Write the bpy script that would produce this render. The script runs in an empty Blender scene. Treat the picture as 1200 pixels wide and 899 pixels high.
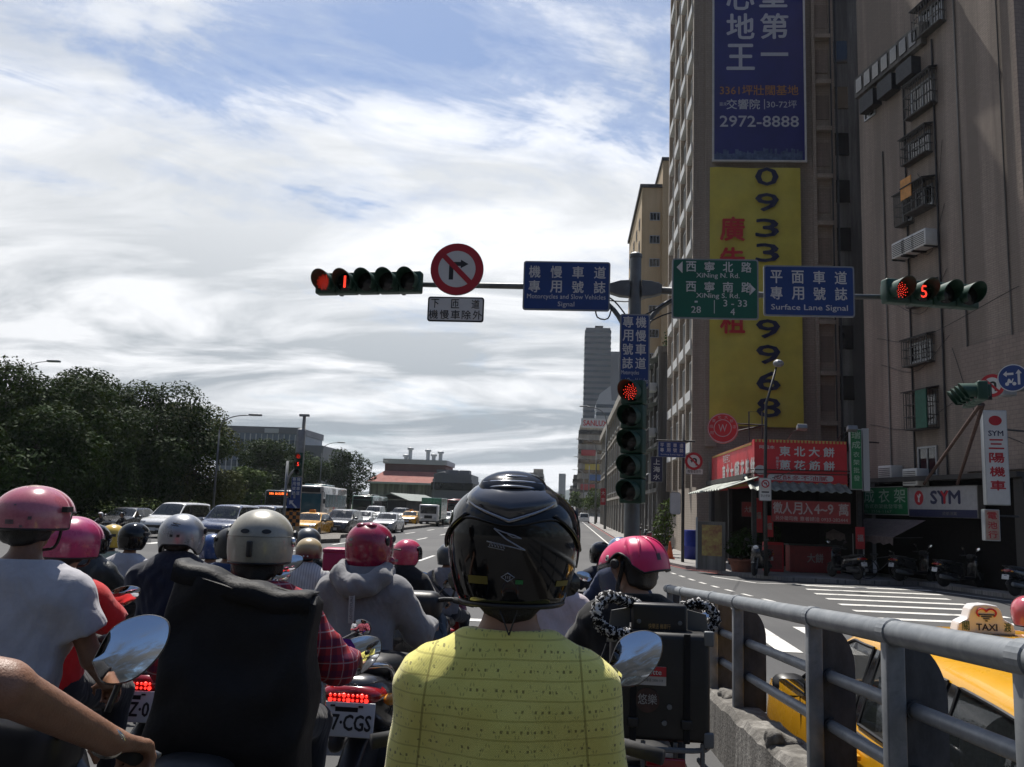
import bpy, bmesh, math, random
import numpy as np
from mathutils import Vector, Matrix, Euler
random.seed(7); RNG = np.random.default_rng(11)
R = math.radians; PI = math.pi
S = bpy.context.scene; COL = S.collection

# ------------------------------------------------------------------ camera
F = 1010.0; CAMZ = 2.2
ROLL = R(2.0)
_v = Matrix.Rotation(ROLL, 3, 'Z') @ Vector((65 / F, -147.5 / F, -1))
PITCH = math.atan(-_v.y); YAW = math.atan(_v.x * math.cos(PITCH))
ROT = Matrix.Rotation(YAW, 3, 'Z') @ Matrix.Rotation(PI / 2 + PITCH, 3, 'X') @ Matrix.Rotation(ROLL, 3, 'Z')
cam = bpy.data.cameras.new('camera'); camo = bpy.data.objects.new('camera', cam); COL.objects.link(camo)
camo.matrix_world = Matrix.Translation((0, 0, CAMZ)) @ ROT.to_4x4()
cam.sensor_width = 36; cam.lens = 36 * F / 1200; cam.clip_start = .05; cam.clip_end = 9000
S.camera = camo

# ------------------------------------------------------------------ light
SUN_AZ, SUN_EL = R(20), R(61)         # azimuth to the left of the road (+Y), elevation
sun = bpy.data.lights.new('sun', 'SUN'); sun.energy = 4.6; sun.angle = R(.5); sun.color = (1, .95, .87)
suno = bpy.data.objects.new('sun', sun); COL.objects.link(suno)
SD = Vector((-math.sin(SUN_AZ) * math.cos(SUN_EL), math.cos(SUN_AZ) * math.cos(SUN_EL), math.sin(SUN_EL)))
suno.rotation_euler = SD.to_track_quat('Z', 'Y').to_euler(); suno.location = (0, 0, 60)

class NT:
    """tiny node-tree writer"""
    def __init__(s, tree): s.t = tree; s.n = tree.nodes; s.l = tree.links
    def new(s, typ, **kw):
        n = s.n.new(typ)
        for k, v in kw.items():
            if k.startswith('i_'): s.put(n, k[2:].replace('_', ' '), v)
            else: setattr(n, k, v)
        return n
    def put(s, n, key, v):
        try: key = int(key)
        except ValueError: pass
        sock = n.inputs[key]
        if isinstance(v, bpy.types.NodeSocket): s.l.new(v, sock)
        else: sock.default_value = v
    def m(s, op, a, b=None, c=None, clamp=False):
        n = s.n.new('ShaderNodeMath'); n.operation = op; n.use_clamp = clamp
        for i, v in enumerate((a, b, c)):
            if v is not None: s.put(n, i, v)
        return n.outputs[0]
    def noise(s, vec, scale, detail=3, rough=.5, dist=0.0, dim='3D'):
        n = s.n.new('ShaderNodeTexNoise'); n.noise_dimensions = dim
        if vec is not None: s.put(n, 'Vector', vec)
        s.put(n, 'Scale', scale); s.put(n, 'Detail', detail); s.put(n, 'Roughness', rough); s.put(n, 'Distortion', dist)
        return n.outputs[0]
    def ramp(s, fac, stops, interp='LINEAR'):
        n = s.n.new('ShaderNodeValToRGB'); n.color_ramp.interpolation = interp
        e = n.color_ramp.elements
        while len(e) < len(stops): e.new(.5)
        for q, (p, c) in zip(e, stops):
            q.position = p; q.color = (c, c, c, 1) if isinstance(c, (int, float)) else (*c[:3], 1)
        s.put(n, 'Fac', fac); return n.outputs[0]
    def mix(s, fac, a, b, blend='MIX'):
        n = s.n.new('ShaderNodeMix'); n.data_type = 'RGBA'; n.blend_type = blend
        for k, v in ((0, fac), (6, a), (7, b)):
            if isinstance(v, tuple): v = (*v[:3], 1)
            s.put(n, k, v)
        return n.outputs[2]
    def mapv(s, vec, scale=(1, 1, 1), rot=(0, 0, 0), loc=(0, 0, 0)):
        n = s.n.new('ShaderNodeMapping'); s.put(n, 'Vector', vec)
        n.inputs['Scale'].default_value = scale; n.inputs['Rotation'].default_value = rot; n.inputs['Location'].default_value = loc
        return n.outputs[0]
    def sep(s, vec):
        n = s.n.new('ShaderNodeSeparateXYZ'); s.put(n, 0, vec); return n.outputs
    def comb(s, x, y, z):
        n = s.n.new('ShaderNodeCombineXYZ')
        for i, v in enumerate((x, y, z)): s.put(n, i, v)
        return n.outputs[0]

# world: Nishita sky with cloud sheets seen along each direction
world = bpy.data.worlds.new('World'); S.world = world; world.use_nodes = True
w = NT(world.node_tree); w.n.clear()
wo = w.new('ShaderNodeOutputWorld'); bg = w.new('ShaderNodeBackground')
sky = w.new('ShaderNodeTexSky', sky_type='NISHITA', sun_disc=False, sun_elevation=SUN_EL, sun_rotation=-SUN_AZ,
            altitude=20, air_density=1.1, dust_density=1.2, ozone_density=1.5)
tc = w.new('ShaderNodeTexCoord'); D = w.sep(tc.outputs['Generated'])
zc = w.m('MAXIMUM', D[2], .02)
den = w.m('ADD', zc, .22)
uv = w.comb(w.m('DIVIDE', D[0], den), w.m('DIVIDE', D[1], den), 0.0)
uvr = w.mapv(uv, rot=(0, 0, R(-32)), scale=(1, 1, 1))
uvs = w.mapv(uvr, scale=(.9, 1.7, 1), loc=(.37, .2, 0))
n1 = w.noise(uvs, 1.25, 8, .60, .45)                              # broad sheets
n2 = w.noise(w.mapv(uvr, scale=(1.3, 2.9, 1), loc=(2.3, .7, 0)), 2.3, 9, .64, 1.1)    # wisps
n3 = w.noise(w.mapv(uv, scale=(1, 1.1, 1), loc=(5.1, 3.3, 0)), 3.4, 9, .62, .5)       # puffs
cov = w.m('ADD', w.m('ADD', w.m('MULTIPLY', n1, .95), w.m('MULTIPLY', n2, .36)), w.m('MULTIPLY', n3, .36))
# more cover low and to the left, opener high up and on the right
bias = w.m('ADD', w.m('ADD', w.m('MULTIPLY', D[2], -.66), .035), w.m('MULTIPLY', D[0], -.20)); bias = w.m('ADD', bias, w.m('MULTIPLY', w.m('MINIMUM', D[1], 0.0), -.05))
band = w.m('MULTIPLY', w.m('SUBTRACT', 1, w.m('ABSOLUTE', w.m('DIVIDE', w.m('SUBTRACT', D[2], .26), .17)), clamp=True), .10)
cov = w.m('ADD', w.m('ADD', cov, bias), band)
fac = w.ramp(cov, [(.515, .05), (.60, .24), (.68, .74), (.79, 1)])
n4 = w.noise(w.mapv(uv, scale=(.7, 1.5, 1), loc=(1.3, 8.2, 0)), 1.9, 7, .58, .6)    # undersides of the low decks
low = w.m('SUBTRACT', 1, w.m('DIVIDE', D[2], .30), clamp=True)
shade = w.m('MULTIPLY', w.ramp(n4, [(.42, 1), (.60, 0)]), w.m('ADD', w.m('MULTIPLY', low, .80), .42))
fwd = w.m('ADD', w.m('MULTIPLY', D[1], .50), .55)              # towards the sun clouds shine brighter
dots = w.m('ADD', w.m('ADD', w.m('MULTIPLY', D[0], SD.x), w.m('MULTIPLY', D[1], SD.y)), w.m('MULTIPLY', D[2], SD.z))
fwd = w.m('ADD', fwd, w.m('MULTIPLY', w.m('POWER', w.m('MAXIMUM', dots, 0.0), 3.0), .35))
ccol = w.mix(shade, (7.4, 7.5, 7.7), (2.5, 2.85, 3.2))
ccol = w.mix(1.0, ccol, w.comb(fwd, fwd, fwd), 'MULTIPLY')
skyc = w.mix(1.0, sky.outputs[0], (.62, .71, .84), 'MULTIPLY')
col = w.mix(fac, skyc, ccol)
w.put(bg, 'Color', col); w.put(bg, 'Strength', .085); w.l.new(bg.outputs[0], wo.inputs[0])

S.view_settings.view_transform = 'Standard'; S.view_settings.look = 'None'; S.view_settings.exposure = .55
S.view_settings.gamma = 1
S.render.engine = 'CYCLES'; S.cycles.use_denoising = True; S.cycles.max_bounces = 7; S.cycles.transparent_max_bounces = 12
S.cycles.volume_bounces = 0; S.cycles.caustics_reflective = False; S.cycles.caustics_refractive = False
try: S.cycles.denoiser = 'OPENIMAGEDENOISE'
except Exception: pass

# ------------------------------------------------------------------ placing
def ray(px, py): return ROT @ Vector(((px - 600) / F, -(py - 449.5) / F, -1))
def P(px, py, Y):
    d = ray(px, py); return Vector((0, 0, CAMZ)) + d * (Y / d.y)
def G(px, py, z=0.0):
    d = ray(px, py); return Vector((0, 0, CAMZ)) + d * ((z - CAMZ) / d.z)
def ramp_z(y): return max(0.0, .74 - .0615 * y)

# ------------------------------------------------------------------ materials
MATS = {}
def mat(name, col=(.5, .5, .5), rough=.55, metal=0., var=.12, vs=6., bump=0., bs=60., coat=0., col2=None, spec=.5,
        emit=None, es=1., fine=0., sheen=0.):
    if name in MATS: return MATS[name]
    m = bpy.data.materials.new(name); m.use_nodes = True; t = NT(m.node_tree); b = t.n['Principled BSDF']; MATS[name] = m
    tcn = t.new('ShaderNodeTexCoord'); o = tcn.outputs['Object']
    n = t.noise(o, vs, 5, .6)
    c2 = col2 if col2 else tuple(max(0, c * (1 - 2.2 * var)) for c in col)
    f = t.ramp(n, [(.32, 0), (.68, 1)])
    c = t.mix(f, c2, col)
    if fine:
        nf = t.noise(o, vs * 14, 3, .7)
        c = t.mix(t.ramp(nf, [(.35, fine), (.6, 0)]), c, tuple(x * .45 for x in col))
    t.put(b, 'Base Color', c)
    t.put(b, 'Roughness', t.m('ADD', rough, t.m('MULTIPLY', t.m('SUBTRACT', t.noise(o, vs * 3, 3, .6), .5), .25), clamp=True))
    t.put(b, 'Metallic', metal); t.put(b, 'Specular IOR Level', spec)
    if coat: t.put(b, 'Coat Weight', coat); t.put(b, 'Coat Roughness', .06)
    if sheen: t.put(b, 'Sheen Weight', sheen)
    if bump:
        bn = t.new('ShaderNodeBump'); t.put(bn, 'Height', t.noise(o, bs, 4, .65)); t.put(bn, 'Strength', bump); t.put(bn, 'Distance', .01)
        t.put(b, 'Normal', bn.outputs[0])
    if emit: t.put(b, 'Emission Color', (*emit, 1)); t.put(b, 'Emission Strength', es)
    return m
def glass(name, tint=(.02, .025, .03), alpha=.75, rough=.03, spec=.5):
    if name in MATS: return MATS[name]
    m = bpy.data.materials.new(name); m.use_nodes = True; t = NT(m.node_tree); b = t.n['Principled BSDF']; MATS[name] = m
    o = t.new('ShaderNodeTexCoord').outputs['Object']
    t.put(b, 'Base Color', t.mix(t.noise(o, 3.0), tuple(c * .7 for c in tint), tint)); t.put(b, 'Roughness', rough); t.put(b, 'Alpha', alpha)
    t.put(b, 'Specular IOR Level', spec)
    return m

# ------------------------------------------------------------------ objects
def tag(o, label=None, cat=None, group=None, kind=None):
    if label: o['label'] = label
    if cat: o['category'] = cat
    if group: o['group'] = group
    if kind: o['kind'] = kind
    return o
def empty(name, loc=(0, 0, 0), rz=0., label=None, cat=None, group=None):
    o = bpy.data.objects.new(name, None); COL.objects.link(o); o.location = loc; o.rotation_euler = (0, 0, rz); o.empty_display_size = .1
    return tag(o, label, cat, group)
def link(name, me, parent=None, loc=(0, 0, 0), rot=(0, 0, 0)):
    o = bpy.data.objects.new(name, me); COL.objects.link(o); o.parent = parent; o.location = loc; o.rotation_euler = rot
    return o
def copy_tree(o, parent=None):
    c = o.copy(); COL.objects.link(c)
    if parent: c.parent = parent
    for ch in list(o.children): copy_tree(ch, c)
    return c

def spl(pts, n):
    """Catmull-Rom through points -> n points"""
    p = np.array(pts, float)
    if len(p) < 3: return [tuple(p[0] + (p[-1] - p[0]) * i / (n - 1)) for i in range(n)]
    q = np.vstack([2 * p[0] - p[1], p, 2 * p[-1] - p[-2]]); out = []
    for i in range(n):
        u = i / (n - 1) * (len(p) - 1); k = min(int(u), len(p) - 2); t = u - k
        a, b, c, d = q[k:k + 4]
        out.append(tuple(.5 * (2 * b + (c - a) * t + (2 * a - 5 * b + 4 * c - d) * t * t + (3 * b - a - 3 * c + d) * t ** 3)))
    return out

class MB:
    """mesh builder: boxes, tubes, lofts -> ONE mesh object"""
    def __init__(s): s.v = []; s.f = []; s.mi = []; s.cur = 0
    def add(s, vs, fs):
        o = len(s.v); s.v += [tuple(v) for v in vs]; s.f += [tuple(i + o for i in f) for f in fs]; s.mi += [s.cur] * len(fs); return s
    def m(s, i): s.cur = i; return s
    def box(s, c, d, rz=0., M=None, taper=1.):
        x, y, z = (q / 2 for q in d); vs = []
        for k, (a, b, e) in enumerate([(-1, -1, -1), (1, -1, -1), (1, 1, -1), (-1, 1, -1), (-1, -1, 1), (1, -1, 1), (1, 1, 1), (-1, 1, 1)]):
            t = taper if e > 0 else 1.; vs.append(Vector((a * x * t, b * y * t, e * z)))
        mm = M if M is not None else Matrix.Rotation(rz, 3, 'Z')
        vs = [mm @ v + Vector(c) for v in vs]
        return s.add(vs, [(0, 3, 2, 1), (4, 5, 6, 7), (0, 1, 5, 4), (1, 2, 6, 5), (2, 3, 7, 6), (3, 0, 4, 7)])
    def rbox(s, c, d, r=.02, rz=0., M=None, n=3):
        """box with rounded edges (along all three axes, cheap: superellipse cage)"""
        bm = bmesh.new(); bmesh.ops.create_cube(bm, size=1)
        bmesh.ops.scale(bm, vec=Vector(d), verts=bm.verts)
        bmesh.ops.bevel(bm, geom=bm.edges[:], offset=min(r, min(d) * .49), segments=n, affect='EDGES', profile=.5)
        mm = M if M is not None else Matrix.Rotation(rz, 3, 'Z')
        bm.verts.index_update()
        s.add([mm @ v.co + Vector(c) for v in bm.verts], [tuple(v.index for v in f.verts) for f in bm.faces]); bm.free(); return s
    def ring(s, path, radii, n=10, caps=True, flat=None, up=None):
        P_ = [Vector(p) for p in path]; k = len(P_)
        if not hasattr(radii, '__len__'): radii = [radii] * k
        vs = []; prev = None
        for i in range(k):
            t = (P_[min(i + 1, k - 1)] - P_[max(i - 1, 0)]); t = t.normalized() if t.length > 1e-9 else Vector((0, 0, 1))
            if prev is None:
                u = Vector(up) if up else (Vector((0, 0, 1)) if abs(t.z) < .9 else Vector((1, 0, 0)))
            else: u = prev
            a = (u - t * u.dot(t)).normalized(); b = t.cross(a); prev = a
            fl = flat if flat else 1.
            for j in range(n):
                q = 2 * PI * j / n; vs.append(P_[i] + a * (math.cos(q) * radii[i] * fl) + b * (math.sin(q) * radii[i]))
        fs = [(i * n + j, i * n + (j + 1) % n, (i + 1) * n + (j + 1) % n, (i + 1) * n + j) for i in range(k - 1) for j in range(n)]
        if caps: fs += [tuple(range(n - 1, -1, -1)), tuple((k - 1) * n + j for j in range(n))]
        return s.add(vs, fs)
    def cyl(s, a, b, r, r2=None, n=14): return s.ring([a, b], [r, r if r2 is None else r2], n)
    def tube(s, pts, r, n=8, seg=None): return s.ring(spl(pts, seg) if seg else pts, r if not hasattr(r, '__len__') else r, n)
    def lathe(s, prof, c=(0, 0, 0), n=20, M=None):
        """prof: (r, z) pairs round local z"""
        M = M or Matrix.Identity(3); vs = []; k = len(prof)
        for r_, z in prof:
            for j in range(n):
                q = 2 * PI * j / n; vs.append(M @ Vector((r_ * math.cos(q), r_ * math.sin(q), z)) + Vector(c))
        fs = [(i * n + j, i * n + (j + 1) % n, (i + 1) * n + (j + 1) % n, (i + 1) * n + j) for i in range(k - 1) for j in range(n)]
        if prof[0][0] > 1e-4: fs.append(tuple(range(n - 1, -1, -1)))
        if prof[-1][0] > 1e-4: fs.append(tuple((k - 1) * n + j for j in range(n)))
        return s.add(vs, fs)
    def loft(s, secs, n=20, e=2.6, caps=True):
        """secs: (x, y, z, half_w, half_h[, exponent]) superellipse sections in the xz plane stepping along y"""
        vs = []; k = len(secs)
        for q in secs:
            ex = q[5] if len(q) > 5 else e
            for j in range(n):
                a = 2 * PI * j / n; c_, s_ = math.cos(a), math.sin(a)
                vs.append((q[0] + q[3] * math.copysign(abs(c_) ** (2 / ex), c_), q[1], q[2] + q[4] * math.copysign(abs(s_) ** (2 / ex), s_)))
        fs = [(i * n + j, (i + 1) * n + j, (i + 1) * n + (j + 1) % n, i * n + (j + 1) % n) for i in range(k - 1) for j in range(n)]
        if caps: fs += [tuple(range(n)), tuple((k - 1) * n + j for j in range(n - 1, -1, -1))]
        return s.add(vs, fs)
    def sph(s, c, r, n=14, m=9, M=None):
        r = (r, r, r) if not hasattr(r, '__len__') else r; vs = []; M = M or Matrix.Identity(3)
        for i in range(m + 1):
            t = PI * i / m
            for j in range(n):
                q = 2 * PI * j / n; vs.append(M @ Vector((r[0] * math.sin(t) * math.cos(q), r[1] * math.sin(t) * math.sin(q), r[2] * math.cos(t))) + Vector(c))
        return s.add(vs, [(i * n + j, (i + 1) * n + j, (i + 1) * n + (j + 1) % n, i * n + (j + 1) % n) for i in range(m) for j in range(n)])
    def prism(s, poly, th, M=None, c=(0, 0, 0)):
        """2-D outline (x, z), thickness along y, front face at y=0 looking to -y"""
        M = M or Matrix.Identity(3); k = len(poly)
        a = sum(poly[i][0] * poly[(i + 1) % k][1] - poly[(i + 1) % k][0] * poly[i][1] for i in range(k))
        if a < 0: poly = poly[::-1]
        vs = [M @ Vector((x, 0, z)) + Vector(c) for x, z in poly] + [M @ Vector((x, th, z)) + Vector(c) for x, z in poly]
        return s.add(vs, [tuple(range(k)), tuple(range(2 * k - 1, k - 1, -1))] + [(i, i + k, (i + 1) % k + k, (i + 1) % k) for i in range(k)])
    def quad(s, a, b, c, d): return s.add([a, b, c, d], [(0, 1, 2, 3)])
    def mesh(s, name, mats, smooth=False, clean=False):
        me = bpy.data.meshes.new(name); me.from_pydata(s.v, [], s.f)
        mats = mats if isinstance(mats, (list, tuple)) else [mats]
        for q in mats: me.materials.append(q)
        if len(mats) > 1: me.polygons.foreach_set('material_index', s.mi)
        if smooth:
            me.polygons.foreach_set('use_smooth', [True] * len(me.polygons))
        me.update()
        if clean:
            bm = bmesh.new(); bm.from_mesh(me); bmesh.ops.remove_doubles(bm, verts=bm.verts, dist=1e-5)
            bmesh.ops.recalc_face_normals(bm, faces=bm.faces); bm.to_mesh(me); bm.free()
        return me
    def build(s, name, mats, parent=None, loc=(0, 0, 0), rot=(0, 0, 0), smooth=False, bevel=0., auto=None, clean=False):
        me = s.mesh(name, mats, smooth or auto is not None, clean)
        if auto is not None:
            try: me.set_sharp_from_angle(angle=R(auto))
            except Exception: pass
        o = link(name, me, parent, loc, rot)
        if bevel:
            b = o.modifiers.new('bevel', 'BEVEL'); b.width = bevel; b.segments = 2; b.limit_method = 'ANGLE'; b.angle_limit = R(40)
        return o

def circ(r, n=28, c=(0, 0), a0=0., a1=2 * PI): return [(c[0] + r * math.cos(a0 + (a1 - a0) * i / n), c[1] + r * math.sin(a0 + (a1 - a0) * i / n)) for i in range(n)]

# ------------------------------------------------------------------ lettering
def text_geo(txt, size, bold=0., align='CENTER', sx=1., spacing=1., line=1.):
    cu = bpy.data.curves.new('lettering', 'FONT'); cu.body = txt; cu.size = size; cu.align_x = align; cu.align_y = 'CENTER'
    cu.space_character = spacing; cu.space_line = line; cu.resolution_u = 2; cu.extrude = 0
    o = bpy.data.objects.new('lettering', cu); COL.objects.link(o)
    dg = bpy.context.evaluated_depsgraph_get(); me = bpy.data.meshes.new_from_object(o.evaluated_get(dg))
    vs = [(v.co.x * sx, v.co.y) for v in me.vertices]; fs = [tuple(p.vertices) for p in me.polygons]
    bpy.data.objects.remove(o); bpy.data.curves.remove(cu); bpy.data.meshes.remove(me)
    return vs, fs
def text(mb, txt, x, z, size, bold=0., sx=1., y=-.004, w=None, spacing=1., align='CENTER', M=None, h=None):
    """letters in the xz plane facing -y added to a mesh builder; w / h = fit to this width / height, centred on x, z"""
    vs, fs = text_geo(txt, size, bold, align, 1., spacing)
    if not vs: return mb
    xs = [v[0] for v in vs]; zs = [v[1] for v in vs]; kx = sx; kz = 1.
    if w: kx = w / max(1e-6, max(xs) - min(xs))
    if h: kz = h / max(1e-6, max(zs) - min(zs))
    cx = (max(xs) + min(xs)) / 2 if align == 'CENTER' else 0; cz = (max(zs) + min(zs)) / 2
    H_ = (max(zs) - min(zs)) * abs(kz); q = bold * 1.15 * H_                     # heavier strokes: slightly shifted copies, each a hair behind the other
    for i, (ox, oz) in enumerate(((0, 0), (q, 0), (-q, 0), (0, q), (0, -q)) if bold > 0 else ((0, 0),)):
        pts = [Vector((x + ox + (a - cx) * kx, y + .00035 * i, z + oz + (b - cz) * kz)) for a, b in vs]
        if M is not None: pts = [M @ p for p in pts]
        mb.add(pts, fs)
    return mb
# ------------------------------------------------------------------ one-surface bodies: signed distance field -> surface net
class Field:
    def __init__(s, lo, hi, h):
        s.lo = np.array(lo, float); s.h = h; s.n = np.maximum(4, np.ceil((np.array(hi, float) - s.lo) / h).astype(int) + 1)
        s.D = np.full(s.n, 9.0, np.float32)
        s.ax = [s.lo[i] + h * np.arange(s.n[i]) for i in range(3)]
    def _sl(s, lo, hi):
        sl = []
        for i in range(3):
            a = int(max(0, math.floor((lo[i] - s.lo[i]) / s.h))); b = int(min(s.n[i], math.ceil((hi[i] - s.lo[i]) / s.h) + 1))
            if b <= a: return None
            sl.append(slice(a, b))
        return tuple(sl)
    def _grid(s, sl): return np.meshgrid(*[s.ax[i][sl[i]] for i in range(3)], indexing='ij')
    @staticmethod
    def _cap(X, Y, Z, a, b, ra, rb, sq):
        a = np.array(a, float); b = np.array(b, float); sq = np.array(sq, float)
        A = a * sq; B = b * sq; d = B - A; L = max(1e-9, float(d @ d))
        px, py, pz = X * sq[0] - A[0], Y * sq[1] - A[1], Z * sq[2] - A[2]
        t = np.clip((px * d[0] + py * d[1] + pz * d[2]) / L, 0, 1)
        q = np.sqrt((px - t * d[0]) ** 2 + (py - t * d[1]) ** 2 + (pz - t * d[2]) ** 2)
        return (q - (ra + (rb - ra) * t)) / float(sq.max()) ** .5
    def cap(s, a, b, ra, rb=None, k=.03, sq=(1, 1, 1), sub=False):
        rb = ra if rb is None else rb; m = max(ra, rb) + k * 1.6 + .02
        lo = [min(a[i], b[i]) - m for i in range(3)]; hi = [max(a[i], b[i]) + m for i in range(3)]
        sl = s._sl(lo, hi)
        if sl is None: return s
        d = s._cap(*s._grid(sl), a, b, ra, rb, sq); D0 = s.D[sl]
        if sub:
            h = np.maximum(k - np.abs(D0 + d), 0) / k; s.D[sl] = np.maximum(D0, -d) + h * h * k * .25
        else:
            h = np.maximum(k - np.abs(D0 - d), 0) / k; s.D[sl] = np.minimum(D0, d) - h * h * k * .25
        return s
    def cut(s, p, n, k=.004):
        """remove what lies on the +n side of the plane"""
        n = np.array(n, float); n /= np.linalg.norm(n)
        X, Y, Z = np.meshgrid(*s.ax, indexing='ij', sparse=True)
        s.D = np.maximum(s.D, ((X - p[0]) * n[0] + (Y - p[1]) * n[1] + (Z - p[2]) * n[2]).astype(np.float32)); return s
    def net(s):
        D = s.D; ins = D < 0
        c = [ins[i:ins.shape[0] - 1 + i, j:ins.shape[1] - 1 + j, k:ins.shape[2] - 1 + k] for i in (0, 1) for j in (0, 1) for k in (0, 1)]
        tot = np.sum(np.array(c, np.uint8), axis=0); act = (tot > 0) & (tot < 8)
        idx = -np.ones(act.shape, np.int64); cells = np.argwhere(act); idx[act] = np.arange(len(cells))
        pos = np.zeros((len(cells), 3)); cnt = np.zeros(len(cells))
        off = [(i, j, k) for i in (0, 1) for j in (0, 1) for k in (0, 1)]
        for u in range(8):
            for v in range(u + 1, 8):
                o1, o2 = np.array(off[u]), np.array(off[v])
                if np.abs(o1 - o2).sum() != 1: continue
                a = cells + o1; b = cells + o2
                da = D[a[:, 0], a[:, 1], a[:, 2]]; db = D[b[:, 0], b[:, 1], b[:, 2]]; x = (da < 0) != (db < 0)
                t = np.where(x, da / np.where(x, da - db, 1), 0)
                p = a + (b - a) * t[:, None]; pos[x] += p[x]; cnt[x] += 1
        pos = pos / cnt[:, None] * s.h + s.lo
        faces = []
        for ax in range(3):
            u, v = (ax + 1) % 3, (ax + 2) % 3
            sa = [slice(None)] * 3; sb = [slice(None)] * 3; sa[ax] = slice(0, -1); sb[ax] = slice(1, None)
            A = ins[tuple(sa)]; B = ins[tuple(sb)]; e = np.argwhere(A != B)
            e = e[(e[:, u] > 0) & (e[:, v] > 0) & (e[:, u] < ins.shape[u] - 1) & (e[:, v] < ins.shape[v] - 1)]
            if not len(e): continue
            flip = A[e[:, 0], e[:, 1], e[:, 2]]
            q = []
            for du, dv in ((0, 0), (1, 0), (1, 1), (0, 1)):
                c_ = e.copy(); c_[:, u] -= 1 - du; c_[:, v] -= 1 - dv; q.append(idx[c_[:, 0], c_[:, 1], c_[:, 2]])
            q = np.stack(q, 1); q[~flip] = q[~flip][:, ::-1]; faces.append(q)
        return pos, np.vstack(faces)
    def build(s, name, material, parent=None, wrinkle=0., relax=1, loc=(0, 0, 0), seed=0, calm=None):
        p, f = s.net()
        for _ in range(relax):                                    # one light smoothing pass takes the grid out of the surface
            acc = np.zeros_like(p); n = np.zeros(len(p))
            for a, b in ((0, 1), (1, 2), (2, 3), (3, 0)):
                np.add.at(acc, f[:, a], p[f[:, b]]); np.add.at(acc, f[:, b], p[f[:, a]]); np.add.at(n, f[:, a], 1); np.add.at(n, f[:, b], 1)
            p = p * .45 + acc / n[:, None] * .55
        if wrinkle:
            fn = np.cross(p[f[:, 2]] - p[f[:, 0]], p[f[:, 3]] - p[f[:, 1]]); vn = np.zeros_like(p)
            for k in range(4): np.add.at(vn, f[:, k], fn)
            vn /= np.linalg.norm(vn, axis=1)[:, None] + 1e-9
            x, y, z = p.T; g = seed * 1.7
            w1 = np.sin(21 * z + 9 * np.sin(7 * x + g) + 5 * y + g) * np.sin(11 * x + 4 * np.sin(9 * z + g) + g)
            w2 = np.sin(46 * z + 13 * np.sin(11 * x + 2 * g) + 18 * y) * np.sin(17 * x - 9 * z + g)
            w3 = np.abs(np.sin(15 * (x * .8 + z * .6) + 5 * np.sin(6 * z + g) + g)) ** 3
            fade = np.clip((calm - z) / .07, 0, 1) if calm else 1.
            p = p + vn * (fade * wrinkle * (.6 * w1 + .3 * w2 - .5 * w3))[:, None]
        me = bpy.data.meshes.new(name); me.from_pydata(p.tolist(), [], f.tolist())
        for q in (material if isinstance(material, (list, tuple)) else [material]): me.materials.append(q)
        me.polygons.foreach_set('use_smooth', [True] * len(me.polygons)); me.update()
        return link(name, me, parent, loc)

SKIN = mat('skin', (.36, .20, .13), .5, var=.06, vs=9, bump=.06, bs=240, spec=.35)
SKIN2 = mat('skin_tanned', (.25, .125, .075), .44, var=.12, vs=16, bump=.22, bs=190, spec=.4, fine=.12)
HAIR = mat('hair', (.012, .010, .009), .42, var=.25, vs=30, bump=.5, bs=180)
EYE = mat('eye', (.55, .53, .5), .2, var=.0)
BLK = mat('black_plastic', (.018, .018, .02), .42, var=.15, vs=14, spec=.4)
BLKG = mat('black_gloss', (.008, .008, .009), .12, var=.2, vs=5, coat=.5)
RUB = mat('rubber', (.02, .02, .021), .8, var=.15, vs=22)
CHR = mat('chrome', (.62, .62, .63), .16, 1., var=.06, vs=12)
STEEL = mat('painted_steel', (.16, .17, .18), .5, .3, var=.14, vs=7)
WHITE = mat('white_print', (.72, .72, .70), .5, var=.04)
BLACKP = mat('black_print', (.012, .012, .014), .55, var=.05)
REDP = mat('red_print', (.52, .025, .03), .5, var=.06)
MIRR = mat('mirror_glass', (.78, .80, .82), .015, 1., var=.01)

def hand(Fd, wrist, d, palm_n, side, curl=1., k=.006):
    """palm + four fingers curled round a bar + thumb; d forward, palm_n = way the palm faces, side = +1 right hand"""
    d = Vector(d).normalized(); n = Vector(palm_n); n = (n - d * n.dot(d)).normalized(); s_ = d.cross(n) * side   # s_ towards the thumb
    w0 = Vector(wrist); T = lambda v: tuple(v)
    for q in (-.030, -.010, .010, .030):
        Fd.cap(T(w0 + s_ * q * .6), T(w0 + d * .085 + s_ * q), .016, .0125, .012)
    for q, L in zip((.031, .0105, -.0105, -.031), (.92, 1., .94, .76)):
        a = w0 + d * .088 + s_ * q; b = a + (d * .75 + n * .66 * curl).normalized() * .043 * L
        c = b + (d * (.9 - 1.15 * curl) + n).normalized() * .030 * L; e = c + (-d * .85 * curl + n * .55).normalized() * .022 * L
        for p_, q_, r1, r2 in ((a, b, .0105, .0095), (b, c, .0095, .009), (c, e, .009, .0078)): Fd.cap(T(p_), T(q_), r1, r2, k)
    a = w0 + d * .022 + s_ * .026; b = a + (s_ * .72 + d * .62 + n * .3).normalized() * .038; c = b + (d * .75 + n * .65 + s_ * .05).normalized() * .032
    Fd.cap(T(a), T(b), .0145, .0115, .012); Fd.cap(T(b), T(c), .0115, .009, k)

def J(**kw):
    """seated rider skeleton, +y forward, ground below the hip at 0"""
    j = dict(hip=(0, 0, .86), waist=(0, .015, 1.02), chest=(0, .05, 1.19), neck=(0, .065, 1.375), head=(0, .11, 1.53), sw=.175, sh=1.252,
             el=[(-.29, .17, 1.06), (.29, .17, 1.06)], wr=[(-.33, .40, 1.04), (.33, .40, 1.04)],
             kn=[(-.20, .42, .76), (.20, .42, .76)], an=[(-.20, .36, .36), (.20, .36, .36)])
    j.update(kw); return j

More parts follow.
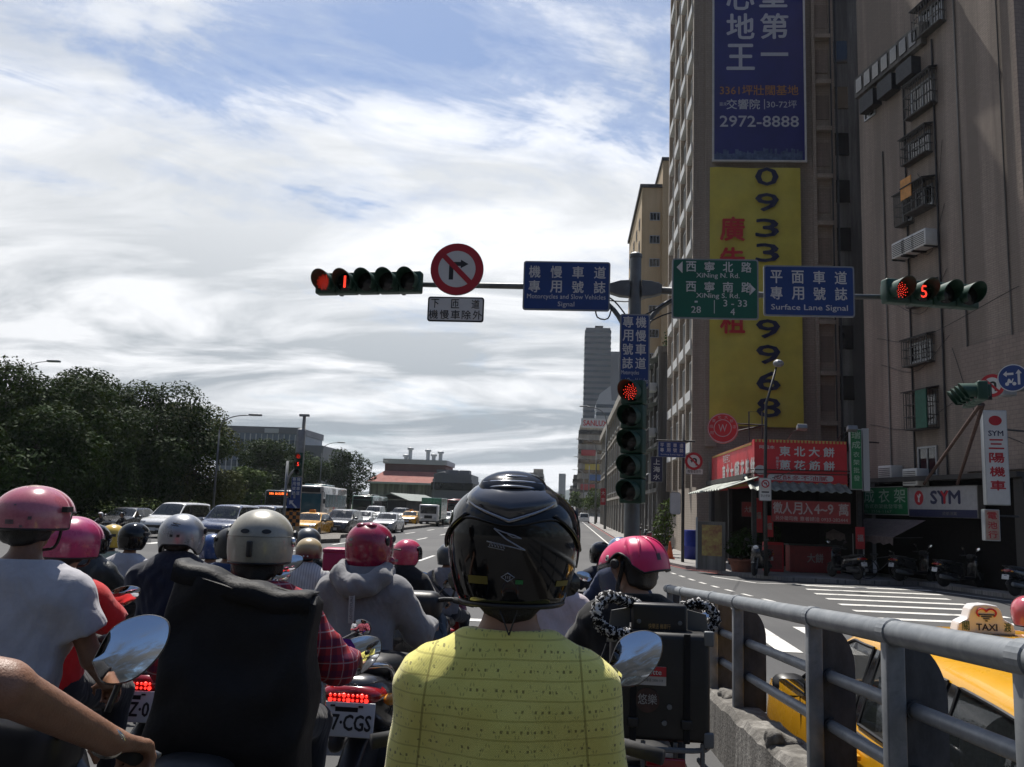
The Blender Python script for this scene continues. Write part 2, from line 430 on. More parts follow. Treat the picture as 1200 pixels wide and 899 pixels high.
def body_fields(j, h, fat=1., short=False, long_sleeve=True, collar=.0, infl=.018, trousers=True, hem=-.04, sleeve_r=1., turn=0., neckr=1., cutz=-.004):
    """fills three fields: body (skin), shirt, trousers"""
    xs = [p[0] for q in ('el', 'wr', 'kn', 'an') for p in j[q]]; ys = [p[1] for q in ('el', 'wr', 'kn', 'an') for p in j[q]]
    lo = (min(xs) - .17, min(min(ys), -.2) - .12, min(p[2] for p in j['an']) - .12); hi = (max(xs) + .17, max(max(ys), .3) + .24, j['head'][2] + .18)
    b = Field(lo, hi, h)
    sh = [(-j['sw'], j['chest'][1] - .005, j['sh']), (j['sw'], j['chest'][1] - .005, j['sh'])]
    SQ = (1, 1.5, 1)
    up = lambda p, dz: (p[0], p[1], p[2] + dz)
    def torso(Fd, o, k=.05):
        Fd.cap(up(j['hip'], .02), j['waist'], .165 * fat + o, .145 * fat + o, k, SQ)
        Fd.cap(j['waist'], up(j['chest'], .03), .145 * fat + o, .165 * fat + o, k, SQ)
        Fd.cap((sh[0][0] * .62, sh[0][1], j['sh'] - .035), (sh[1][0] * .62, sh[1][1], j['sh'] - .035), .075 * fat + o, .075 * fat + o, k)
        for s_ in sh: Fd.cap(s_, (s_[0] * .45, s_[1], s_[2] + .02), .056 * fat + o, .055 + o, k)
        for s_ in sh: Fd.cap((s_[0] * .72, s_[1] - .01, s_[2] + .012), (s_[0] * .22, j['neck'][1] - .015, j['neck'][2] - .035), .045 + o, .042 + o, k)
    def legs(Fd, o, k=.03):
        for i in (0, 1):
            hx = (-.09, .09)[i]; hp = (hx, j['hip'][1] + .02, j['hip'][2] - .01)
            Fd.cap(hp, j['kn'][i], .09 * fat + o, .062 + o, k); Fd.cap(j['kn'][i], j['an'][i], .058 + o, .04 + o * 1.2, k)
    # --- skin
    torso(b, -.012); legs(b, -.012)
    nk = j['neck']; hd = Vector(j['head'])
    b.cap((nk[0], nk[1] - .01, nk[2] - .06), (hd.x, hd.y - .02, hd.z - .06), .055, .052, .03)
    Mt = Matrix.Rotation(turn, 3, 'Z')
    hp = lambda x, y, z: tuple(hd + Mt @ Vector((x, y, z)))
    b.cap(hp(0, -.015, .035), hp(0, .01, .02), .085, .083, .03)                       # skull
    b.cap(hp(0, .03, -.02), hp(0, .05, -.085), .066, .036, .03)                      # face to chin
    b.cap(hp(0, .098, .012), hp(0, .116, -.028), .009, .013, .012)                   # nose
    for x in (-1, 1):
        b.cap(hp(x * .018, .098, .024), hp(x * .05, .082, .022), .011, .010, .014)   # brow
        b.cap(hp(x * .04, .07, -.025), hp(x * .045, .06, -.035), .024, .02, .02)     # cheek
        b.cap(hp(x * .083, -.008, .012), hp(x * .088, -.014, -.03), .016, .011, .008)  # ear
    b.cap(hp(-.02, .092, -.055), hp(.02, .092, -.055), .009, .009, .008)             # lips
    for i, sd in ((0, -1), (1, 1)):
        e, w_ = j['el'][i], j['wr'][i]
        b.cap(sh[i], e, .046, .038, .02); b.cap(e, w_, .039, .026, .02)
        dd = Vector(w_) - Vector(e)
        f_ = j.get('hd', [None, None])[i]
        if f_: hand(b, w_, f_[0], f_[1], sd, f_[2])
        else: hand(b, w_, (dd.normalized() + Vector((0, .5, -.05))).normalized(), (0, 0, -1), sd, 1.)
    # --- shirt
    s = Field((lo[0], lo[1], j['hip'][2] - .22), (hi[0], hi[1], j['head'][2]), h)
    torso(s, infl)
    for i in (0, 1):
        e, w_ = Vector(j['el'][i]), Vector(j['wr'][i]); a = Vector(sh[i])
        if long_sleeve:
            s.cap(a, e, .062 * sleeve_r + infl * .6, .052 * sleeve_r + infl * .6, .035); s.cap(e, e.lerp(w_, .93), .052 * sleeve_r + infl * .6, .037 * sleeve_r + infl * .4, .03)
        else:
            s.cap(a, a.lerp(e, .62), .062 * sleeve_r + infl * .7, .064 * sleeve_r + infl * .9, .035)
    if collar: s.cap((nk[0], nk[1] - .015, nk[2] - .05), (nk[0], nk[1] - .005, nk[2] + collar), .07, .066, .03)
    c0 = nk[2] + collar if collar else nk[2] - .028
    s.cap((nk[0], nk[1] + .0, nk[2] - .03), (nk[0], nk[1] + .02, nk[2] + .2), .058 if collar else .058 * neckr, .070 * neckr, .006, sub=True)
    if not collar: s.cut((0, nk[1], nk[2] - cutz), (0, .05, 1), .004)
    if not long_sleeve:
        for i in (0, 1):
            a = Vector(sh[i]); e = Vector(j['el'][i]); pc = a.lerp(e, .62); dd = (e - a).normalized()
            sl = s._sl([min(pc[q], e[q]) - .12 for q in range(3)], [max(pc[q], e[q]) + .12 for q in range(3)])
            if sl:
                X, Y, Z = s._grid(sl); pl = ((X - pc.x) * dd.x + (Y - pc.y) * dd.y + (Z - pc.z) * dd.z)
                near = (np.abs(X - j['chest'][0]) > abs(a.x) + .005)
                s.D[sl] = np.where(near, np.maximum(s.D[sl], pl), s.D[sl])
    s.cut((0, 0, j['hip'][2] + hem), (0, 0, -1))
    # --- trousers
    t = None
    if trousers:
        t = Field((-.45, -.3, lo[2]), (.45, hi[1], j['waist'][2] + .02), h * 1.25)
        t.cap(up(j['hip'], .0), up(j['hip'], .08), .168 * fat + .004, .155 * fat + .004, .05, SQ); legs(t, .012)
    return b, s, t

# ------------------------------------------------------------------ helmets
def helmet(parent, head, rz, kind, mats, rx=.128, ry=.148, rt=.135, visor=None, cutf=None, tilt=0., e=2.15, scale=1., sz=1.0):
    """shell built as a dome around the head; kind full / jet / half. returns the shell object; local axes: y forward"""
    shell, trim = mats[0], mats[1]
    if cutf is None:
        if kind == 'full': cutf = lambda a: .045 if a < R(52) else (-.145 + .19 * max(0, 1 - (a - R(52)) / R(26)) ** 2)
        elif kind == 'jet': cutf = lambda a: .055 if a < R(60) else (-.115 + .17 * max(0, 1 - (a - R(60)) / R(35)) ** 2)
        else: cutf = lambda a: .012 if a < R(70) else (-.042 + .054 * max(0, 1 - (a - R(70)) / R(50)))
    n, mth = 56, 22
    def pt(a, z, off=0.):
        # z along the height -> radius; below the equator the shell tucks in
        if z >= 0: q = max(0., 1 - (min(z, rt) / rt) ** e) ** (1 / 2.1)
        else: q = 1 - .22 * (-z / .15) ** 2.2
        ca, sa = math.cos(a), math.sin(a)
        ey = ry * (1.0 if ca > 0 else .97)
        r = 1 / ((abs(sa) / rx) ** 2.25 + (abs(ca) / ey) ** 2.25) ** (1 / 2.25)
        return Vector((sa * (r * q + off * q), ca * (r * q + off * q), (z + off * (z / rt if z > 0 else 0)) * sz))
    M = Matrix.Rotation(rz, 3, 'Z') @ Matrix.Rotation(tilt, 3, 'X'); hd = Vector(head)
    T = lambda v: hd + M @ (v * scale)
    def zrow(a, i):
        zc = cutf(abs((a + PI) % (2 * PI) - PI)); u = i / mth
        ang = u * PI / 2
        top = rt
        if zc >= 0:
            a1 = math.acos(min(1, zc / rt)); return rt * math.cos(u * a1)
        # spend part of rows below the equator
        sp = .62
        return rt * math.cos(u / sp * PI / 2) if u <= sp else zc * (u - sp) / (1 - sp)
    mb = MB(); vs = []
    for layer, off in ((0, 0.), (1, -.022)):
        for i in range(mth + 1):
            for k in range(n):
                a = 2 * PI * k / n; vs.append(T(pt(a, zrow(a, i), off)))
    L = (mth + 1) * n
    fo = [(i * n + k, (i + 1) * n + k, (i + 1) * n + (k + 1) % n, i * n + (k + 1) % n) for i in range(mth) for k in range(n)]
    fi = [tuple(L + q for q in reversed(f)) for f in fo]
    rim = [(mth * n + k, L + mth * n + k, L + mth * n + (k + 1) % n, mth * n + (k + 1) % n) for k in range(n)]
    mb.v = vs; mb.f = fo + fi + rim; mb.mi = [0] * len(fo) + [1] * (len(fi) + len(rim))
    o = mb.build('helmet', [shell, BLK], parent, smooth=True)
    tb = MB(); path = [T(pt(2 * PI * k / n, zrow(2 * PI * k / n, mth), -.004)) for k in range(n)]
    tb.ring(path + path[:1], .0062 * scale, 6, caps=False); tb.build('edge_trim', trim, o, smooth=True)
    if kind == 'full':
        c = MB(); c.ring([T(Vector((math.sin(a) * rx * .86, math.cos(a) * (ry + .024), -.10))) for a in np.linspace(-1.3, 1.3, 20)], .032 * scale, 10, flat=.9); c.build('chin_bar', shell, o, smooth=True)
    if visor:
        v0, v1, mv = visor; vb = MB(); vv = []; na, nz = 25, 8
        for i in range(nz + 1):
            z = v0 + (v1 - v0) * i / nz
            for k in range(na):
                a = -1.45 + 2.9 * k / (na - 1); p = pt(a, z, 0); f_ = 1.045 + (.10 * max(0, math.cos(a)) * max(0., (v1 - z) / (v1 - v0)) if kind != 'full' else 0.)
                vv.append(T(Vector((p.x * 1.035, p.y * f_, p.z))))
        vb.add(vv, [(i * na + k, i * na + k + 1, (i + 1) * na + k + 1, (i + 1) * na + k) for i in range(nz) for k in range(na - 1)])
        vo = vb.build('visor', mv, o, smooth=True); md = vo.modifiers.new('th', 'SOLIDIFY'); md.thickness = .003; md.offset = 1
        hb = MB()
        for s_ in (-1, 1):
            p = T(Vector((s_ * rx * (.93 if kind == 'full' else 1.03), ry * (.42 if kind == 'full' else .12), v1 * .6))); hb.lathe([(0, -.006), (.022, -.006), (.022, .002), (.016, .008), (0, .009)], p, 14, M @ Matrix.Rotation(s_ * PI / 2, 3, 'Y'))
        hb.build('visor_hinge', trim, o, smooth=False)
    o['_f'] = 0; del o['_f']
    return o, pt, T

def strap(parent, head, rz, m):
    hd = Vector(head); M = Matrix.Rotation(rz, 3, 'Z'); mb = MB()
    for s_ in (-1, 1): mb.tube([hd + M @ Vector(p) for p in ((s_ * .105, .0, .0), (s_ * .10, .02, -.05), (s_ * .06, .05, -.11), (0, .06, -.125))], .006, 5, 10)
    return mb.build('chin_strap', m, parent)

def eyes(parent, head, rz):
    hd = Vector(head); M = Matrix.Rotation(rz, 3, 'Z'); mb = MB()
    for s_ in (-1, 1):
        mb.m(0).sph(hd + M @ Vector((s_ * .032, .079, .008)), .0125, 10, 7); mb.m(1).sph(hd + M @ Vector((s_ * .032, .0875, .008)), .0055, 8, 6)
    return mb.build('eye_pair', [EYE, BLKG], parent, smooth=True)

def hair(parent, head, rz, length=.08, m=None, wide=1., shape='short'):
    """hair showing below the helmet at the back of the head"""
    hd = Vector(head); M = Matrix.Rotation(rz, 3, 'Z'); b = Field(hd - Vector((.2, .22, .12 + length)), hd + Vector((.2, .2, .16)), .008)
    T = lambda x, y, z: tuple(hd + M @ Vector((x, y, z)))
    for x in (-.06, -.03, 0, .03, .06):
        b.cap(T(x * wide, -.055, .02), T(x * wide * .9, -.075 + .01 * abs(x) / .06, -.05 - length * (.8 + .2 * math.cos(x * 40))), .045, .024, .02)
    for s_ in (-1, 1): b.cap(T(s_ * .075, -.005, .02), T(s_ * .078 * wide, -.035, -.05 - length * .7), .026, .016, .02)
    b.cap(T(0, -.01, .015), T(0, -.02, .015), .086, .086, .02)
    if shape == 'tail':
        pts = [(0, -.085, -.05), (.01, -.12, -.14), (.0, -.115, -.24), (-.01, -.10, -.33)]
        for a, c in zip(pts, pts[1:]): b.cap(T(*a), T(*c), .03, .024, .02)
    return b.build('hair', m or HAIR, parent, wrinkle=.004, seed=3)

def shoes(parent, j, m):
    for i in (0, 1):
        a = Vector(j['an'][i]); f = Field(a - Vector((.1, .12, .14)), a + Vector((.1, .26, .1)), .014)
        f.cap(tuple(a + Vector((0, -.02, -.03))), tuple(a + Vector((0, .0, .03))), .045, .043, .03)
        f.cap(tuple(a + Vector((0, -.03, -.055))), tuple(a + Vector((0, .15, -.065))), .042, .036, .03); f.cut(tuple(a + Vector((0, 0, -.09))), (0, 0, -1))
        f.build('shoe', m, parent)

def person(label, px, py, Y, gz, rz=0., j=None, shirt=None, trousers=None, skin=None, h=.016, wr=.006, name='person', shirt_name='shirt', group=None, **kw):
    """seated rider whose head shows at (px, py), Y metres ahead, on ground at height gz"""
    j = j or J(); hp = P(px, py, Y); M = Matrix.Rotation(rz, 3, 'Z'); hd = Vector(j['head'])
    off = M @ Vector((hd.x, hd.y, 0)); sc = (hp.z - gz) / hd.z
    root = empty(name, (hp.x - off.x * sc, hp.y - off.y * sc, gz), rz, label, 'person', group); root.scale = (sc, sc, sc)
    b, s, t = body_fields(j, h, **kw)
    b.build('body', skin or SKIN, root); s.build(shirt_name, shirt, root, wrinkle=wr, seed=len(label), calm=j['neck'][2] - .01)
    if t is not None: t.build('trousers', trousers or mat('dark_trousers', (.022, .024, .032), .8, var=.15, bump=.2, bs=120), root, wrinkle=.005, seed=2)
    shoes(root, j, mat('dark_shoe', (.03, .03, .032), .6))
    eyes(root, hd, kw.get('turn', 0.))
    return root, j
HAZE = .00012
# ------------------------------------------------------------------ setting: ground, road, kerbs, markings
def objmat(name, fn, rough=.8, metal=0., spec=.4):
    m = bpy.data.materials.new(name); m.use_nodes = True; t = NT(m.node_tree); b = t.n['Principled BSDF']
    o = t.new('ShaderNodeTexCoord').outputs['Object']; t.put(b, 'Roughness', rough); t.put(b, 'Metallic', metal); t.put(b, 'Specular IOR Level', spec)
    fn(t, b, o); MATS[name] = m; return m
def _asphalt(t, b, o):
    big = t.noise(o, .22, 5, .6, .4); fine = t.noise(o, 55, 3, .8); st = t.noise(t.mapv(o, scale=(1.6, .06, 1)), .9, 5, .6)
    c = t.mix(t.ramp(big, [(.35, 0), (.7, 1)]), (.062, .062, .064), (.098, .097, .096))
    c = t.mix(t.m('MULTIPLY', t.ramp(st, [(.45, 0), (.7, 1)]), .45), c, (.045, .045, .047))
    c = t.mix(t.ramp(fine, [(.4, .35), (.62, 0)]), c, (.03, .03, .031))
    pt = t.noise(t.mapv(o, scale=(1, .5, 1), loc=(7, 2, 0)), .12, 2, .4); c = t.mix(t.ramp(pt, [(.60, 0), (.615, .55)]), c, (.045, .045, .048))
    t.put(b, 'Base Color', c)
    bn = t.new('ShaderNodeBump'); t.put(bn, 'Height', fine); t.put(bn, 'Strength', .35); t.put(bn, 'Distance', .01); t.put(b, 'Normal', bn.outputs[0])
ASPH = objmat('asphalt', _asphalt, .82)
def _ground(t, b, o):
    c = t.mix(t.ramp(t.noise(o, .03, 6, .6), [(.4, 0), (.65, 1)]), (.075, .075, .074), (.11, .108, .1)); t.put(b, 'Base Color', c)
GRND = objmat('city_ground', _ground, .9)
def _pave(t, b, o):
    br = t.new('ShaderNodeTexBrick'); t.put(br, 'Vector', o); t.put(br, 'Scale', 2.2); t.put(br, 'Mortar Size', .012); t.put(br, 'Color1', (.30, .285, .27, 1)); t.put(br, 'Color2', (.235, .225, .215, 1)); t.put(br, 'Mortar', (.12, .115, .11, 1))
    c = t.mix(t.ramp(t.noise(o, .6, 5, .6), [(.35, .5), (.65, 0)]), br.outputs[0], (.14, .13, .125)); t.put(b, 'Base Color', c)
PAVE = objmat('paving', _pave, .85)
def _conc(t, b, o):
    big = t.noise(o, 1.3, 6, .65, .3); st = t.noise(t.mapv(o, scale=(9, 9, .7)), 1.0, 6, .65); fine = t.noise(o, 30, 4, .7)
    c = t.mix(t.ramp(big, [(.35, 0), (.65, 1)]), (.15, .14, .125), (.31, .295, .27))
    c = t.mix(t.ramp(st, [(.42, .85), (.62, 0)]), c, (.075, .068, .06)); c = t.mix(t.ramp(fine, [(.38, .5), (.6, 0)]), c, (.10, .094, .085))
    t.put(b, 'Base Color', c); bn = t.new('ShaderNodeBump'); t.put(bn, 'Height', t.m('ADD', fine, t.m('MULTIPLY', big, 2))); t.put(bn, 'Strength', .6); t.put(bn, 'Distance', .02); t.put(b, 'Normal', bn.outputs[0])
CONC = objmat('weathered_concrete', _conc, .9)
def _mark(t, b, o):
    c = t.mix(t.ramp(t.noise(o, 2.2, 6, .7, .4), [(.30, 1), (.47, 0)]), (.62, .61, .58), (.24, .235, .225)); t.put(b, 'Base Color', c)
MARK = objmat('road_paint', _mark, .6)
REDL = mat('red_kerb_paint', (.33, .07, .06), .7, var=.2, vs=3)

tag(MB().quad((-4000, -300, -.004), (4000, -300, -.004), (4000, 6000, -.004), (-4000, 6000, -.004)).build('ground', GRND), kind='structure')
tag(MB().quad((-29, -40, 0), (30, -40, 0), (30, 480, 0), (-29, 480, 0)).build('road', ASPH), kind='structure')
mb = MB()                                                            # the sloping approach the scooters wait on
ys = [-8, -4, 0, 3, 6, 9, 11, 12.03, 12.6]
for a, b_ in zip(ys, ys[1:]):
    za, zb = ramp_z(a) + .004, ramp_z(b_) + .004
    mb.quad((-10, a, za), (1.24, a, za), (1.24, b_, zb), (-10, b_, zb)); mb.quad((-10, a, -.02), (-10, a, za), (-10, b_, zb), (-10, b_, -.02))
tag(mb.build('sloping_road', ASPH), kind='structure')

mk = MB()
def stripe(x0, y0, x1, y1, wd, z=.008):
    a = Vector((x0, y0, z)); b_ = Vector((x1, y1, z)); n = Vector((-(y1 - y0), x1 - x0, 0)).normalized() * wd / 2
    mk.quad(a - n, b_ - n, b_ + n, a + n) if (b_ - a).cross(n).z > 0 else mk.quad(a + n, b_ + n, b_ - n, a - n)
for lx in (-2.2, -5.75, -9.3, -11.9):
    y = 34.0
    while y < 330: stripe(lx, y, lx, y + 4, .15); y += 10
for lx in (-18.5, -22, -25.5):
    y = 58.0
    while y < 330: stripe(lx, y, lx, y + 4, .15); y += 10
stripe(2.8, 46, 2.8, 400, .12); stripe(-15.1, 48, -15.1, 400, .12); stripe(-28, 40, -28, 400, .12)
tag(mk.build('lane_marking', MARK), kind='structure')
mk = MB()
for d_, l, r_ in ((29.4, 7.7, 11.8), (27.9, 7.45, 11.5), (26.4, 7.3, 11.1), (24.9, 7.2, 10.9), (23.45, 7.1, 10.75), (22.0, 7.0, 10.6), (20.5, 6.9, 10.35), (19.0, 6.8, 10.2), (17.6, 6.75, 10.1)):
    stripe(l, d_, r_, d_ - .03, .38)
for x in (1.9, 2.8, 3.72, 4.75, 5.8): stripe(x, 14.9, x + .05, 18.3, .4)
for i in range(11):
    x = -13.2 + i * 1.3
    stripe(x, 19, x, 22.5, .42)
for x in (-27, -25, -23, -21, -19, -17): stripe(x, 38.5, x + .02, 42, .5)
tag(mk.build('zebra_crossing', MARK), kind='structure')
mk = MB()
pts = spl([(3.9, 33), (4.35, 29), (5.0, 25.4), (6.0, 21.5), (7.6, 18)], 25)
for i in range(0, 24, 2): stripe(*pts[i], *pts[i + 1], .12)
stripe(5.2, 31.8, 6.3, 29.6, .14); stripe(6.3, 29.6, 11.9, 30.3, .12); stripe(11.9, 29.2, 12.8, 26.9, .12); stripe(12.8, 26.9, 14.5, 23.2, .12)
stripe(2.1, 20.6, 6.6, 20.6, .3); stripe(-13.5, 17.2, .6, 17.2, .35)
tag(mk.build('guide_line', MARK), kind='structure')

def slab(name, poly, z, m, bev=.015):
    bm = bmesh.new(); vs = [bm.verts.new((x, y, -.02)) for x, y in poly]; f = bm.faces.new(vs)
    if f.normal.z > 0: f.normal_flip()
    r_ = bmesh.ops.extrude_face_region(bm, geom=[f]); bmesh.ops.translate(bm, vec=(0, 0, z + .02), verts=[v for v in r_['geom'] if isinstance(v, bmesh.types.BMVert)])
    bmesh.ops.recalc_face_normals(bm, faces=bm.faces[:]); me = bpy.data.meshes.new(name); bm.to_mesh(me); bm.free(); me.materials.append(m)
    return tag(link(name, me), kind='structure')
walk = [(3.85, 420), (3.85, 44), (4.1, 39), (4.8, 35.6), (6.0, 32.8), (7.6, 31.3), (9.5, 31.0), (12.3, 31.6), (13.4, 27.4), (16.5, 16), (34, 18), (34, 60), (60, 420)]
slab('sidewalk', walk, .13, PAVE)
mk = MB()
pp = [(3.80, 300), (3.80, 44), (4.05, 39), (4.75, 35.55), (5.95, 32.72)]
for a, b_ in zip(pp, pp[1:]): stripe(*a, *b_, .10, .012)
tag(mk.build('kerb_line', REDL), kind='structure')
slab('median_kerb', [(-15.0, 400), (-15.0, 52), (-14.4, 46.5), (-12.9, 44.5), (-12.2, 46.5), (-13.6, 52), (-13.9, 400)], .22, CONC)
slab('traffic_island', [(.35, 12.7), (1.6, 12.2), (2.0, 13.0), (1.5, 15.6), (.7, 15.6)], .14, CONC)

def _grass(t, b, o):
    t.put(b, 'Base Color', t.mix(t.ramp(t.noise(o, 1.4, 5, .7), [(.35, 0), (.65, 1)]), (.035, .06, .012), (.075, .115, .025)))
GRASS = objmat('grass_blade', _grass, .8, spec=.2)
slab('verge', [(-75, 36), (-29.3, 36), (-29.3, 300), (-75, 300)], .14, GRASS)
mb = MB()
for _ in range(9000):
    x = -29.5 - abs(RNG.normal(0, 3.2)); y = RNG.uniform(38, 92); q = RNG.uniform(0, PI); hgt = RNG.uniform(.12, .42); dx, dy = math.cos(q) * .05, math.sin(q) * .05; lx, ly = RNG.normal(0, .08, 2)
    mb.add([(x - dx, y - dy, .13), (x + dx, y + dy, .13), (x + lx, y + ly, .14 + hgt)], [(0, 1, 2)])
tag(mb.build('grass', GRASS), kind='stuff')

# far hills behind the avenue
def hill(name, pts, y, m):
    vs = []; fs = []; n = len(pts)
    for k, (yy, s_) in enumerate(((y, 0.), (y + 250, .55), (y + 520, 1.), (y + 900, .6))):
        for x, z in pts: vs.append((x + 40 * math.sin(x * .01 + k), yy, z * s_ * (1 + .12 * math.sin(x * .021 + 2 * k)) - 2 * (k == 0)))
    for k in range(3):
        for i in range(n - 1): fs.append((k * n + i, k * n + i + 1, (k + 1) * n + i + 1, (k + 1) * n + i))
    return tag(MB().add(vs, fs).build(name, m, smooth=True), kind='structure')
HILL = mat('far_forest', (.045, .065, .06), .95, var=.3, vs=.02, spec=.1)
hill('hills', [(x, max(0, 62 + 34 * math.sin(x * .006 + 1) + 22 * math.sin(x * .017) - abs(x) * .05)) for x in range(-900, 901, 45)], 2500, HILL)

# ------------------------------------------------------------------ parapet and railing on the right of the approach
def zrail(y): return 2.0 - .067 * y
GALV = objmat('galvanised_steel', lambda t, b, o: t.put(b, 'Base Color', t.mix(t.ramp(t.noise(o, 7, 6, .7, .5), [(.36, 0), (.66, 1)]), (.17, .185, .20), (.27, .285, .30))), .46, .35)
GALV2 = objmat('dull_grey_paint', lambda t, b, o: t.put(b, 'Base Color', t.mix(t.ramp(t.noise(t.mapv(o, scale=(1, 1, .4)), 9, 6, .7), [(.38, 0), (.62, 1)]), (.045, .048, .054), (.085, .09, .098))), .6, .1)
par = empty('concrete_parapet', (1.37, 5, 0), 0, 'weathered concrete parapet wall with a broken top under the steel railing', 'parapet')
mb = MB(); n = 90; secs = []; rr = random.Random(5)
yy = np.linspace(-3, 9.9, n); vs = []
for i, y in enumerate(yy):
    zt = zrail(y) - .77; chip = (rr.choice((0, 0, 0, .012, .03, .05)) if i % 3 else chip) + rr.uniform(0, .010) if i else 0.
    if i > n - 3: chip += .12 * (i - n + 3)
    for x, z in ((-.15, 0), (-.13, zt - .05 - chip * .5), (-.10 + rr.uniform(-.01, .01), zt - chip), (.0, zt - chip * .3 + rr.uniform(-.01, .01)), (.11, zt - chip * rr.uniform(.2, 1)), (.15, zt - .05), (.17, 0)):
        vs.append((x, y - 5, z))
fs = [(i * 7 + j, (i + 1) * 7 + j, (i + 1) * 7 + j + 1, i * 7 + j + 1) for i in range(n - 1) for j in range(6)] + [tuple(range(7)), tuple((n - 1) * 7 + j for j in range(6, -1, -1))]
mb.add(vs, fs).build('wall_body', CONC, par, clean=True)
for y, s_ in ((8.55, .17), (7.5, .13), (4.35, .16), (5.6, .1)):
    f_ = Field((-.2, -.3, -.15), (.2, .3, .2), .02)
    for q in range(5): f_.cap((rr.uniform(-.08, .08), rr.uniform(-s_, s_) * .7, rr.uniform(-.02, .04)), (rr.uniform(-.08, .08), rr.uniform(-s_, s_) * .7, rr.uniform(-.02, .05)), .05, .035, .012)
    f_.cut((0, 0, .07), (rr.uniform(-.3, .3), rr.uniform(-.3, .3), 1)); f_.build('broken_rubble', CONC, par, loc=(rr.uniform(-.03, .04), y - 5, zrail(y) - .78), relax=0)
rail = empty('steel_railing', (1.32, 5, 0), 0, 'grey steel guard railing with a fat top tube on the concrete parapet', 'railing')
mb = MB(); mb.ring([(0, y - 5, zrail(y)) for y in np.linspace(-1.5, 11.6, 24)], .05, 20); mb.sph((0, 6.6, zrail(11.6)), (.05, .035, .05), 16, 8); mb.build('top_tube', GALV, rail, smooth=True)
for dz in (.30, .55):
    mb = MB(); mb.ring([(.085, y - 5, zrail(y) - dz) for y in np.linspace(-1.5, 11.3, 20)], .031, 14); mb.build('lower_tube', GALV, rail, smooth=True)
for y in (.55, 1.65, 2.62, 3.68, 4.81, 6.88, 8.0, 10.0, 11.3):
    z0 = zrail(y); po = MB(); zb = -.80 if y < 9.8 else -(z0 - .0)
    po.rbox((0, 0, (zb - .03) / 2), (.075, .07, abs(zb) - .03), .008); p_ = po.build('post', GALV, rail, (0, y - 5, z0), auto=35)
    fin = MB(); out = [(.037, zb), (.215, zb)] + [(.037 + .178 * math.cos(a), -.26 + .235 * math.sin(a)) for a in np.linspace(0, PI / 2, 12)]
    fin.prism(out, .012, c=(0, .012, 0)); fin.build('fin_plate', GALV2, p_)
    cl = MB(); cl.ring([(0, -.042, .0027), (0, -.040, .0027), (0, .040, -.0027), (0, .042, -.0027)], [.051, .0565, .0565, .051], 20); cl.build('collar', GALV, p_, smooth=False)
    for dz in (-.30, -.55): MB().ring([(.085, -.006, dz), (.085, .032, dz)], .04, 14).build('tube_socket', GALV2, p_)

# ------------------------------------------------------------------ buildings on the right
def wallmat(name, c1, c2, tile=None, streak=.5, rough=.85, ts=(.2, .1)):
    def fn(t, b, o):
        big = t.noise(o, .22, 6, .6, .3); st = t.noise(t.mapv(o, scale=(1.1, 1.1, .07)), 1.0, 6, .65); fi = t.noise(o, 9, 4, .7)
        c = t.mix(t.ramp(big, [(.35, 0), (.66, 1)]), c1, c2)
        if tile:
            br = t.new('ShaderNodeTexBrick'); so = t.sep(o); vv = t.comb(t.m('ADD', so[0], so[1]), so[2], 0.0); t.put(br, 'Vector', vv); t.put(br, 'Scale', 1.0)
            t.put(br, 'Brick Width', ts[0]); t.put(br, 'Row Height', ts[1]); t.put(br, 'Mortar Size', .008)
            t.put(br, 'Color1', (*tile, 1)); t.put(br, 'Color2', (*[q * .84 for q in tile], 1)); t.put(br, 'Mortar', (*[q * .5 for q in tile], 1)); c = t.mix(.72, c, br.outputs[0])
        c = t.mix(t.m('MULTIPLY', t.ramp(st, [(.44, 1), (.60, 0)]), streak), c, tuple(q * .42 for q in c1))
        c = t.mix(t.ramp(fi, [(.36, .25), (.6, 0)]), c, tuple(q * .6 for q in c1)); t.put(b, 'Base Color', c)
        bn = t.new('ShaderNodeBump'); t.put(bn, 'Height', fi); t.put(bn, 'Strength', .25); t.put(bn, 'Distance', .02); t.put(b, 'Normal', bn.outputs[0])
    return objmat(name, fn, rough)
W_TAN = wallmat('tan_render', (.29, .235, .195), (.38, .31, .26), tile=(.335, .275, .23), streak=.55, ts=(.24, .075))
W_BEIGE = wallmat('beige_tile', (.34, .285, .23), (.43, .365, .30), tile=(.42, .355, .29), streak=.3, ts=(.25, .12))
W_BRICK = wallmat('pale_brick', (.25, .20, .17), (.34, .28, .24), tile=(.32, .25, .21), streak=.3, ts=(.30, .14))
W_GREY = wallmat('grey_render', (.20, .19, .175), (.32, .31, .29), streak=.9)
W_YEL = wallmat('ochre_render', (.50, .365, .21), (.56, .42, .26), streak=.2)
W_PALE = wallmat('pale_stone', (.36, .33, .28), (.45, .42, .36), streak=.5)
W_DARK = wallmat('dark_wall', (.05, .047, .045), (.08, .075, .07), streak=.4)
W_RED = mat('red_roof_tile', (.38, .12, .09), .8, var=.14, vs=.6)
WHT = mat('white_panel', (.62, .62, .60), .5, var=.08, vs=3)
ALU = mat('window_aluminium', (.36, .37, .38), .45, .5, var=.1)
DGL = mat('dark_window', (.018, .022, .027), .06, var=.3, vs=.8, spec=.7)
BGL = mat('blue_window', (.05, .085, .12), .08, var=.2, vs=.3, spec=.8)
RUST = mat('rusty_iron', (.10, .055, .045), .8, .1, var=.3, vs=14)
DKST = mat('dark_steel', (.045, .045, .048), .6, .2, var=.2, vs=9)
CORR = mat('corrugated_sheet', (.26, .29, .26), .6, .2, var=.25, vs=3)

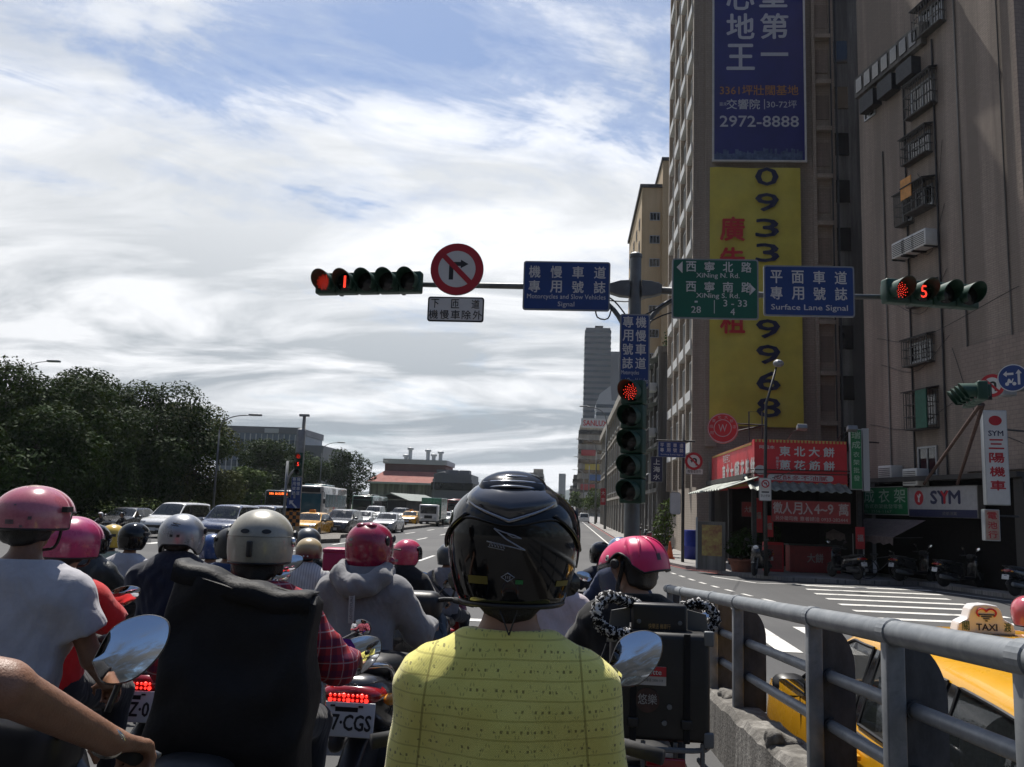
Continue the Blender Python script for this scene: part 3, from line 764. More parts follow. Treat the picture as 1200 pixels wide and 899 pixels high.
def window(parent, x, z, wd, ht, M=0., at=(0, 0), d=.06, frame=ALU, gl=DGL, mull=2, name='window', sill=False):
    """window in the local xz plane at (at) turned by M; frame proud of the wall, pane a sub-part"""
    rot = (0, 0, M); f = MB(); t = .07
    for a, b_, c_, e in ((0, ht / 2 - t / 2, wd, t), (0, -ht / 2 + t / 2, wd, t), (-wd / 2 + t / 2, 0, t, ht - 2 * t), (wd / 2 - t / 2, 0, t, ht - 2 * t)): f.box((a, -d / 2, b_), (c_, d, e))
    for i in range(1, mull): f.box((-wd / 2 + wd * i / mull, -d / 2 + .004, 0), (.05, d - .012, ht - 2 * t))
    if sill: f.box((0, -d - .04, -ht / 2 - .05), (wd + .2, .2 + d, .08))
    mt = Matrix.Rotation(M, 3, 'Z'); loc = mt @ Vector((x, 0, z)) + Vector((at[0], at[1], 0))
    o = f.build(name, frame, parent, loc, rot)
    MB().quad((-wd / 2 + t, -.018, -ht / 2 + t), (wd / 2 - t, -.018, -ht / 2 + t), (wd / 2 - t, -.018, ht / 2 - t), (-wd / 2 + t, -.018, ht / 2 - t)).build('pane', gl, o)
    return o
def clone(o, loc, parent=None):
    c = o.copy(); COL.objects.link(c); c.location = loc; c.parent = parent or o.parent
    for ch in o.children:
        d_ = ch.copy(); COL.objects.link(d_); d_.parent = c
    return c

# B1: the tower with the banners -------------------------------------------------
b1 = empty('apartment_tower', (6.3, 43, 0), 0, 'beige tiled apartment tower carrying the blue and yellow advertising banners', 'building')
mb = MB(); mb.box((3.45, 5.7, 21), (6.9, 11.4, 42)); mb.build('wall', W_BEIGE, b1)
mb = MB(); mb.box((9.9, 8.3, 23.5), (5.9, 9, 47)); mb.build('side_wing', W_GREY, b1)
W1M = W_BEIGE
mb = MB(); mb.box((.62, -.09, 20.2), (.55, .18, 29.4)); mb.box((5.85, -.11, 20.2), (.16, .22, 29.4)); mb.box((6.78, -.11, 20.2), (.18, .22, 29.4)); mb.build('pilaster', W1M, b1)
zs = [2.2 + (606 - y) / 1010 * 43 for y in (498, 440, 380, 321, 260, 202, 142, 82, 23, -40, -100)]
for z in zs: MB().box((6.32, -.18, z), (.74, .36, .22)).build('floor_ledge', W_PALE if False else W1M, b1)
for z in zs[:-1]: MB().box((6.32, -.02, z + 1.25), (.66, .04, 1.3)).build('blank_panel', W_TAN, b1)
mb = MB(); mb.tube([(6.98, -.2, 4.5), (6.98, -.2, 34)], .06, 8); mb.tube([(6.7, -.27, 4.5), (6.7, -.27, 34)], .04, 8); mb.build('drain_pipe', DKST, b1)
w0 = None
for k in range(13):
    z = 6.6 + k * 2.62
    for i, yy_ in enumerate((1.3, 4.0, 6.7, 9.4)):
        if w0 is None: w0 = window(b1, 0, 0, 1.7, 1.6, -PI / 2, (0, yy_), .10, WHT, mull=3); w0.location.z = z
        else: clone(w0, (0, yy_, z))
mb = MB()
for k in range(13):
    z = 6.6 + k * 2.62
    for yy_ in (1.3, 4.0, 6.7, 9.4): mb.box((-.16, yy_, z - 1.12), (.32, 1.9, .5))
ob = mb.build('balcony_panel', WHT, b1); tag(ob, kind='stuff')
for yy_ in (.25, 2.65, 5.35, 8.05, 11.1): MB().box((-.12, yy_, 22.5), (.24, .32, 38)).build('facade_pier', W_BEIGE, b1)
MB().box((3.45, 5.7, 42.3), (7.3, 11.8, .6)).build('roof', W_GREY, b1)
for k in range(9):                                                  # window slots of the dark side wing
    MB().box((8.4, 3.77, 6.4 + k * 2.75), (.9, .06, 1.3)).build('window', DGL, b1)

# banners
def sheet(w_, h_, nx=10, nz=24, amp=.03, seed=1):
    mb = MB(); vs = []
    for layer in (0, 1):
        for j in range(nz + 1):
            for i in range(nx + 1):
                x = -w_ / 2 + w_ * i / nx; z = -h_ / 2 + h_ * j / nz
                y = amp * (math.sin(z * 1.1 + x * 2 + seed) * .5 + math.sin(z * 3.1 - x * 1.3) * .3) * (1 if 0 < i < nx else .4); vs.append((x, y + layer * .012, z))
    L = (nx + 1) * (nz + 1); f = []
    for j in range(nz):
        for i in range(nx):
            a = j * (nx + 1) + i; f.append((a, a + 1, a + nx + 2, a + nx + 1)); f.append((L + a, L + a + nx + 1, L + a + nx + 2, L + a + 1))
    return mb.add(vs, f)
BAN_Y = mat('yellow_vinyl', (.62, .54, .085), .45, var=.09, vs=.9, bump=.9, bs=1.6)
BAN_B = mat('blue_vinyl', (.026, .032, .20), .42, var=.12, vs=.6, bump=.8, bs=1.3)
NAVY = mat('navy_print', (.012, .016, .06), .5, var=.05)
ORNG = mat('orange_print', (.42, .20, .06), .5, var=.05)
SKYL = mat('skyline_print', (.11, .17, .30), .5, var=.5, vs=3, col2=(.025, .05, .13))
YB = 42.72
def bx(px): return P(px, 300, YB).x
def bz(py, px=890): return P(px, py, YB).z
c0 = P(885.5, 345, YB); hb = bz(194, 887) - bz(497, 884); wb = bx(940) - bx(832.5)
yb = empty('yellow_banner', (c0.x, YB, c0.z), 0, 'tall yellow banner with navy phone digits and red characters on the tower wall', 'banner')
sheet(wb, hb, 22, 60, amp=.075).build('cloth', BAN_Y, yb, smooth=True)
mb = MB(); mr = MB(); ux = wb / 107.5
for ch, py in zip('0933  9968', (208, 238, 268, 297, 327, 356, 386, 416, 447, 478)):
    if ch != ' ': text(mb, ch, (899 - 885.5) * ux, bz(py, 899) - c0.z, 1.2, .022, w=27 * ux, h=22 * ux, y=-.12)
for ch, py in zip('廣告招租', (269, 305, 341, 377)): text(mr, ch, (858 - 885.5) * ux, bz(py, 858) - c0.z, 1.2, .022, w=28 * ux, h=29 * ux, y=-.12)
mb.build('phone_digits', NAVY, yb); mr.build('characters', REDP, yb)
c1 = P(889, 62, YB); hb2 = bz(-60, 889) - bz(189, 889); c1 = Vector((c1.x, YB, (bz(-60, 889) + bz(189, 889)) / 2)); wb2 = bx(944.5) - bx(834)
bb = empty('blue_banner', (c1.x, YB, c1.z), 0, 'deep blue framed property advertisement banner above the yellow banner', 'banner')
sheet(wb2, hb2, amp=.012, seed=4).build('cloth', BAN_B, bb, smooth=True)
mb = MB()
for a, b_, c_, e in ((0, hb2 / 2, wb2 + .1, .09), (0, -hb2 / 2, wb2 + .1, .09), (-wb2 / 2, 0, .09, hb2 - .1), (wb2 / 2, 0, .09, hb2 - .1)): mb.box((a, 0, b_), (c_, .14, e))
mb.build('frame', WHT, bb)
mb = MB(); mo = MB(); ux = wb2 / 110
X_ = lambda px: (px - 889) * ux
for ch, px, py, s_ in (('皇', 907, -6, 33), ('第', 908, 31, 33), ('一', 908, 64, 33), ('心', 867, -3, 33), ('地', 867, 31, 33), ('王', 867, 67, 33)):
    if ch == '一': mb.box((X_(px), -.03, bz(py) - c1.z), (33 * ux, .006, 4.5 * ux))
    else: text(mb, ch, X_(px), bz(py) - c1.z, 1.3, .018, w=s_ * ux, h=s_ * ux, y=-.03)
text(mb, '2972-8888', X_(889), bz(142.5) - c1.z, .8, .016, w=94 * ux, h=14 * ux, y=-.03)
text(mb, '交響院', X_(870), bz(122.5) - c1.z, .6, .01, w=40 * ux, h=13 * ux, y=-.03); text(mb, '|', X_(895.5), bz(122.5) - c1.z, .6, 0, h=13 * ux, y=-.03)
text(mb, '30-72坪', X_(916), bz(122.5) - c1.z, .5, 0, w=36 * ux, h=10 * ux, y=-.03); text(mb, '築禾', X_(846), bz(122.5) - c1.z, .3, 0, w=9 * ux, h=5 * ux, y=-.03)
text(mo, '3361坪壯闊基地', X_(889), bz(106) - c1.z, .6, .008, w=94 * ux, h=13 * ux, y=-.03)
mb.build('lettering', mat('pale_print', (.50, .52, .58), .5, var=.04), bb); mo.build('orange_lettering', ORNG, bb)
mb = MB(); r_ = random.Random(4); x = -wb2 / 2 + .06
while x < wb2 / 2 - .25:
    wd = r_.uniform(.07, .2); hh = r_.uniform(.28, .62) * (1.5 if r_.random() < .08 else 1); mb.box((x + wd / 2, -.02 - r_.random() * .004, -hb2 / 2 + .06 + hh / 2), (wd - .01, .006, hh)); x += wd
mb.build('printed_skyline', SKYL, bb)

# B2: the tan building with caged windows, turned towards us ------------------------
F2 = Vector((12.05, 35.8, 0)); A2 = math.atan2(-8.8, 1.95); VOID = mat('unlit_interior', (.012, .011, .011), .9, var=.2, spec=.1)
b2 = empty('tan_apartment_block', F2, A2, 'tan rendered apartment block with one column of caged windows above the scooter dealer', 'building')
mb = MB(); mb.box((4.5, 6, 15.5), (9.0, 12, 23.4)); mb.build('wall', W_TAN, b2)
MB().box((4.5, 6, 30.2), (8.96, 11.9, 6)).build('upper_wall', W_TAN, b2)
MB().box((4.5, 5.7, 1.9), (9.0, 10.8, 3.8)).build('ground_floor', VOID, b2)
mb = MB(); mb.box((7.55, -.06, 6.0), (3.0, .12, 4.2)); mb.build('tiled_panel', W_BRICK, b2)
mb = MB(); mb.box((9.08, 6, 15.5), (.16, 12.02, 23.2)); mb.build('end_wall', W_BRICK, b2)
def l2(px, py):
    """local (x, z) on the face of this block for a pixel"""
    d = ray(px, py); nrm = Matrix.Rotation(A2, 3, 'Z') @ Vector((0, -1, 0)); o = Vector((0, 0, CAMZ)); t = (F2 - o).dot(nrm) / d.dot(nrm); q = o + d * t
    lx = Matrix.Rotation(-A2, 3, 'Z') @ (q - F2); return lx.x, lx.z
CAGEM = mat('cage_steel', (.095, .09, .085), .6, .1, var=.25, vs=8)
def cage(px, py, wd, ht, dep, orange=False, roof=True):
    x, z = l2(px, py); f = window(b2, x, z, wd * .86, ht * .8, at=(0, 0), d=.05, mull=2)
    c = MB(); t = .03
    for zz in np.linspace(-ht / 2, ht / 2, 4): c.box((0, -dep, zz), (wd, t, t)); c.box((-wd / 2, -dep / 2, zz), (t, dep, t)); c.box((wd / 2, -dep / 2, zz), (t, dep, t))
    for xx in np.linspace(-wd / 2, wd / 2, 11): c.box((xx, -dep - .016, 0), (.018, .018, ht))
    for yy_ in np.linspace(-dep, 0, 5): c.box((-wd / 2 - .016, yy_, 0), (.018, .018, ht)); c.box((wd / 2 + .016, yy_, 0), (.018, .018, ht))
    c.box((0, -dep / 2, -ht / 2 - .02), (wd, dep, .03)); c.build('cage', CAGEM, f)
    if roof: MB().box((0, -dep * .55, ht / 2 + .08), (wd + .15, dep * 1.3, .04), M=Matrix.Rotation(R(12), 3, 'X')).build('canopy', DKST, f)
    return f
for px, py, wd, ht, dep in ((1082, 112, 1.6, 1.3, .30), (1078, 172, 1.5, 1.0, .32), (1084, 232, 1.2, 1.0, .5), (1080, 412, 1.5, .95, .3), (1084, 346, 1.4, .7, .3)): cage(px, py, wd, ht, dep)
cage(1064, 246, .7, 1.2, .35); cage(1092, 20, 1.6, 1.2, .3)
fo = l2(1077, 222); MB().box((fo[0], -.54, fo[1]), (.65, .03, .8)).build('orange_board', mat('orange_board', (.62, .27, .05), .6, var=.15), b2)
f = cage(1086, 481, 1.35, 1.35, .45); MB().box((.42, -.5, 0), (.62, .04, 1.4)).build('green_shutter', mat('green_tarp', (.02, .11, .07), .7), f)
x, z = l2(1088, 541); window(b2, x, z, 1.1, 1.1, mull=2)
x, z = l2(1020, 128); window(b2, x, z, .8, .8)
def aircon(x, z, at=b2, M=None):
    a = MB(); a.rbox((x, -.30, z), (.85, .5, .62), .03); o = a.build('air_conditioner', WHT, at, auto=35)
    g = MB(); 
    for k in range(7): g.box((x, -.558, z - .22 + k * .07), (.72, .012, .022))
    for q in (-.36, .36): g.box((x + q, -.3, z - .34), (.04, .55, .06))
    g.build('grille', DKST, o); return o
for px, py in ((1079, 288), (1092, 282), (1068, 293)): aircon(*l2(px, py))
aircon(*l2(1052, 556)); aircon(*l2(1082, 560))
x0, z0 = l2(1012, 96); x1, z1 = l2(1103, 8)
mb = MB(); mb.box((2.4, -.12, z0 - .2), (4.6, .24, .9)); mb.build('roof_cornice', W_GREY, b2)
for k in range(7): MB().box((.5 + k * .62, -.26, z0 - .2), (.42, .06, .6)).build('balcony_panel', DGL, b2)
for k in range(3): MB().box((1.2 + 1.3 * k, -.2, z0 - 1.3), (1.0, .4, .7)).build('hanging_cage', DKST, b2)
for (xx, z0_, z1_, r_) in ((6.3, 4, 21, .03), (8.4, 8, 21, .025), (1.7, 4, 17, .03)): MB().tube([(xx, -.04, z0_), (xx, -.04, z1_)], r_, 7).build('drain_pipe', W_GREY, b2)
for k in range(5): MB().tube(spl([(.3 + k * .9, -.03, 6 + k * 2.3), (3.0 + k * .5, -.06, 5.6 + k * 2.1), (5.4, -.03, 6.3 + k * 2.4)], 10), .010, 4).build('cable', BLK, b2)
for px in (1069, 1106): # 'tile_joint'
    
    xx, _ = l2(px, 400); mb = MB(); mb.tube([(xx, -.05, 3.8), (xx, -.05, 20)], .035, 8); mb.build('drain_pipe', DKST, b2)
mb = MB(); mb.tube(spl([(1.0, -.05, 9.4), (4, -.3, 8.8), (8.8, -.05, 9.6)], 12), .012, 5); mb.tube(spl([(5.6, -.1, 8.2), (7, -.25, 5.6), (8.9, -.1, 4.6)], 12), .012, 5); mb.build('wire', BLK, b2)
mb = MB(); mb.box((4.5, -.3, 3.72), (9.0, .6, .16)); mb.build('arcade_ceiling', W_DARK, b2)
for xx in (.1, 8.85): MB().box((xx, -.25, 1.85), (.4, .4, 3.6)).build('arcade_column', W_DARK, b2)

# B3..: the row of old street fronts beyond the tower ---------------------------------
def street_front(name, label, x, y0, y1, h_, m, floors, bays, wm=None, sill=True, roof=True, win=(1.5, 1.4), cat='building', gl=DGL):
    b_ = empty(name, (x, y0, 0), 0, label, cat); L = y1 - y0
    MB().box((5, L / 2, h_ / 2), (10, L, h_)).build('wall', m, b_)
    MB().box((4.9, L / 2, h_ + .2), (10.3, L + .3, .4)).build('roof', W_GREY, b_)
    fh = (h_ - 3.6) / floors; w_ = None
    for k in range(floors):
        for i in range(bays):
            yy_ = L * (i + .5) / bays; z = 3.6 + fh * (k + .52)
            if w_ is None: w_ = window(b_, 0, 0, min(win[0], L / bays * .7), min(win[1], fh * .62), -PI / 2, (0, yy_), .1, wm or ALU, gl, 2, sill=sill); w_.location.z = z
            else: clone(w_, (0, yy_, z))
        MB().box((-.12, L / 2, 3.6 + fh * k), (.24, L, .25)).build('floor_band', m, b_)
    for i in range(bays + 1): MB().box((-.1, L * i / bays, h_ / 2), (.2, .35, h_)).build('pier', m, b_)
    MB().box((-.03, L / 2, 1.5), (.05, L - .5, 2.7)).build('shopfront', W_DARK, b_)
    return b_
o3 = street_front('old_shophouse', 'stained grey old shophouse with balconies next to the banner tower', 5.75, 54.6, 66, 12.3, W_GREY, 3, 4)
rr = random.Random(8)
for k in range(3):
    for i in range(4):
        if rr.random() < .7:
            a = MB(); yy_ = 1.4 + i * 2.85 + rr.uniform(-.3, .3); a.rbox((-.45, yy_, 4.4 + k * 2.9), (.5, .8, .55), .03); a.build('air_conditioner', WHT, o3, auto=35)
        MB().box((-.45, 1.4 + i * 2.85, 6.2 + k * 2.9), (.9, 2.2, .05), M=Matrix.Rotation(R(-14), 3, 'Y')).build('canopy', CORR, o3)
    mb = MB(); 
    for q in np.linspace(.3, 11, 40): mb.box((-.75, q, 4.1 + k * 2.9), (.03, .03, .9))
    mb.box((-.75, 5.7, 4.55 + k * 2.9), (.05, 11, .05)); mb.build('balcony_rail', DKST, o3)
street_front('narrow_shophouse', 'narrow dark shophouse squeezed behind the vertical traffic light', 5.5, 66.4, 73, 9.5, W_GREY, 2, 2)
o4 = street_front('stone_office', 'pale stone old office building with tall openings behind the signal post', 5.35, 73.5, 138, 13.6, W_PALE, 3, 13, win=(2.4, 2.2))
MB().box((-.2, 32, 13.4), (.6, 64.8, .8)).build('cornice', W_PALE, o4)
b5 = empty('ochre_tower', (8.0, 100, 0), 0, 'ochre high-rise with small windows standing behind the banner tower', 'building')
MB().box((2.4, 11, 20.4), (4.8, 22, 40.8)).build('wall', W_YEL, b5); MB().box((6.6, 11, 22), (8.4, 23, 44)).build('taller_wing', W_YEL, b5)
MB().box((2.3, 11, 41.0), (5.1, 22.4, .4)).build('roof', DKST, b5); MB().box((6.6, 11, 44.2), (8.7, 23.4, .4)).build('roof', DKST, b5)
w_ = None
for k in range(13):
    for X in (1.55,):
        if w_ is None: w_ = window(b5, X, 0, 1.2, 1.0, d=.08, mull=3); w_.location.z = 3 + k * 2.85
        else: clone(w_, (X, 0, 3 + k * 2.85))
w_ = None
for k in range(13):
    for yy_ in (3, 7.5, 12, 16.5, 20):
        if w_ is None: w_ = window(b5, 0, 0, 1.2, 1.2, -PI / 2, (0, yy_), .08, mull=2); w_.location.z = 3 + k * 2.85
        else: clone(w_, (0, yy_, 3 + k * 2.85))

def tower(name, label, px0, px1, ytop, Y, depth, m, bands=0, gl=None, band_m=None, roof=None, fins=0, rz=0.):
    a = P(px0, ytop, Y); b_ = P(px1, ytop, Y); w_ = b_.x - a.x; h_ = a.z
    o = empty(name, (a.x, Y, 0), rz, label, 'building'); MB().box((w_ / 2, depth / 2, h_ / 2), (w_, depth, h_)).build('wall', m, o)
    for k in range(bands):
        z = h_ * (k + .6) / bands
        MB().box((w_ / 2, depth / 2, z), (w_ + .5, depth + .5, h_ / bands * .42)).build('window_band', gl or DGL, o)
    for k in range(fins): MB().box((w_ * (k + .5) / fins, -.4, h_ / 2), (.5, .8, h_)).build('fin', band_m or m, o)
    MB().box((w_ / 2, depth / 2, h_ + .6), (w_ * .96, depth * .96, 1.2)).build('roof', roof or m, o)
    return o, w_, h_
W_STEEL = mat('grey_cladding', (.13, .14, .16), .5, var=.1, vs=.05); W_LITE = mat('pale_cladding', (.42, .44, .45), .5, var=.08, vs=.06)
o, w_, h_ = tower('dark_skyscraper', 'dark stepped skyscraper, tallest on the avenue, left of the signal post', 686, 716, 386, 520, 25, W_STEEL, 32, BGL)
MB().box((w_ + 4, 12, h_ * .44), (9, 24, h_ * .88)).build('side_wing', W_STEEL, o); MB().box((w_ * .55, 10, h_ + 2), (5, 5, 4)).build('roof_plant', DKST, o)
o, w_, h_ = tower('glass_office', 'blue and white glass office block below the dark skyscraper', 699, 735, 472, 390, 20, W_LITE, 14, BGL)
gb = MB(); gb.prism([(0, h_), (w_ * .1, h_ + 4), (w_ * .45, h_ + 8), (w_ * .5, h_)], 14); gb.build('curved_gable', W_LITE, o)
o, w_, h_ = tower('white_department_block', 'white block with red rooftop lettering far down the avenue', 679, 716, 502, 300, 26, W_PALE, 9, DGL)
mb = MB(); mb.box((w_ / 2, -.4, h_ + 1.9), (w_ * .9, .4, 3.2)); pb = mb.build('sign_board', WHT, o); mb = MB(); text(mb, 'SANLUX', w_ / 2, h_ + 1.9, 2.4, .03, w=w_ * .76, h=1.9, y=-.62); mb.build('lettering', REDP, o)
for k, (z, c_) in enumerate(((.72, (.45, .05, .05)), (.56, (.55, .42, .06)), (.44, (.08, .16, .35)), (.33, (.45, .06, .05)), (.24, (.5, .48, .45)))):
    MB().box((w_ * (.30 + .13 * (k % 3)), -.9, h_ * z), (w_ * .45, .5, 2.0)).build('shop_sign', mat('sign_colour_%s' % 'abcde'[k], c_, .6), o)
for i, (px0, px1, yt, Y, m, lb) in enumerate(((672, 682, 560, 330, W_GREY, 'low grey block at the far end of the right sidewalk'), (668, 676, 572, 420, W_PALE, 'small pale block just right of the vanishing road'),
        (655, 663, 556, 1150, BGL, 'hazy blue slab tower alone on the horizon'), (640, 652, 585, 700, W_GREY, 'tiny grey house block on the horizon left of the hazy tower'), (600, 637, 556, 420, W_PALE, 'pale block with red roof lettering above the black helmet'))):
    o, w_, h_ = tower('distant_block', lb, px0, px1, yt, Y, 20, m, 6 if i != 2 else 20, DGL if i != 2 else BGL)
    if i == 4:
        mb = MB(); mb.box((w_ / 2, -.5, h_ * .72), (w_ * .9, .4, 1.6)); mb.build('red_sign_strip', REDP, o); MB().box((w_ * .82, 8, h_ + 1.6), (w_ * .3, 9, 3.2)).build('roof_house', W_PALE, o)

# left side far buildings
def far_office():
    a = P(258, 508, 240); b_ = P(350, 508, 240); w_ = b_.x - a.x; h_ = a.z + .5
    o = empty('glass_ministry', (a.x, 240, 0), 0, 'wide blue glass office building rising behind the trees on the left', 'building')
    MB().box((w_ / 2, 12, h_ / 2), (w_, 24, h_)).build('wall', mat('blue_cladding', (.12, .17, .23), .4, var=.1, vs=.2), o); MB().box((w_ + 3, 18, h_ * .43), (7, 30, h_ * .86)).build('side_wing', W_STEEL, o)
    MB().box((w_ / 2, 12, h_ + .9), (w_ + .6, 24.6, 1.8)).build('roof', W_STEEL, o)
    for k in range(6): MB().box((w_ / 2, -.05, 3 + k * 3), (w_ - .4, .2, 1.7)).build('window_band', BGL, o)
    for k in range(14): MB().box((w_ * (k + .5) / 14, -.2, h_ / 2), (.25, .3, h_ - .6)).build('mullion', W_LITE, o)
    mb = MB(); mb.box((w_ * .66, -.3, h_ + .7), (w_ * .18, .2, 1.3)); mb.build('sign_board', W_LITE, o)
far_office()
def red_hall():
    Y = 230; a = P(433, 565, Y); b_ = P(536, 565, Y); w_ = b_.x - a.x; z1 = P(480, 566, Y).z; z2 = P(480, 552, Y).z; z3 = P(480, 543, Y).z
    o = empty('red_roofed_hall', ((a.x + b_.x) / 2, Y, 0), 0, 'large hall with a red hipped roof and a flat upper storey in the distance', 'building')
    MB().box((0, 12, z1 / 2), (w_ * .98, 24, z1)).build('wall', W_GREY, o)
    def hip(w0, d0, w1, d1, za, zb): 
        q = lambda w__, d__, z: [(-w__ / 2, 12 - d__ / 2, z), (w__ / 2, 12 - d__ / 2, z), (w__ / 2, 12 + d__ / 2, z), (-w__ / 2, 12 + d__ / 2, z)]
        return MB().add(q(w0, d0, za) + q(w1, d1, zb), [(0, 1, 5, 4), (1, 2, 6, 5), (2, 3, 7, 6), (3, 0, 4, 7), (4, 5, 6, 7), (3, 2, 1, 0)])
    hip(w_ + 1.5, 27, w_ * .72, 18, z1, z2).build('roof', W_RED, o)
    MB().box((-w_ * .02, 12, (z2 + z3) / 2), (w_ * .70, 16, z3 - z2)).build('upper_storey', mat('brown_wall', (.13, .055, .055), .8, var=.1, vs=.4), o)
    MB().box((-w_ * .02, 12, z3 + .6), (w_ * .74, 17, 1.3)).build('parapet_band', W_LITE, o)
    for x, hh in ((-.12, 3), (.09, 2.6), (.16, 1.4), (.24, 2.2), (-.17, 1.0)):
        mb = MB(); mb.lathe([(.55, 0), (.55, hh), (.9, hh), (.9, hh + .5), (0, hh + .8)], (x * w_, 9, z3 + 1.2), 10); mb.build('roof_vent', W_LITE, o)
    MB().box((0, -1.2, z1 - .2), (w_ * .99, 2, .5)).build('eaves_band', W_LITE, o)
red_hall()
o, w_, h_ = tower('dark_annex', 'dark grey warehouse block right of the red roofed hall', 507, 553, 561, 190, 16, W_STEEL, 2)
for k, (px, py) in enumerate(((512, 558), (528, 559), (540, 557))): MB().box((w_ * (.15 + .3 * k), 6, h_ + 1.4), (2.2, 4, 1.6)).build('roof_hut', W_STEEL, o)
for i, (px0, px1, yt, Y, lb) in enumerate(((440, 478, 580, 125, 'long market shed with a pale pitched roof behind the buses'), (415, 452, 584, 150, 'second market shed with rusty roof, behind the first one'))):
    a = P(px0, yt, Y); b_ = P(px1, yt, Y); w_ = b_.x - a.x; o = empty('market_shed', (a.x, Y, 0), R(-8), lb, 'shed')
    MB().box((w_ / 2, 8, a.z * .4), (w_, 16, a.z * .8)).build('wall', W_DARK, o)
    mb = MB(); mb.prism([(-.6, a.z * .8), (w_ / 2, a.z * 1.12), (w_ + .6, a.z * .8), (w_ / 2, a.z * 1.05)], 17, c=(0, -.5, 0)); mb.build('roof', CORR if i == 0 else RUST, o)

# ------------------------------------------------------------------ trees
def leafmat(name, a, b_):
    m = bpy.data.materials.new(name); m.use_nodes = True; t = NT(m.node_tree); b = t.n['Principled BSDF']; o = t.new('ShaderNodeTexCoord').outputs['Object']
    gi = t.new('ShaderNodeNewGeometry').outputs['Random Per Island']
    c = t.mix(t.ramp(t.noise(o, .5, 4, .6), [(.35, 0), (.65, 1)]), a, b_); c = t.mix(t.m('MULTIPLY', gi, .55), c, tuple(q * .5 for q in a)); t.put(b, 'Base Color', c); t.put(b, 'Roughness', .65); t.put(b, 'Specular IOR Level', .05)
    tr = t.new('ShaderNodeBsdfTranslucent'); t.put(tr, 'Color', t.mix(.5, c, (.10, .13, .02))); ms = t.new('ShaderNodeMixShader'); t.put(ms, 0, .09); t.l.new(b.outputs[0], ms.inputs[1]); t.l.new(tr.outputs[0], ms.inputs[2])
    t.l.new(ms.outputs[0], t.n['Material Output'].inputs[0]); return m
LEAF = leafmat('banyan_leaf', (.009, .025, .004), (.022, .052, .007)); LEAF2 = leafmat('sunlit_leaf', (.05, .065, .018), (.10, .105, .03)); LEAF3 = leafmat('shrub_leaf', (.045, .075, .016), (.09, .13, .03))  # LEAF2 puts the sun's yellow on the last banyan into its leaf colour
BARK = mat('bark', (.07, .055, .045), .9, var=.25, vs=5, bump=.6, bs=20)
def leaves(clumps, per, size, rng):
    """leaf quads scattered through ellipsoidal clumps (c, r) mostly near the skin"""
    vs = []; tot = 0
    for (c, r_) in clumps:
        n = int(per * r_[0] * r_[1] ** .5 * r_[2] ** .5); u = rng.normal(size=(n, 3)); u /= np.linalg.norm(u, axis=1)[:, None]
        rad = rng.uniform(.35, 1.08, n) ** .45; p = np.array(c) + u * rad[:, None] * np.array(r_)
        nn = u + rng.normal(0, .55, (n, 3)) + np.array([0, 0, .35]); nn /= np.linalg.norm(nn, axis=1)[:, None]
        a = np.cross(nn, rng.normal(size=(n, 3))); a /= np.linalg.norm(a, axis=1)[:, None] + 1e-9; b_ = np.cross(nn, a)
        s_ = (size * rng.uniform(.6, 1.4, n))[:, None]
        vs.append(np.stack([p - a * s_, p - b_ * s_ * .5, p + a * s_, p + b_ * s_ * .5], 1)); tot += n
    v = np.concatenate(vs).reshape(-1, 3); f = np.arange(len(v)).reshape(-1, 4); return v, f
def tree(label, x, y, h_, rad, lm, seed, name='banyan_tree', group='trees along the left side of the avenue', trunk=.35, per=230, size=.17, lowest=.06, flat=.85, nb=24):
    rng = np.random.default_rng(seed); o = empty(name, (x, y, .1), rng.uniform(0, 6), label, 'tree', group)
    cl = []
    for i in range(nb):
        q = rng.uniform(0, 2 * PI); rr_ = rad * math.sqrt(rng.uniform(.02, 1)) * .72; zz = h_ * (lowest + (1 - lowest) * rng.uniform(.12, .92)) ; k = 1 - .55 * ((zz / h_ - .5) / .5) ** 2 if zz > h_ * .5 else 1
        r_ = rad * rng.uniform(.24, .44); cl.append(((math.cos(q) * rr_ * k, math.sin(q) * rr_ * k, min(zz, h_ - r_ * flat * .9)), (r_, r_, r_ * flat)))
    for i in range(9):
        q = rng.uniform(0, 2 * PI); cl.append(((math.cos(q) * rad * .8, math.sin(q) * rad * .8, h_ * rng.uniform(lowest + .04, .75)), (rad * .2, rad * .2, rad * .17)))
    v, f = leaves(cl, per, size, rng); me = bpy.data.meshes.new('crown'); me.from_pydata(v.tolist(), [], f.tolist()); me.materials.append(lm); link('crown', me, o)
    mb = MB(); mb.ring(spl([(0, 0, -.2), (.1, .05, h_ * .2), (-.1, .1, h_ * .45), (.05, 0, h_ * .7)], 9), [trunk * (1.25 - .1 * i) for i in range(9)], 10)
    for c, r_ in cl[:10]: mb.ring(spl([(0, 0, h_ * .25), (c[0] * .4, c[1] * .4, h_ * .4), c], 6), [trunk * .45, trunk * .38, trunk * .3, trunk * .22, trunk * .15, trunk * .08], 6)
    mb.build('trunk', BARK, o, smooth=True); return o
def at_px(px, Y): return (px - 665) / F * Y
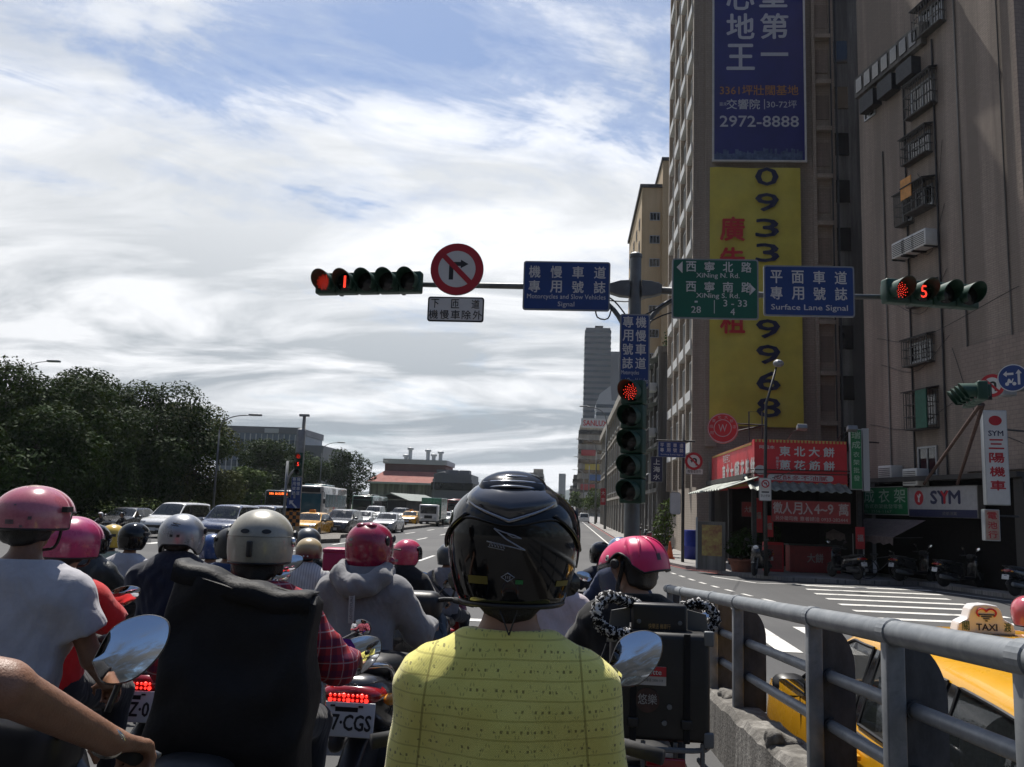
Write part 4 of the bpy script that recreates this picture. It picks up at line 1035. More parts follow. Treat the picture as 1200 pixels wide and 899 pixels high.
for lb, px, Y, h_, rad, lm, sd in (('dark banyan at the end of the row farthest from the glass office', -10, 50, 9.7, 5.2, LEAF, 1), ('dark spreading banyan behind the pink half helmet, lower than its left neighbour', 45, 52, 9.2, 5.0, LEAF, 2),
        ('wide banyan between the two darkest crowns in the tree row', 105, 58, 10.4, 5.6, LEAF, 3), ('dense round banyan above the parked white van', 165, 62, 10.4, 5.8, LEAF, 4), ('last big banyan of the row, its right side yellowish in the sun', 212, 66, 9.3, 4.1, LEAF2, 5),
        ('low banyan bough in front of the row near the dark car', 20, 46, 6.8, 3.8, LEAF, 6), ('small round tree in front of the blue glass office', 305, 118, 10.4, 6.0, LEAF, 7), ('tree right behind the coach with a domed top', 352, 135, 10.5, 5.5, LEAF, 8), ('round crowned tree right of the coach', 408, 140, 10.6, 4.4, LEAF, 9), ('low tree between the banyans and the glass office', 284, 96, 5.6, 3.2, LEAF3, 10)):
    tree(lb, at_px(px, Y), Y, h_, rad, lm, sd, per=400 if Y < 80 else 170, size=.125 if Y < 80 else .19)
for i, (px, Y, r_, lb) in enumerate(((40, 47, 1.2, 'low shrub at the far left kerb under the banyans'), (120, 50, 1.1, 'pale green shrub left of the white van'), (172, 55, 1.3, 'shrub on the verge right behind the white van'), (232, 57, 1.2, 'bright green shrub at the foot of the street lamp'))):
    o = empty('shrub', (at_px(px, Y) - .5, Y, .12), 0, lb, 'shrub', 'shrubs on the verge'); v, f = leaves([((0, 0, .7 * r_), (r_, r_, r_ * .8)), ((.8, .2, .5), (.7, .7, .6)), ((-.9, 0, .5), (.6, .6, .5))], 300, .1, np.random.default_rng(30 + i))
    me = bpy.data.meshes.new('foliage'); me.from_pydata(v.tolist(), [], f.tolist()); me.materials.append(LEAF3); link('foliage', me, o)
    mb = MB(); [mb.tube([(0, 0, 0), (.4 * math.cos(q), .4 * math.sin(q), .8)], .03, 5) for q in range(5)]; mb.build('stem', BARK, o)
o = empty('roof_garden_plant', (6.6, 56, 12.5), 0, 'bushy potted plants on the roof of the stained grey shophouse', 'plant'); v, f = leaves([((0, 0, .9), (.7, .8, .9)), ((.8, .5, .8), (.8, .8, .8)), ((0.2, 2, .6), (.7, .8, .6))], 260, .12, np.random.default_rng(77))
me = bpy.data.meshes.new('foliage'); me.from_pydata(v.tolist(), [], f.tolist()); me.materials.append(LEAF); link('foliage', me, o); MB().box((.4, .7, .15), (2, 3, .3)).build('planter', W_GREY, o)
for i, (px, Y, lb) in enumerate(((668, 190, 'small street tree far down the right sidewalk'), (690, 150, 'street tree in front of the pale stone office'), (650, 230, 'tiny street tree at the end of the avenue'))): tree(lb, at_px(px, Y) + 1.2, Y, 6.0, 2.4, LEAF3, 50 + i, 'street_tree', 'street trees far down the avenue', .14, 70, .22, .4)

rng = np.random.default_rng(90); hd_ = empty('park_hedge', (-40, 75, .1), 0, 'dark overgrown hedge filling the gaps under the row of banyans', 'hedge'); cl = []
for i in range(40): cl.append(((rng.uniform(-1.5, 1.5) - i * .12, -34 + i * 1.75, rng.uniform(1.0, 2.6)), (2.2, 2.0, rng.uniform(1.5, 2.2))))
v, f = leaves(cl, 95, .22, rng); me = bpy.data.meshes.new('foliage'); me.from_pydata(v.tolist(), [], f.tolist()); me.materials.append(LEAF); link('foliage', me, hd_)
mb = MB(); [mb.tube([(c[0], c[1], 0), (c[0] + .2, c[1], c[2])], .07, 5) for c, r_ in cl[::3]]; o = mb.build('stem', BARK, hd_); tag(o, kind='stuff')

hz = bpy.data.materials.new('haze_air'); hz.use_nodes = True; t = NT(hz.node_tree); t.n.remove(t.n['Principled BSDF']); pv = t.new('ShaderNodeVolumePrincipled'); t.put(pv, 'Color', (.80, .87, .95, 1)); t.put(pv, 'Density', HAZE); t.put(pv, 'Anisotropy', .35); t.l.new(pv.outputs[0], t.n['Material Output'].inputs['Volume'])
tag(MB().box((0, 1600, 75), (3000, 3700, 154)).build('haze', hz), kind='stuff')
# ------------------------------------------------------------------ signals and signs
SIGG = mat('signal_green_paint', (.010, .055, .035), .5, var=.15, vs=4, bump=.05)
LENS = mat('dark_lens', (.012, .012, .013), .2, var=.1)
LEDR = mat('red_led', (.5, .02, .02), .4, emit=(1., .05, .025), es=1.05)
SIGB = mat('sign_blue', (.012, .045, .19), .45, var=.1, vs=2)
SIGN_GRN = mat('sign_green', (.006, .105, .065), .45, var=.1, vs=2)
SIGR = mat('sign_red', (.42, .012, .025), .45, var=.1, vs=2)
SIGW = mat('sign_white', (.58, .58, .57), .5, var=.06, vs=3)
SIGBACK = mat('sign_back', (.28, .29, .30), .5, .4, var=.1)
POLE = mat('pole_paint', (.15, .16, .165), .5, .3, var=.15, vs=5)

def signal(label, pos, n, horiz=True, lit=(), rz=0., sp=.355, group=None):
    o = empty('traffic_light', pos, rz, label, 'traffic light', group)
    ax = (lambda k: (-(n - 1) / 2 * sp + k * sp, 0)) if horiz else (lambda k: (0, (n - 1) / 2 * sp - k * sp))
    mb = MB(); L = n * sp
    for k in range(n):
        x, z = ax(k); mb.rbox((x, .09, z), (sp - .006 if horiz else sp * .98, .18, sp * .98 if horiz else sp - .006), .03)
    mb.rbox((0, .19, 0), (L * .97, .06, .22) if horiz else (.22, .06, L * .97), .02)
    mb.build('housing', SIGG, o, auto=35)
    for k in range(n):
        x, z = ax(k); hb = MB(); vs = []; m_ = 26; a0, a1 = R(-52), R(232)
        for layer, r_ in ((0, .150), (1, .144)):
            for i in range(m_ + 1):
                q = a0 + (a1 - a0) * i / m_; dpt = .30 * (.35 + .65 * (.5 + .5 * math.sin(q)))
                vs.append((x + r_ * math.cos(q), 0.0, z + r_ * math.sin(q))); vs.append((x + r_ * math.cos(q), -dpt, z + r_ * math.sin(q)))
        o_ = 2 * (m_ + 1); fs = []
        for i in range(m_): fs += [(2 * i, 2 * i + 1, 2 * i + 3, 2 * i + 2), (o_ + 2 * i, o_ + 2 * i + 2, o_ + 2 * i + 3, o_ + 2 * i + 1), (2 * i + 1, o_ + 2 * i + 1, o_ + 2 * i + 3, 2 * i + 3)]
        hb.add(vs, fs); hb.build('hood', SIGG, o, smooth=False)
        lb = MB(); lb.lathe([(0, .035), (.08, .03), (.125, .012), (.145, 0), (.145, -.012)], (x, -.01, z), 24, Matrix.Rotation(PI / 2, 3, 'X')); le = lb.build('lens', LENS, o, smooth=True)
        if k < len(lit) and lit[k]:
            d = MB()
            if lit[k] == 'red':
                for ring, cnt in ((0, 1), (.034, 6), (.062, 12), (.088, 12), (.114, 12)):
                    for i in range(cnt): 
                        q = 2 * PI * i / cnt + ring * 7; d.lathe([(.0068, 0), (.004, .005), (0, .006)], (x + ring * math.cos(q), -.046, z + ring * math.sin(q)), 6, Matrix.Rotation(PI / 2, 3, 'X'))
            else: text(d, lit[k], x, z, .22, .004, h=.19, w=.10 if lit[k] != '1' else .035, y=-.05)
            d.build('led_display', LEDR, le)
    bk = MB()
    for q in (-.3, .3):
        if horiz: bk.box((q * L, .24, 0), (.05, .1, .3))
        else: bk.box((0, .24, q * L), (.3, .1, .05))
    bk.build('bracket', DKST, o); return o

def board(label, px0, py0, px1, py1, Y, face, edge, items, name='road_sign', cat='sign', rz=0., th=.03, ink=None, border=.022, group=None, corner=.04, mount=True, panel='panel'):
    """flat sign filling a pixel box at distance Y; items: (text, u, v, width, height, bold) in fractions of the board, v down; returns root, w, h"""
    a = P(px0, (py0 + py1) / 2, Y); b_ = P(px1, (py0 + py1) / 2, Y); c = P((px0 + px1) / 2, py0, Y); d = P((px0 + px1) / 2, py1, Y)
    w_, h_ = (b_.x - a.x) / max(.2, math.cos(rz)), c.z - d.z; o = empty(name, ((a.x + b_.x) / 2, Y, (c.z + d.z) / 2), rz, label, cat, group)
    r_ = min(corner, w_ / 4, h_ / 4)
    def rr(W, H, q): return [(sx * (W / 2 - q) + q * math.cos(t), sz * (H / 2 - q) + q * math.sin(t)) for sx, sz, t0 in ((1, 1, 0), (-1, 1, PI / 2), (-1, -1, PI), (1, -1, 1.5 * PI)) for t in np.linspace(t0, t0 + PI / 2, 5)]
    MB().prism(rr(w_, h_, r_), th).build('edge', edge, o)
    MB().prism(rr(w_ - 2 * border, h_ - 2 * border, r_ * .7), .01, c=(0, -.003, 0)).build(panel, face, o)
    by = {}
    for it in items:
        txt, u, v, tw, th_ = it[:5]; bd = it[5] if len(it) > 5 else .012; m_ = it[6] if len(it) > 6 else (ink or SIGW)
        mb = by.setdefault(m_.name, (MB(), m_))[0]; text(mb, txt, (u - .5) * w_, (.5 - v) * h_, .3, bd, w=tw * w_ if tw else None, h=th_ * h_ if th_ else None, y=-.007)
    for k, (mb, m_) in by.items(): mb.build('lettering', m_, o)
    if mount:
        mb = MB(); mb.box((0, th + .03, h_ * .25), (w_ * .8, .04, .05)); mb.box((0, th + .03, -h_ * .25), (w_ * .8, .04, .05)); mb.build('backing_bar', SIGBACK, o)
    return o, w_, h_
def row(s_, v, h_, u0=.1, u1=.9, cw=.15, bold=.014):
    """characters spread evenly over a line"""
    n = len(s_); return [(ch, u0 + (u1 - u0) * (i / (n - 1) if n > 1 else .5), v, cw, h_, bold) for i, ch in enumerate(s_)]
def disc(label, px, py, rpx, Y, kind, rz=0., name='round_sign', group=None):
    c = P(px, py, Y); r_ = rpx / F * Y * 1.0; o = empty(name, c, rz, label, 'sign', group); MX = Matrix.Rotation(PI / 2, 3, 'X')
    MB().lathe([(r_, -.025), (r_, 0), (0, 0)], (0, 0, 0), 40, MX).build('plate', SIGBACK, o)
    def d2(rad, y, m, nm): MB().lathe([(rad, 0), (rad, .003), (0, .003)], (0, y, 0), 40, MX).build(nm, m, o)
    if kind in ('noright', 'noleft', 'noturn'):
        d2(r_ * .985, -.002, SIGR, 'ring_face'); d2(r_ * .70, -.006, SIGW, 'white_field')
        a = MB(); sg = 1 if kind == 'noright' else -1
        if kind == 'noright':
            a.prism([(-.30, -.42), (-.13, -.42), (-.13, .12), (.14, .12), (.14, .03), (.44, .20), (.14, .37), (.14, .28), (-.30, .28)], .003)
        else:
            a.prism([(.20, -.5), (.36, -.5), (.36, .12)] + [(.36 - .29 * (1 - math.cos(t)), .12 + .25 * math.sin(t)) for t in np.linspace(.2, 2.6, 9)] + [(-.3, .12), (-.42, .14), (-.22, -.2), (-.02, .14), (-.12, .13)] + [(.04 + .12 * math.cos(t), .1 + .1 * math.sin(t)) for t in np.linspace(2.4, .2, 6)], .003)
        a.v = [(x * r_ * .98, -.0095 + y, z * r_ * .98) for x, y, z in a.v]; a.build('arrow', BLACKP, o)
        s_ = MB(); s_.box((0, -.0125, 0), (r_ * 1.45, .003, r_ * .20), M=Matrix.Rotation(R(45), 3, 'Y')); s_.build('slash', SIGR, o)
    else:
        d2(r_ * .985, -.002, SIGW, 'rim_face'); d2(r_ * .92, -.006, SIGB, 'blue_field'); a = MB()
        a.prism([(-.62, .30), (-.38, .52), (-.38, .38), (.05, .38), (.05, .22), (-.38, .22), (-.38, .08)], .003); a.prism([(.30, -.5), (.46, -.5), (.46, .3), (.58, .3), (.38, .6), (.18, .3), (.30, .3)], .003)
        a.prism(circ(.13, 14, (-.38, -.42)), .003); a.prism(circ(.13, 14, (.12, -.42)), .003, c=(-.04, .0, 0)); a.prism([(-.4, -.36), (-.05, -.36), (.05, -.05), (-.02, -.05), (-.1, -.24), (-.2, -.05), (-.3, -.05)], .003, c=(0, -.0005, 0))
        a.v = [(x * r_, -.0095 + y, z * r_) for x, y, z in a.v]; a.build('arrows', SIGW, o)
    return o, r_

YP = 13.0
# pole with two arms
pb = P(741, 598, YP); ptop = P(745.5, 301, YP); PX = (pb.x + ptop.x) / 2
sp = empty('signal_pole', (PX, YP + .05, 0), 0, 'thick grey octagonal signal pole on the island with two long arms', 'signal pole')
mb = MB(); mb.ring([(0, 0, .14), (0, 0, 2.2), (0, 0, ptop.z)], [.125, .115, .085], 12); mb.build('shaft', POLE, sp, auto=30)
MB().lathe([(.1, 0), (.1, .05), (.06, .08), (0, .09)], (0, 0, ptop.z), 12).build('cap', POLE, sp); MB().lathe([(.26, 0), (.26, .04), (.15, .05), (.14, .3)], (0, 0, .14), 12).build('base_flange', POLE, sp)
zl = P(605, 334.5, YP).z; zr = P(905, 345, YP).z; za = P(745, 338, YP).z; xl = P(497, 334, YP).x - PX; xr = P(1040, 345.5, YP).x - PX
mb = MB(); mb.ring([(0, 0, za), (xl * .45, 0, zl), (xl - 1.4, 0, zl + .0)], [.06, .05, .036], 10); mb.build('arm', POLE, sp, smooth=True)
mb = MB(); mb.ring([(0, 0, za), (xr * .45, 0, zr), (xr + 1.2, 0, zr)], [.06, .05, .034], 10); mb.build('arm', POLE, sp, smooth=True)
mb = MB()
for s_ in (-1, 1): mb.prism([(s_ * .09, -.13), (s_ * .24, -.12), (s_ * .40, -.07), (s_ * .40, .07), (s_ * .24, .12), (s_ * .09, .13)], .16, c=(0, -.08, za))
mb.build('arm_bracket', POLE, sp, bevel=.01)
for s_ in (-1, 1): MB().tube(spl([(s_ * .10, -.01, za - 1.02), (s_ * .16, -.01, za - .62), (s_ * .36, -.01, za - .30), (s_ * .66, -.01, za - .12), (s_ * .78, -.01, za - .02)], 14), .038, 8).build('curved_brace', POLE, sp, smooth=True)
mb = MB()
for q in ([(-.62, -.12, za - .28), (-.58, -.12, za - .48), (-.42, -.12, za - .50), (-.36, -.12, za - .32)], [(.1, -.1, za - .45), (.4, -.12, za - .28), (.7, -.1, za - .05)], [(-.1, -.1, za - .5), (-.3, -.12, za - .25), (-.5, -.1, za - .1)], [(.1, -.1, za - .6), (.45, -.14, za - .42), (.9, -.1, za - .3)]): mb.tube(spl(q, 10), .012, 5)
mb.build('cable_loop', BLK, sp, smooth=True)
s1 = signal('horizontal five lamp signal at the left end of the arm, first lamp red', P(430, 330.5, YP - .12), 5, True, ('red', '1'), sp=.347, rz=R(-8))
s2 = signal('vertical five lamp traffic signal on the pole with its top lamp red', P(739.5, 517, YP - .34), 5, False, ('red',), sp=.362, rz=R(-24))
s3 = signal('horizontal four lamp signal at the right end of the arm showing a red five', P(1094, 343.5, YP - .12), 4, True, ('red', '5'), sp=.375, rz=R(12))
mb = MB()
for z in (.62, -.62): mb.box((0, .24, z), (.1, .16, .06))
mb.build('bracket', DKST, s2)
S1 = row('機慢車道', .22, .24, .13, .88, .13) + row('專用號誌', .52, .24, .13, .88, .13) + [('Motorcycles and Slow Vehicles', .5, .735, .90, .125, 0), ('Signal', .5, .885, .19, .125, 0)]
board('blue sign reading Motorcycles and Slow Vehicles Signal on the left arm', 613, 306.5, 715, 364, YP - .12, SIGB, SIGBACK, S1)
board('green street name sign for XiNing roads with two white arrows', 787.5, 303.5, 889, 374, YP - .12, SIGN_GRN, SIGBACK,
      row('西寧北路', .135, .17, .22, .86, .115) + row('西寧南路', .47, .17, .22, .86, .115) + [('XiNing N. Rd.', .53, .29, .5, .10, .008), ('XiNing S. Rd.', .53, .625, .5, .10, .008), ('28', .28, .85, .11, .11, .01), ('-', .28, .72, .035, None, .01), ('|', .49, .80, .008, .22, 0), ('3 - 33', .73, .735, .27, .11, .01), ('4', .70, .875, .05, .11, .01), ('◀', .085, .15, .07, .20, 0), ('▶', .93, .50, .07, .20, 0)])
board('blue Surface Lane Signal sign between the green sign and the right signal', 895, 311.5, 1001.5, 371, YP - .12, SIGB, SIGBACK, row('平面車道', .23, .25, .14, .85, .13) + row('專用號誌', .55, .25, .14, .85, .13) + [('Surface Lane Signal', .5, .84, .84, .14, .008)])
board('narrow vertical blue sign with two columns of characters above the signal', 726, 368, 761.5, 455, YP - .30, SIGB, SIGBACK, [(c, .70, .11 + .185 * i, .34, .15, .014) for i, c in enumerate('機慢車道')] + [(c, .27, .11 + .185 * i, .34, .15, .014) for i, c in enumerate('專用號誌')] + [('Motorcycles', .36, .80, .58, .07, .004), ('and Slow Vehicles', .5, .90, .88, .07, .004)])
disc('large round no right turn sign with red ring hanging on the left arm', 535.5, 315.5, 32.5, YP - .14, 'noright')
board('small white plate with black characters under the no right turn sign', 501, 348, 567, 377, YP - .14, SIGW, BLACKP, row('下匝道', .28, .36, .13, .85, .14, .008) + row('機慢車除外', .72, .36, .11, .89, .16, .008), ink=BLACKP)

# left median signal post -------------------------------------------------------------
YM = 44.0; bx_, by_ = P(345, 622, YM).x, YM
sp2 = empty('median_post', (bx_, by_ + .35, 0), 0, 'pale post with a camera head and a curved arm on the median nose', 'signal pole'); zt = P(353, 486, YM).z
mb = MB(); mb.ring([(0, 0, .1), (0, 0, 4.3), (0, 0, zt)], [.15, .13, .085], 10); mb.build('shaft', W_PALE, sp2, smooth=True)
MB().box((0, 0, zt), (.5, .2, .12)).build('cap', SIGBACK, sp2); MB().rbox((-.1, .0, 4.95), (.42, .4, 1.9), .1).build('camera_housing', SIGBACK, sp2, auto=35)
MB().tube(spl([(-.05, .1, 3.9), (-.35, .1, 3.75), (-.62, .1, 3.4), (-.72, .1, 3.0)], 12), .055, 7).build('curved_arm', SIGBACK, sp2, smooth=True); MB().cyl((-.76, .1, .1), (-.76, .1, 4.2), .07).build('side_pole', SIGBACK, sp2, smooth=True)
signal('small signal on the median post with two red lit lamps', P(349.5, 544, YM - .2), 3, False, ('red', '5'), sp=.40)
board('blue plate with two columns of characters on the median post', 341, 559, 353, 586, YM - .2, SIGB, SIGBACK, [(c, .70, .1 + .2 * i, .34, .16) for i, c in enumerate('機慢車道')] + [(c, .28, .1 + .2 * i, .34, .16) for i, c in enumerate('專用號誌')])
mo = empty('keep_left_board', (bx_, YM - .45, 0), 0, 'black and orange checkered board with blue arrow sign on the median nose', 'road marker')
MB().box((0, .05, 1.3), (.09, .06, 2.5)).build('post', SIGBACK, mo)
zz = P(345, 606, YM).z; ck = MB(); 
for i in range(5):
    for k in range(4): ck.m((i + k) % 2).box((-.27 + .18 * k, 0, zz - .36 + .18 * i), (.18, .03, .18))
ck.build('checker_panel', [BLACKP, mat('orange_reflector', (.55, .20, .03), .5)], mo)
zz = P(345, 594, YM).z; MB().box((0, -.0, zz + .12), (.7, .03, .62)).build('blue_panel', SIGB, mo); MB().prism([(-.22, .2), (.0, .2), (-.07, .12), (.2, -.14), (.14, -.2), (-.13, .06), (-.2, -.02)], .004, c=(0, -.022, zz + .12)).build('arrow', SIGW, mo)

# street lamps -------------------------------------------------------------------------
def street_lamp(label, px, Y, h_, reach, direction=1, group='street lamps along the avenue', x=None, rr_=.075, z0=0.):
    o = empty('street_lamp', (at_px(px, Y) if x is None else x, Y, z0), 0, label, 'street lamp', group)
    mb = MB(); mb.ring([(0, 0, 0), (0, 0, h_ * .5), (0, 0, h_ * .86)], [rr_ * 1.3, rr_, rr_ * .7], 8); mb.build('pole', POLE, o, smooth=True)
    MB().tube(spl([(0, 0, h_ * .86), (direction * reach * .12, 0, h_ * .94), (direction * reach * .5, 0, h_ * .985), (direction * reach, 0, h_)], 10), rr_ * .5, 7).build('arm', POLE, o, smooth=True)
    MB().rbox((direction * (reach + .35), 0, h_ + .01), (.9, .3, .14), .05).build('lamp_head', SIGBACK, o, auto=35); return o
street_lamp('street lamp whose head just clears the tops of the banyans', -14, 56, 11.0, 2.0, rr_=.05)
street_lamp('street lamp beside the last big banyan of the row', 245, 58, 7.9, 2.1)
street_lamp('street lamp behind the coach', 372, 105, 9.4, 2.0)
street_lamp('street lamp in front of the red roofed hall', 432, 150, 9.4, 2.2)
street_lamp('small two armed street lamp near the dark warehouse', 508, 175, 8.8, 1.6)
for i, (Y, lb) in enumerate(((100, 'nearest lamp of the row on the right kerb, beside the signal'), (135, 'second lamp of the row on the right kerb'), (180, 'third lamp of the row along the right kerb'), (240, 'farthest lamp of the row on the right kerb'))):
    street_lamp(lb, 0, Y, 14 if i == 0 else 13, 2.4, -1, 'street lamps on the right kerb', 4.3, .12, .13)
lp = empty('shop_lamp_pole', (P(896, 672, 31.5).x, 31.3, .13), 0, 'thin tilted street lamp pole in front of the red shop sign', 'street lamp')
zt = P(906, 430, 31.3).z; mb = MB(); mb.ring([(0, 0, 0), (0, 0, 3.4), (.05, 0, zt * .8), (.42, 0, zt - .15)], [.075, .06, .05, .035], 8); mb.build('pole', DKST, lp, smooth=True); MB().sph((.5, 0, zt), (.2, .16, .14), 10, 7).build('lamp_head', SIGBACK, lp)
board('white parking restriction plate on the thin lamp pole', 889.5, 560, 904, 587, 31.1, SIGW, SIGBACK, [('NO', .5, .80, .4, .12, .0, BLACKP)][:0] + [('—', .5, .62, .6, .06, .02, BLACKP), ('禁止停車', .5, .78, .75, .12, 0., BLACKP)], corner=.03)
disc('tiny red ring emblem on the parking plate', 897, 567, 4.6, 31.0, 'noleft')

# shop on the corner -------------------------------------------------------------------
SX, SY = 6.9, 33.0
sh = empty('corner_shop', (SX, SY, .13), 0, 'low dark corner shop open to the street under the big red sign box', 'shop')
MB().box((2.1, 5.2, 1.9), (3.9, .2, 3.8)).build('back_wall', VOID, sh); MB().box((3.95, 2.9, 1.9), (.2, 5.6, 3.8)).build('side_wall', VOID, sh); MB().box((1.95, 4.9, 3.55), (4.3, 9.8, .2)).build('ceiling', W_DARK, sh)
MB().box((2.0, 9.8, 2.3), (4.1, .2, 4.6)).build('rear_wall', W_GREY, sh)
for x, y in ((.06, .1), (3.9, .1), (.06, 4.9), (.06, 9.4)): MB().box((x, y, 1.75), (.16, .16, 3.5)).build('post', DKST, sh)
cm = MB(); n = 46; vs = []
for i in range(n + 1):
    x = -.3 + 3.6 * i / n; zz = .035 * math.sin(i * 1.5)
    vs += [(x, -1.05, 3.02 + zz), (x, .35, 3.62 + zz)]
cm.add(vs, [(2 * i, 2 * i + 2, 2 * i + 3, 2 * i + 1) for i in range(n)]); a_ = cm.build('front_awning', CORR, sh); md = a_.modifiers.new('t', 'SOLIDIFY'); md.thickness = .02
cm = MB(); vs = []
for i in range(60):
    y = -.6 + 8.5 * i / 59; zz = .035 * math.sin(i * 1.5); vs += [(-1.3, y, 3.0 + zz), (.1, y, 3.5 + zz)]
cm.add(vs, [(2 * i, 2 * i + 1, 2 * i + 3, 2 * i + 2) for i in range(59)]); a_ = cm.build('side_awning', CORR, sh); md = a_.modifiers.new('t', 'SOLIDIFY'); md.thickness = .02
mb = MB()
for k in range(9): mb.tube([(-.1 + .45 * k, -.2, 3.4), (.05 + .45 * k, .1, 3.9)], .03, 5)
for k in range(5): mb.tube([(-.2, -.15 - .05 * k, 3.25 + .13 * k), (4.2, -.15 - .05 * k, 3.3 + .13 * k)], .022, 5)
mb.build('awning_frame', RUST, sh)
SHR = mat('shop_red', (.60, .024, .034), .5, var=.1, vs=1.5)
YEL = mat('yellow_trim', (.55, .40, .12), .5, var=.1)
zt, zb = P(932, 516, SY - .3).z, P(932, 569, SY - .3).z; xr = P(992.5, 540, SY - .3).x; W_ = xr - SX; H_ = zt - zb
rs = empty('shop_sign_box', (SX, SY - .3, (zt + zb) / 2), 0, 'big red lit sign box with white characters wrapping the shop corner', 'shop sign')
MB().box((W_ / 2, .2, 0), (W_, .4, H_)).build('front_face', SHR, rs); MB().box((.2, 5.0, -.06), (.4, 9.2, H_ * .98)).build('side_face', SHR, rs)
mb = MB()
for k in range(26):
    for s_ in (-1, 1): mb.box((W_ * (k + .5) / 26, -.015, s_ * (H_ / 2 - .05)), (W_ / 52, .03, .1))
for k in range(36):
    for s_ in (-1, 1): mb.box((-.015, .5 + 8.9 * k / 36, s_ * (H_ / 2 - .08) - .06), (.03, .12, .09))
mb.build('yellow_trim', YEL, rs)
SXP = lambda px: P(px, 540, SY - .33).x - SX
SZP = lambda py: P(932, py, SY - .33).z - (zt + zb) / 2
mb = MB(); u_ = W_ / 120.5
for i, ch in enumerate('東北大餅'): text(mb, ch, SXP(920 + 17.2 * i), SZP(529), 1, .025, w=14 * u_, h=12.5 * u_, y=-.02)
for i, ch in enumerate('蔥花筋餅'): text(mb, ch, SXP(920 + 17.2 * i), SZP(545.5), 1, .025, w=14 * u_, h=13 * u_, y=-.02)
text(mb, '阿招本', SXP(899), SZP(525), .5, .01, w=20 * u_, h=4.5 * u_, y=-.02)
for i, ch in enumerate('招牌手工'): text(mb, ch, SXP(911), SZP(537.5 + 4 * i), .3, .01, w=3.6 * u_, h=3.6 * u_, y=-.02)
mb.prism([(SXP(938) + q[0], SZP(560) + q[1]) for q in [(39 * u_ * sx + 3.8 * u_ * math.cos(t), 3.8 * u_ * math.sin(t)) for sx, t0 in ((1, -PI / 2), (-1, PI / 2)) for t in np.linspace(t0, t0 + PI, 9)]], .01, c=(0, -.012, 0))
mb.prism([(SXP(891) + q[0] * 1.5, SZP(552) + q[1] * 1.3) for q in circ(.14, 12)], .01, c=(0, -.012, 0))
M90 = Matrix.Rotation(-PI / 2, 3, 'Z')
for i, ch in enumerate('東北大餅'): text(mb, ch, -(1.0 + .0) - 2.05 + .0 + (-3.2 + i * .95), -.26, .9, .025, w=.72, h=.86, y=-.02, M=M90)
for i, ch in enumerate('蔥花筋餅'): text(mb, ch, -3.55 + i * .95 + .45, -.26, .9, .025, w=.72, h=.86, y=-.02, M=M90)
text(mb, '阿招手工', -5.6, .42, .5, .01, w=1.6, h=.34, y=-.02, M=M90)
mb.build('lettering', SIGW, rs); mb = MB(); text(mb, '皮酥多不油膩', SXP(938), SZP(560), .4, .012, w=70 * u_, h=6.2 * u_, y=-.016); mb.build('red_lettering', SIGR, rs)
for x in (1.6, 3.4):
    lo = MB(); lo.tube([(x - .35, .2, H_ / 2), (x - .25, -.3, H_ / 2 + .3), (x, -.45, H_ / 2 + .4)], .015, 5); f = lo.build('floodlight_arm', DKST, rs); MB().rbox((x + .02, -.5, H_ / 2 + .44), (.36, .24, .18), .03, M=Matrix.Rotation(R(-20), 3, 'X')).build('floodlight', SIGBACK, f)
lb, lw, lh = board('dull red shop banner reading monthly income four to nine under the awning', 904, 587, 997, 613, SY - .75, mat('faded_red', (.30, .03, .03), .6, var=.15), RUST, row('徵人', .36, .52, .08, .20, .115, .02) + row('月入', .36, .52, .33, .46, .115, .02) + [('4~9', .66, .36, .24, .44, .02), ('萬', .91, .36, .12, .52, .02), ('另外徵司機', .19, .82, .28, .2, .004), ('意者請洽 0933-282444', .66, .82, .60, .2, .004)], name='shop_banner', ink=mat('faded_print', (.42, .36, .34), .6))
board('small dark red shop board left of the dull red banner', 869, 588, 886, 606, SY + .6, mat('faded_red', (.3, .03, .03)), RUST, [('大餅', .5, .5, .6, .4, .01)], name='shop_board', ink=MATS['faded_print'])
# round sign with ring and letter
c = P(847, 502, 34.5); o = empty('round_shop_sign', c, R(-12), 'round dark red sign with a white ring and a curly letter on a bracket', 'sign'); MX = Matrix.Rotation(PI / 2, 3, 'X'); r_ = 17.5 / F * 34.5
MB().lathe([(r_, -.12), (r_, .1), (0, .1)], (0, 0, 0), 36, MX).build('drum', SHR, o); mb = MB()
for a_, b_ in ((.98, .92), (.58, .53)):
    vs = [(q * r_ * math.cos(t), -.104, q * r_ * math.sin(t)) for t in np.linspace(0, 2 * PI, 41) for q in (b_, a_)]; mb.add(vs, [(2 * i, 2 * i + 1, 2 * i + 3, 2 * i + 2) for i in range(40)])
text(mb, 'W', 0, 0, .5, .0, h=r_ * .5, w=r_ * .55, y=-.106)
for i, ch in enumerate('阿招東北大餅店'):
    t = R(205 - 33 * i); text(mb, ch, r_ * .75 * math.cos(t), r_ * .75 * math.sin(t), .2, .0, h=r_ * .22, w=r_ * .22, y=-.106)
mb.build('ring_and_letter', mat('pink_print', (.55, .40, .40), .5), o)
mb = MB(); mb.tube([(.5, .1, -.1), (1.6, .6, .2)], .03, 6); mb.tube([(.5, .1, .2), (1.6, .6, .2)], .03, 6); mb.tube([(1.0, .3, -.5), (1.0, .3, .7), (1.5, .3, .7), (1.5, .3, -.5)], .03, 6); mb.build('bracket', DKST, o)
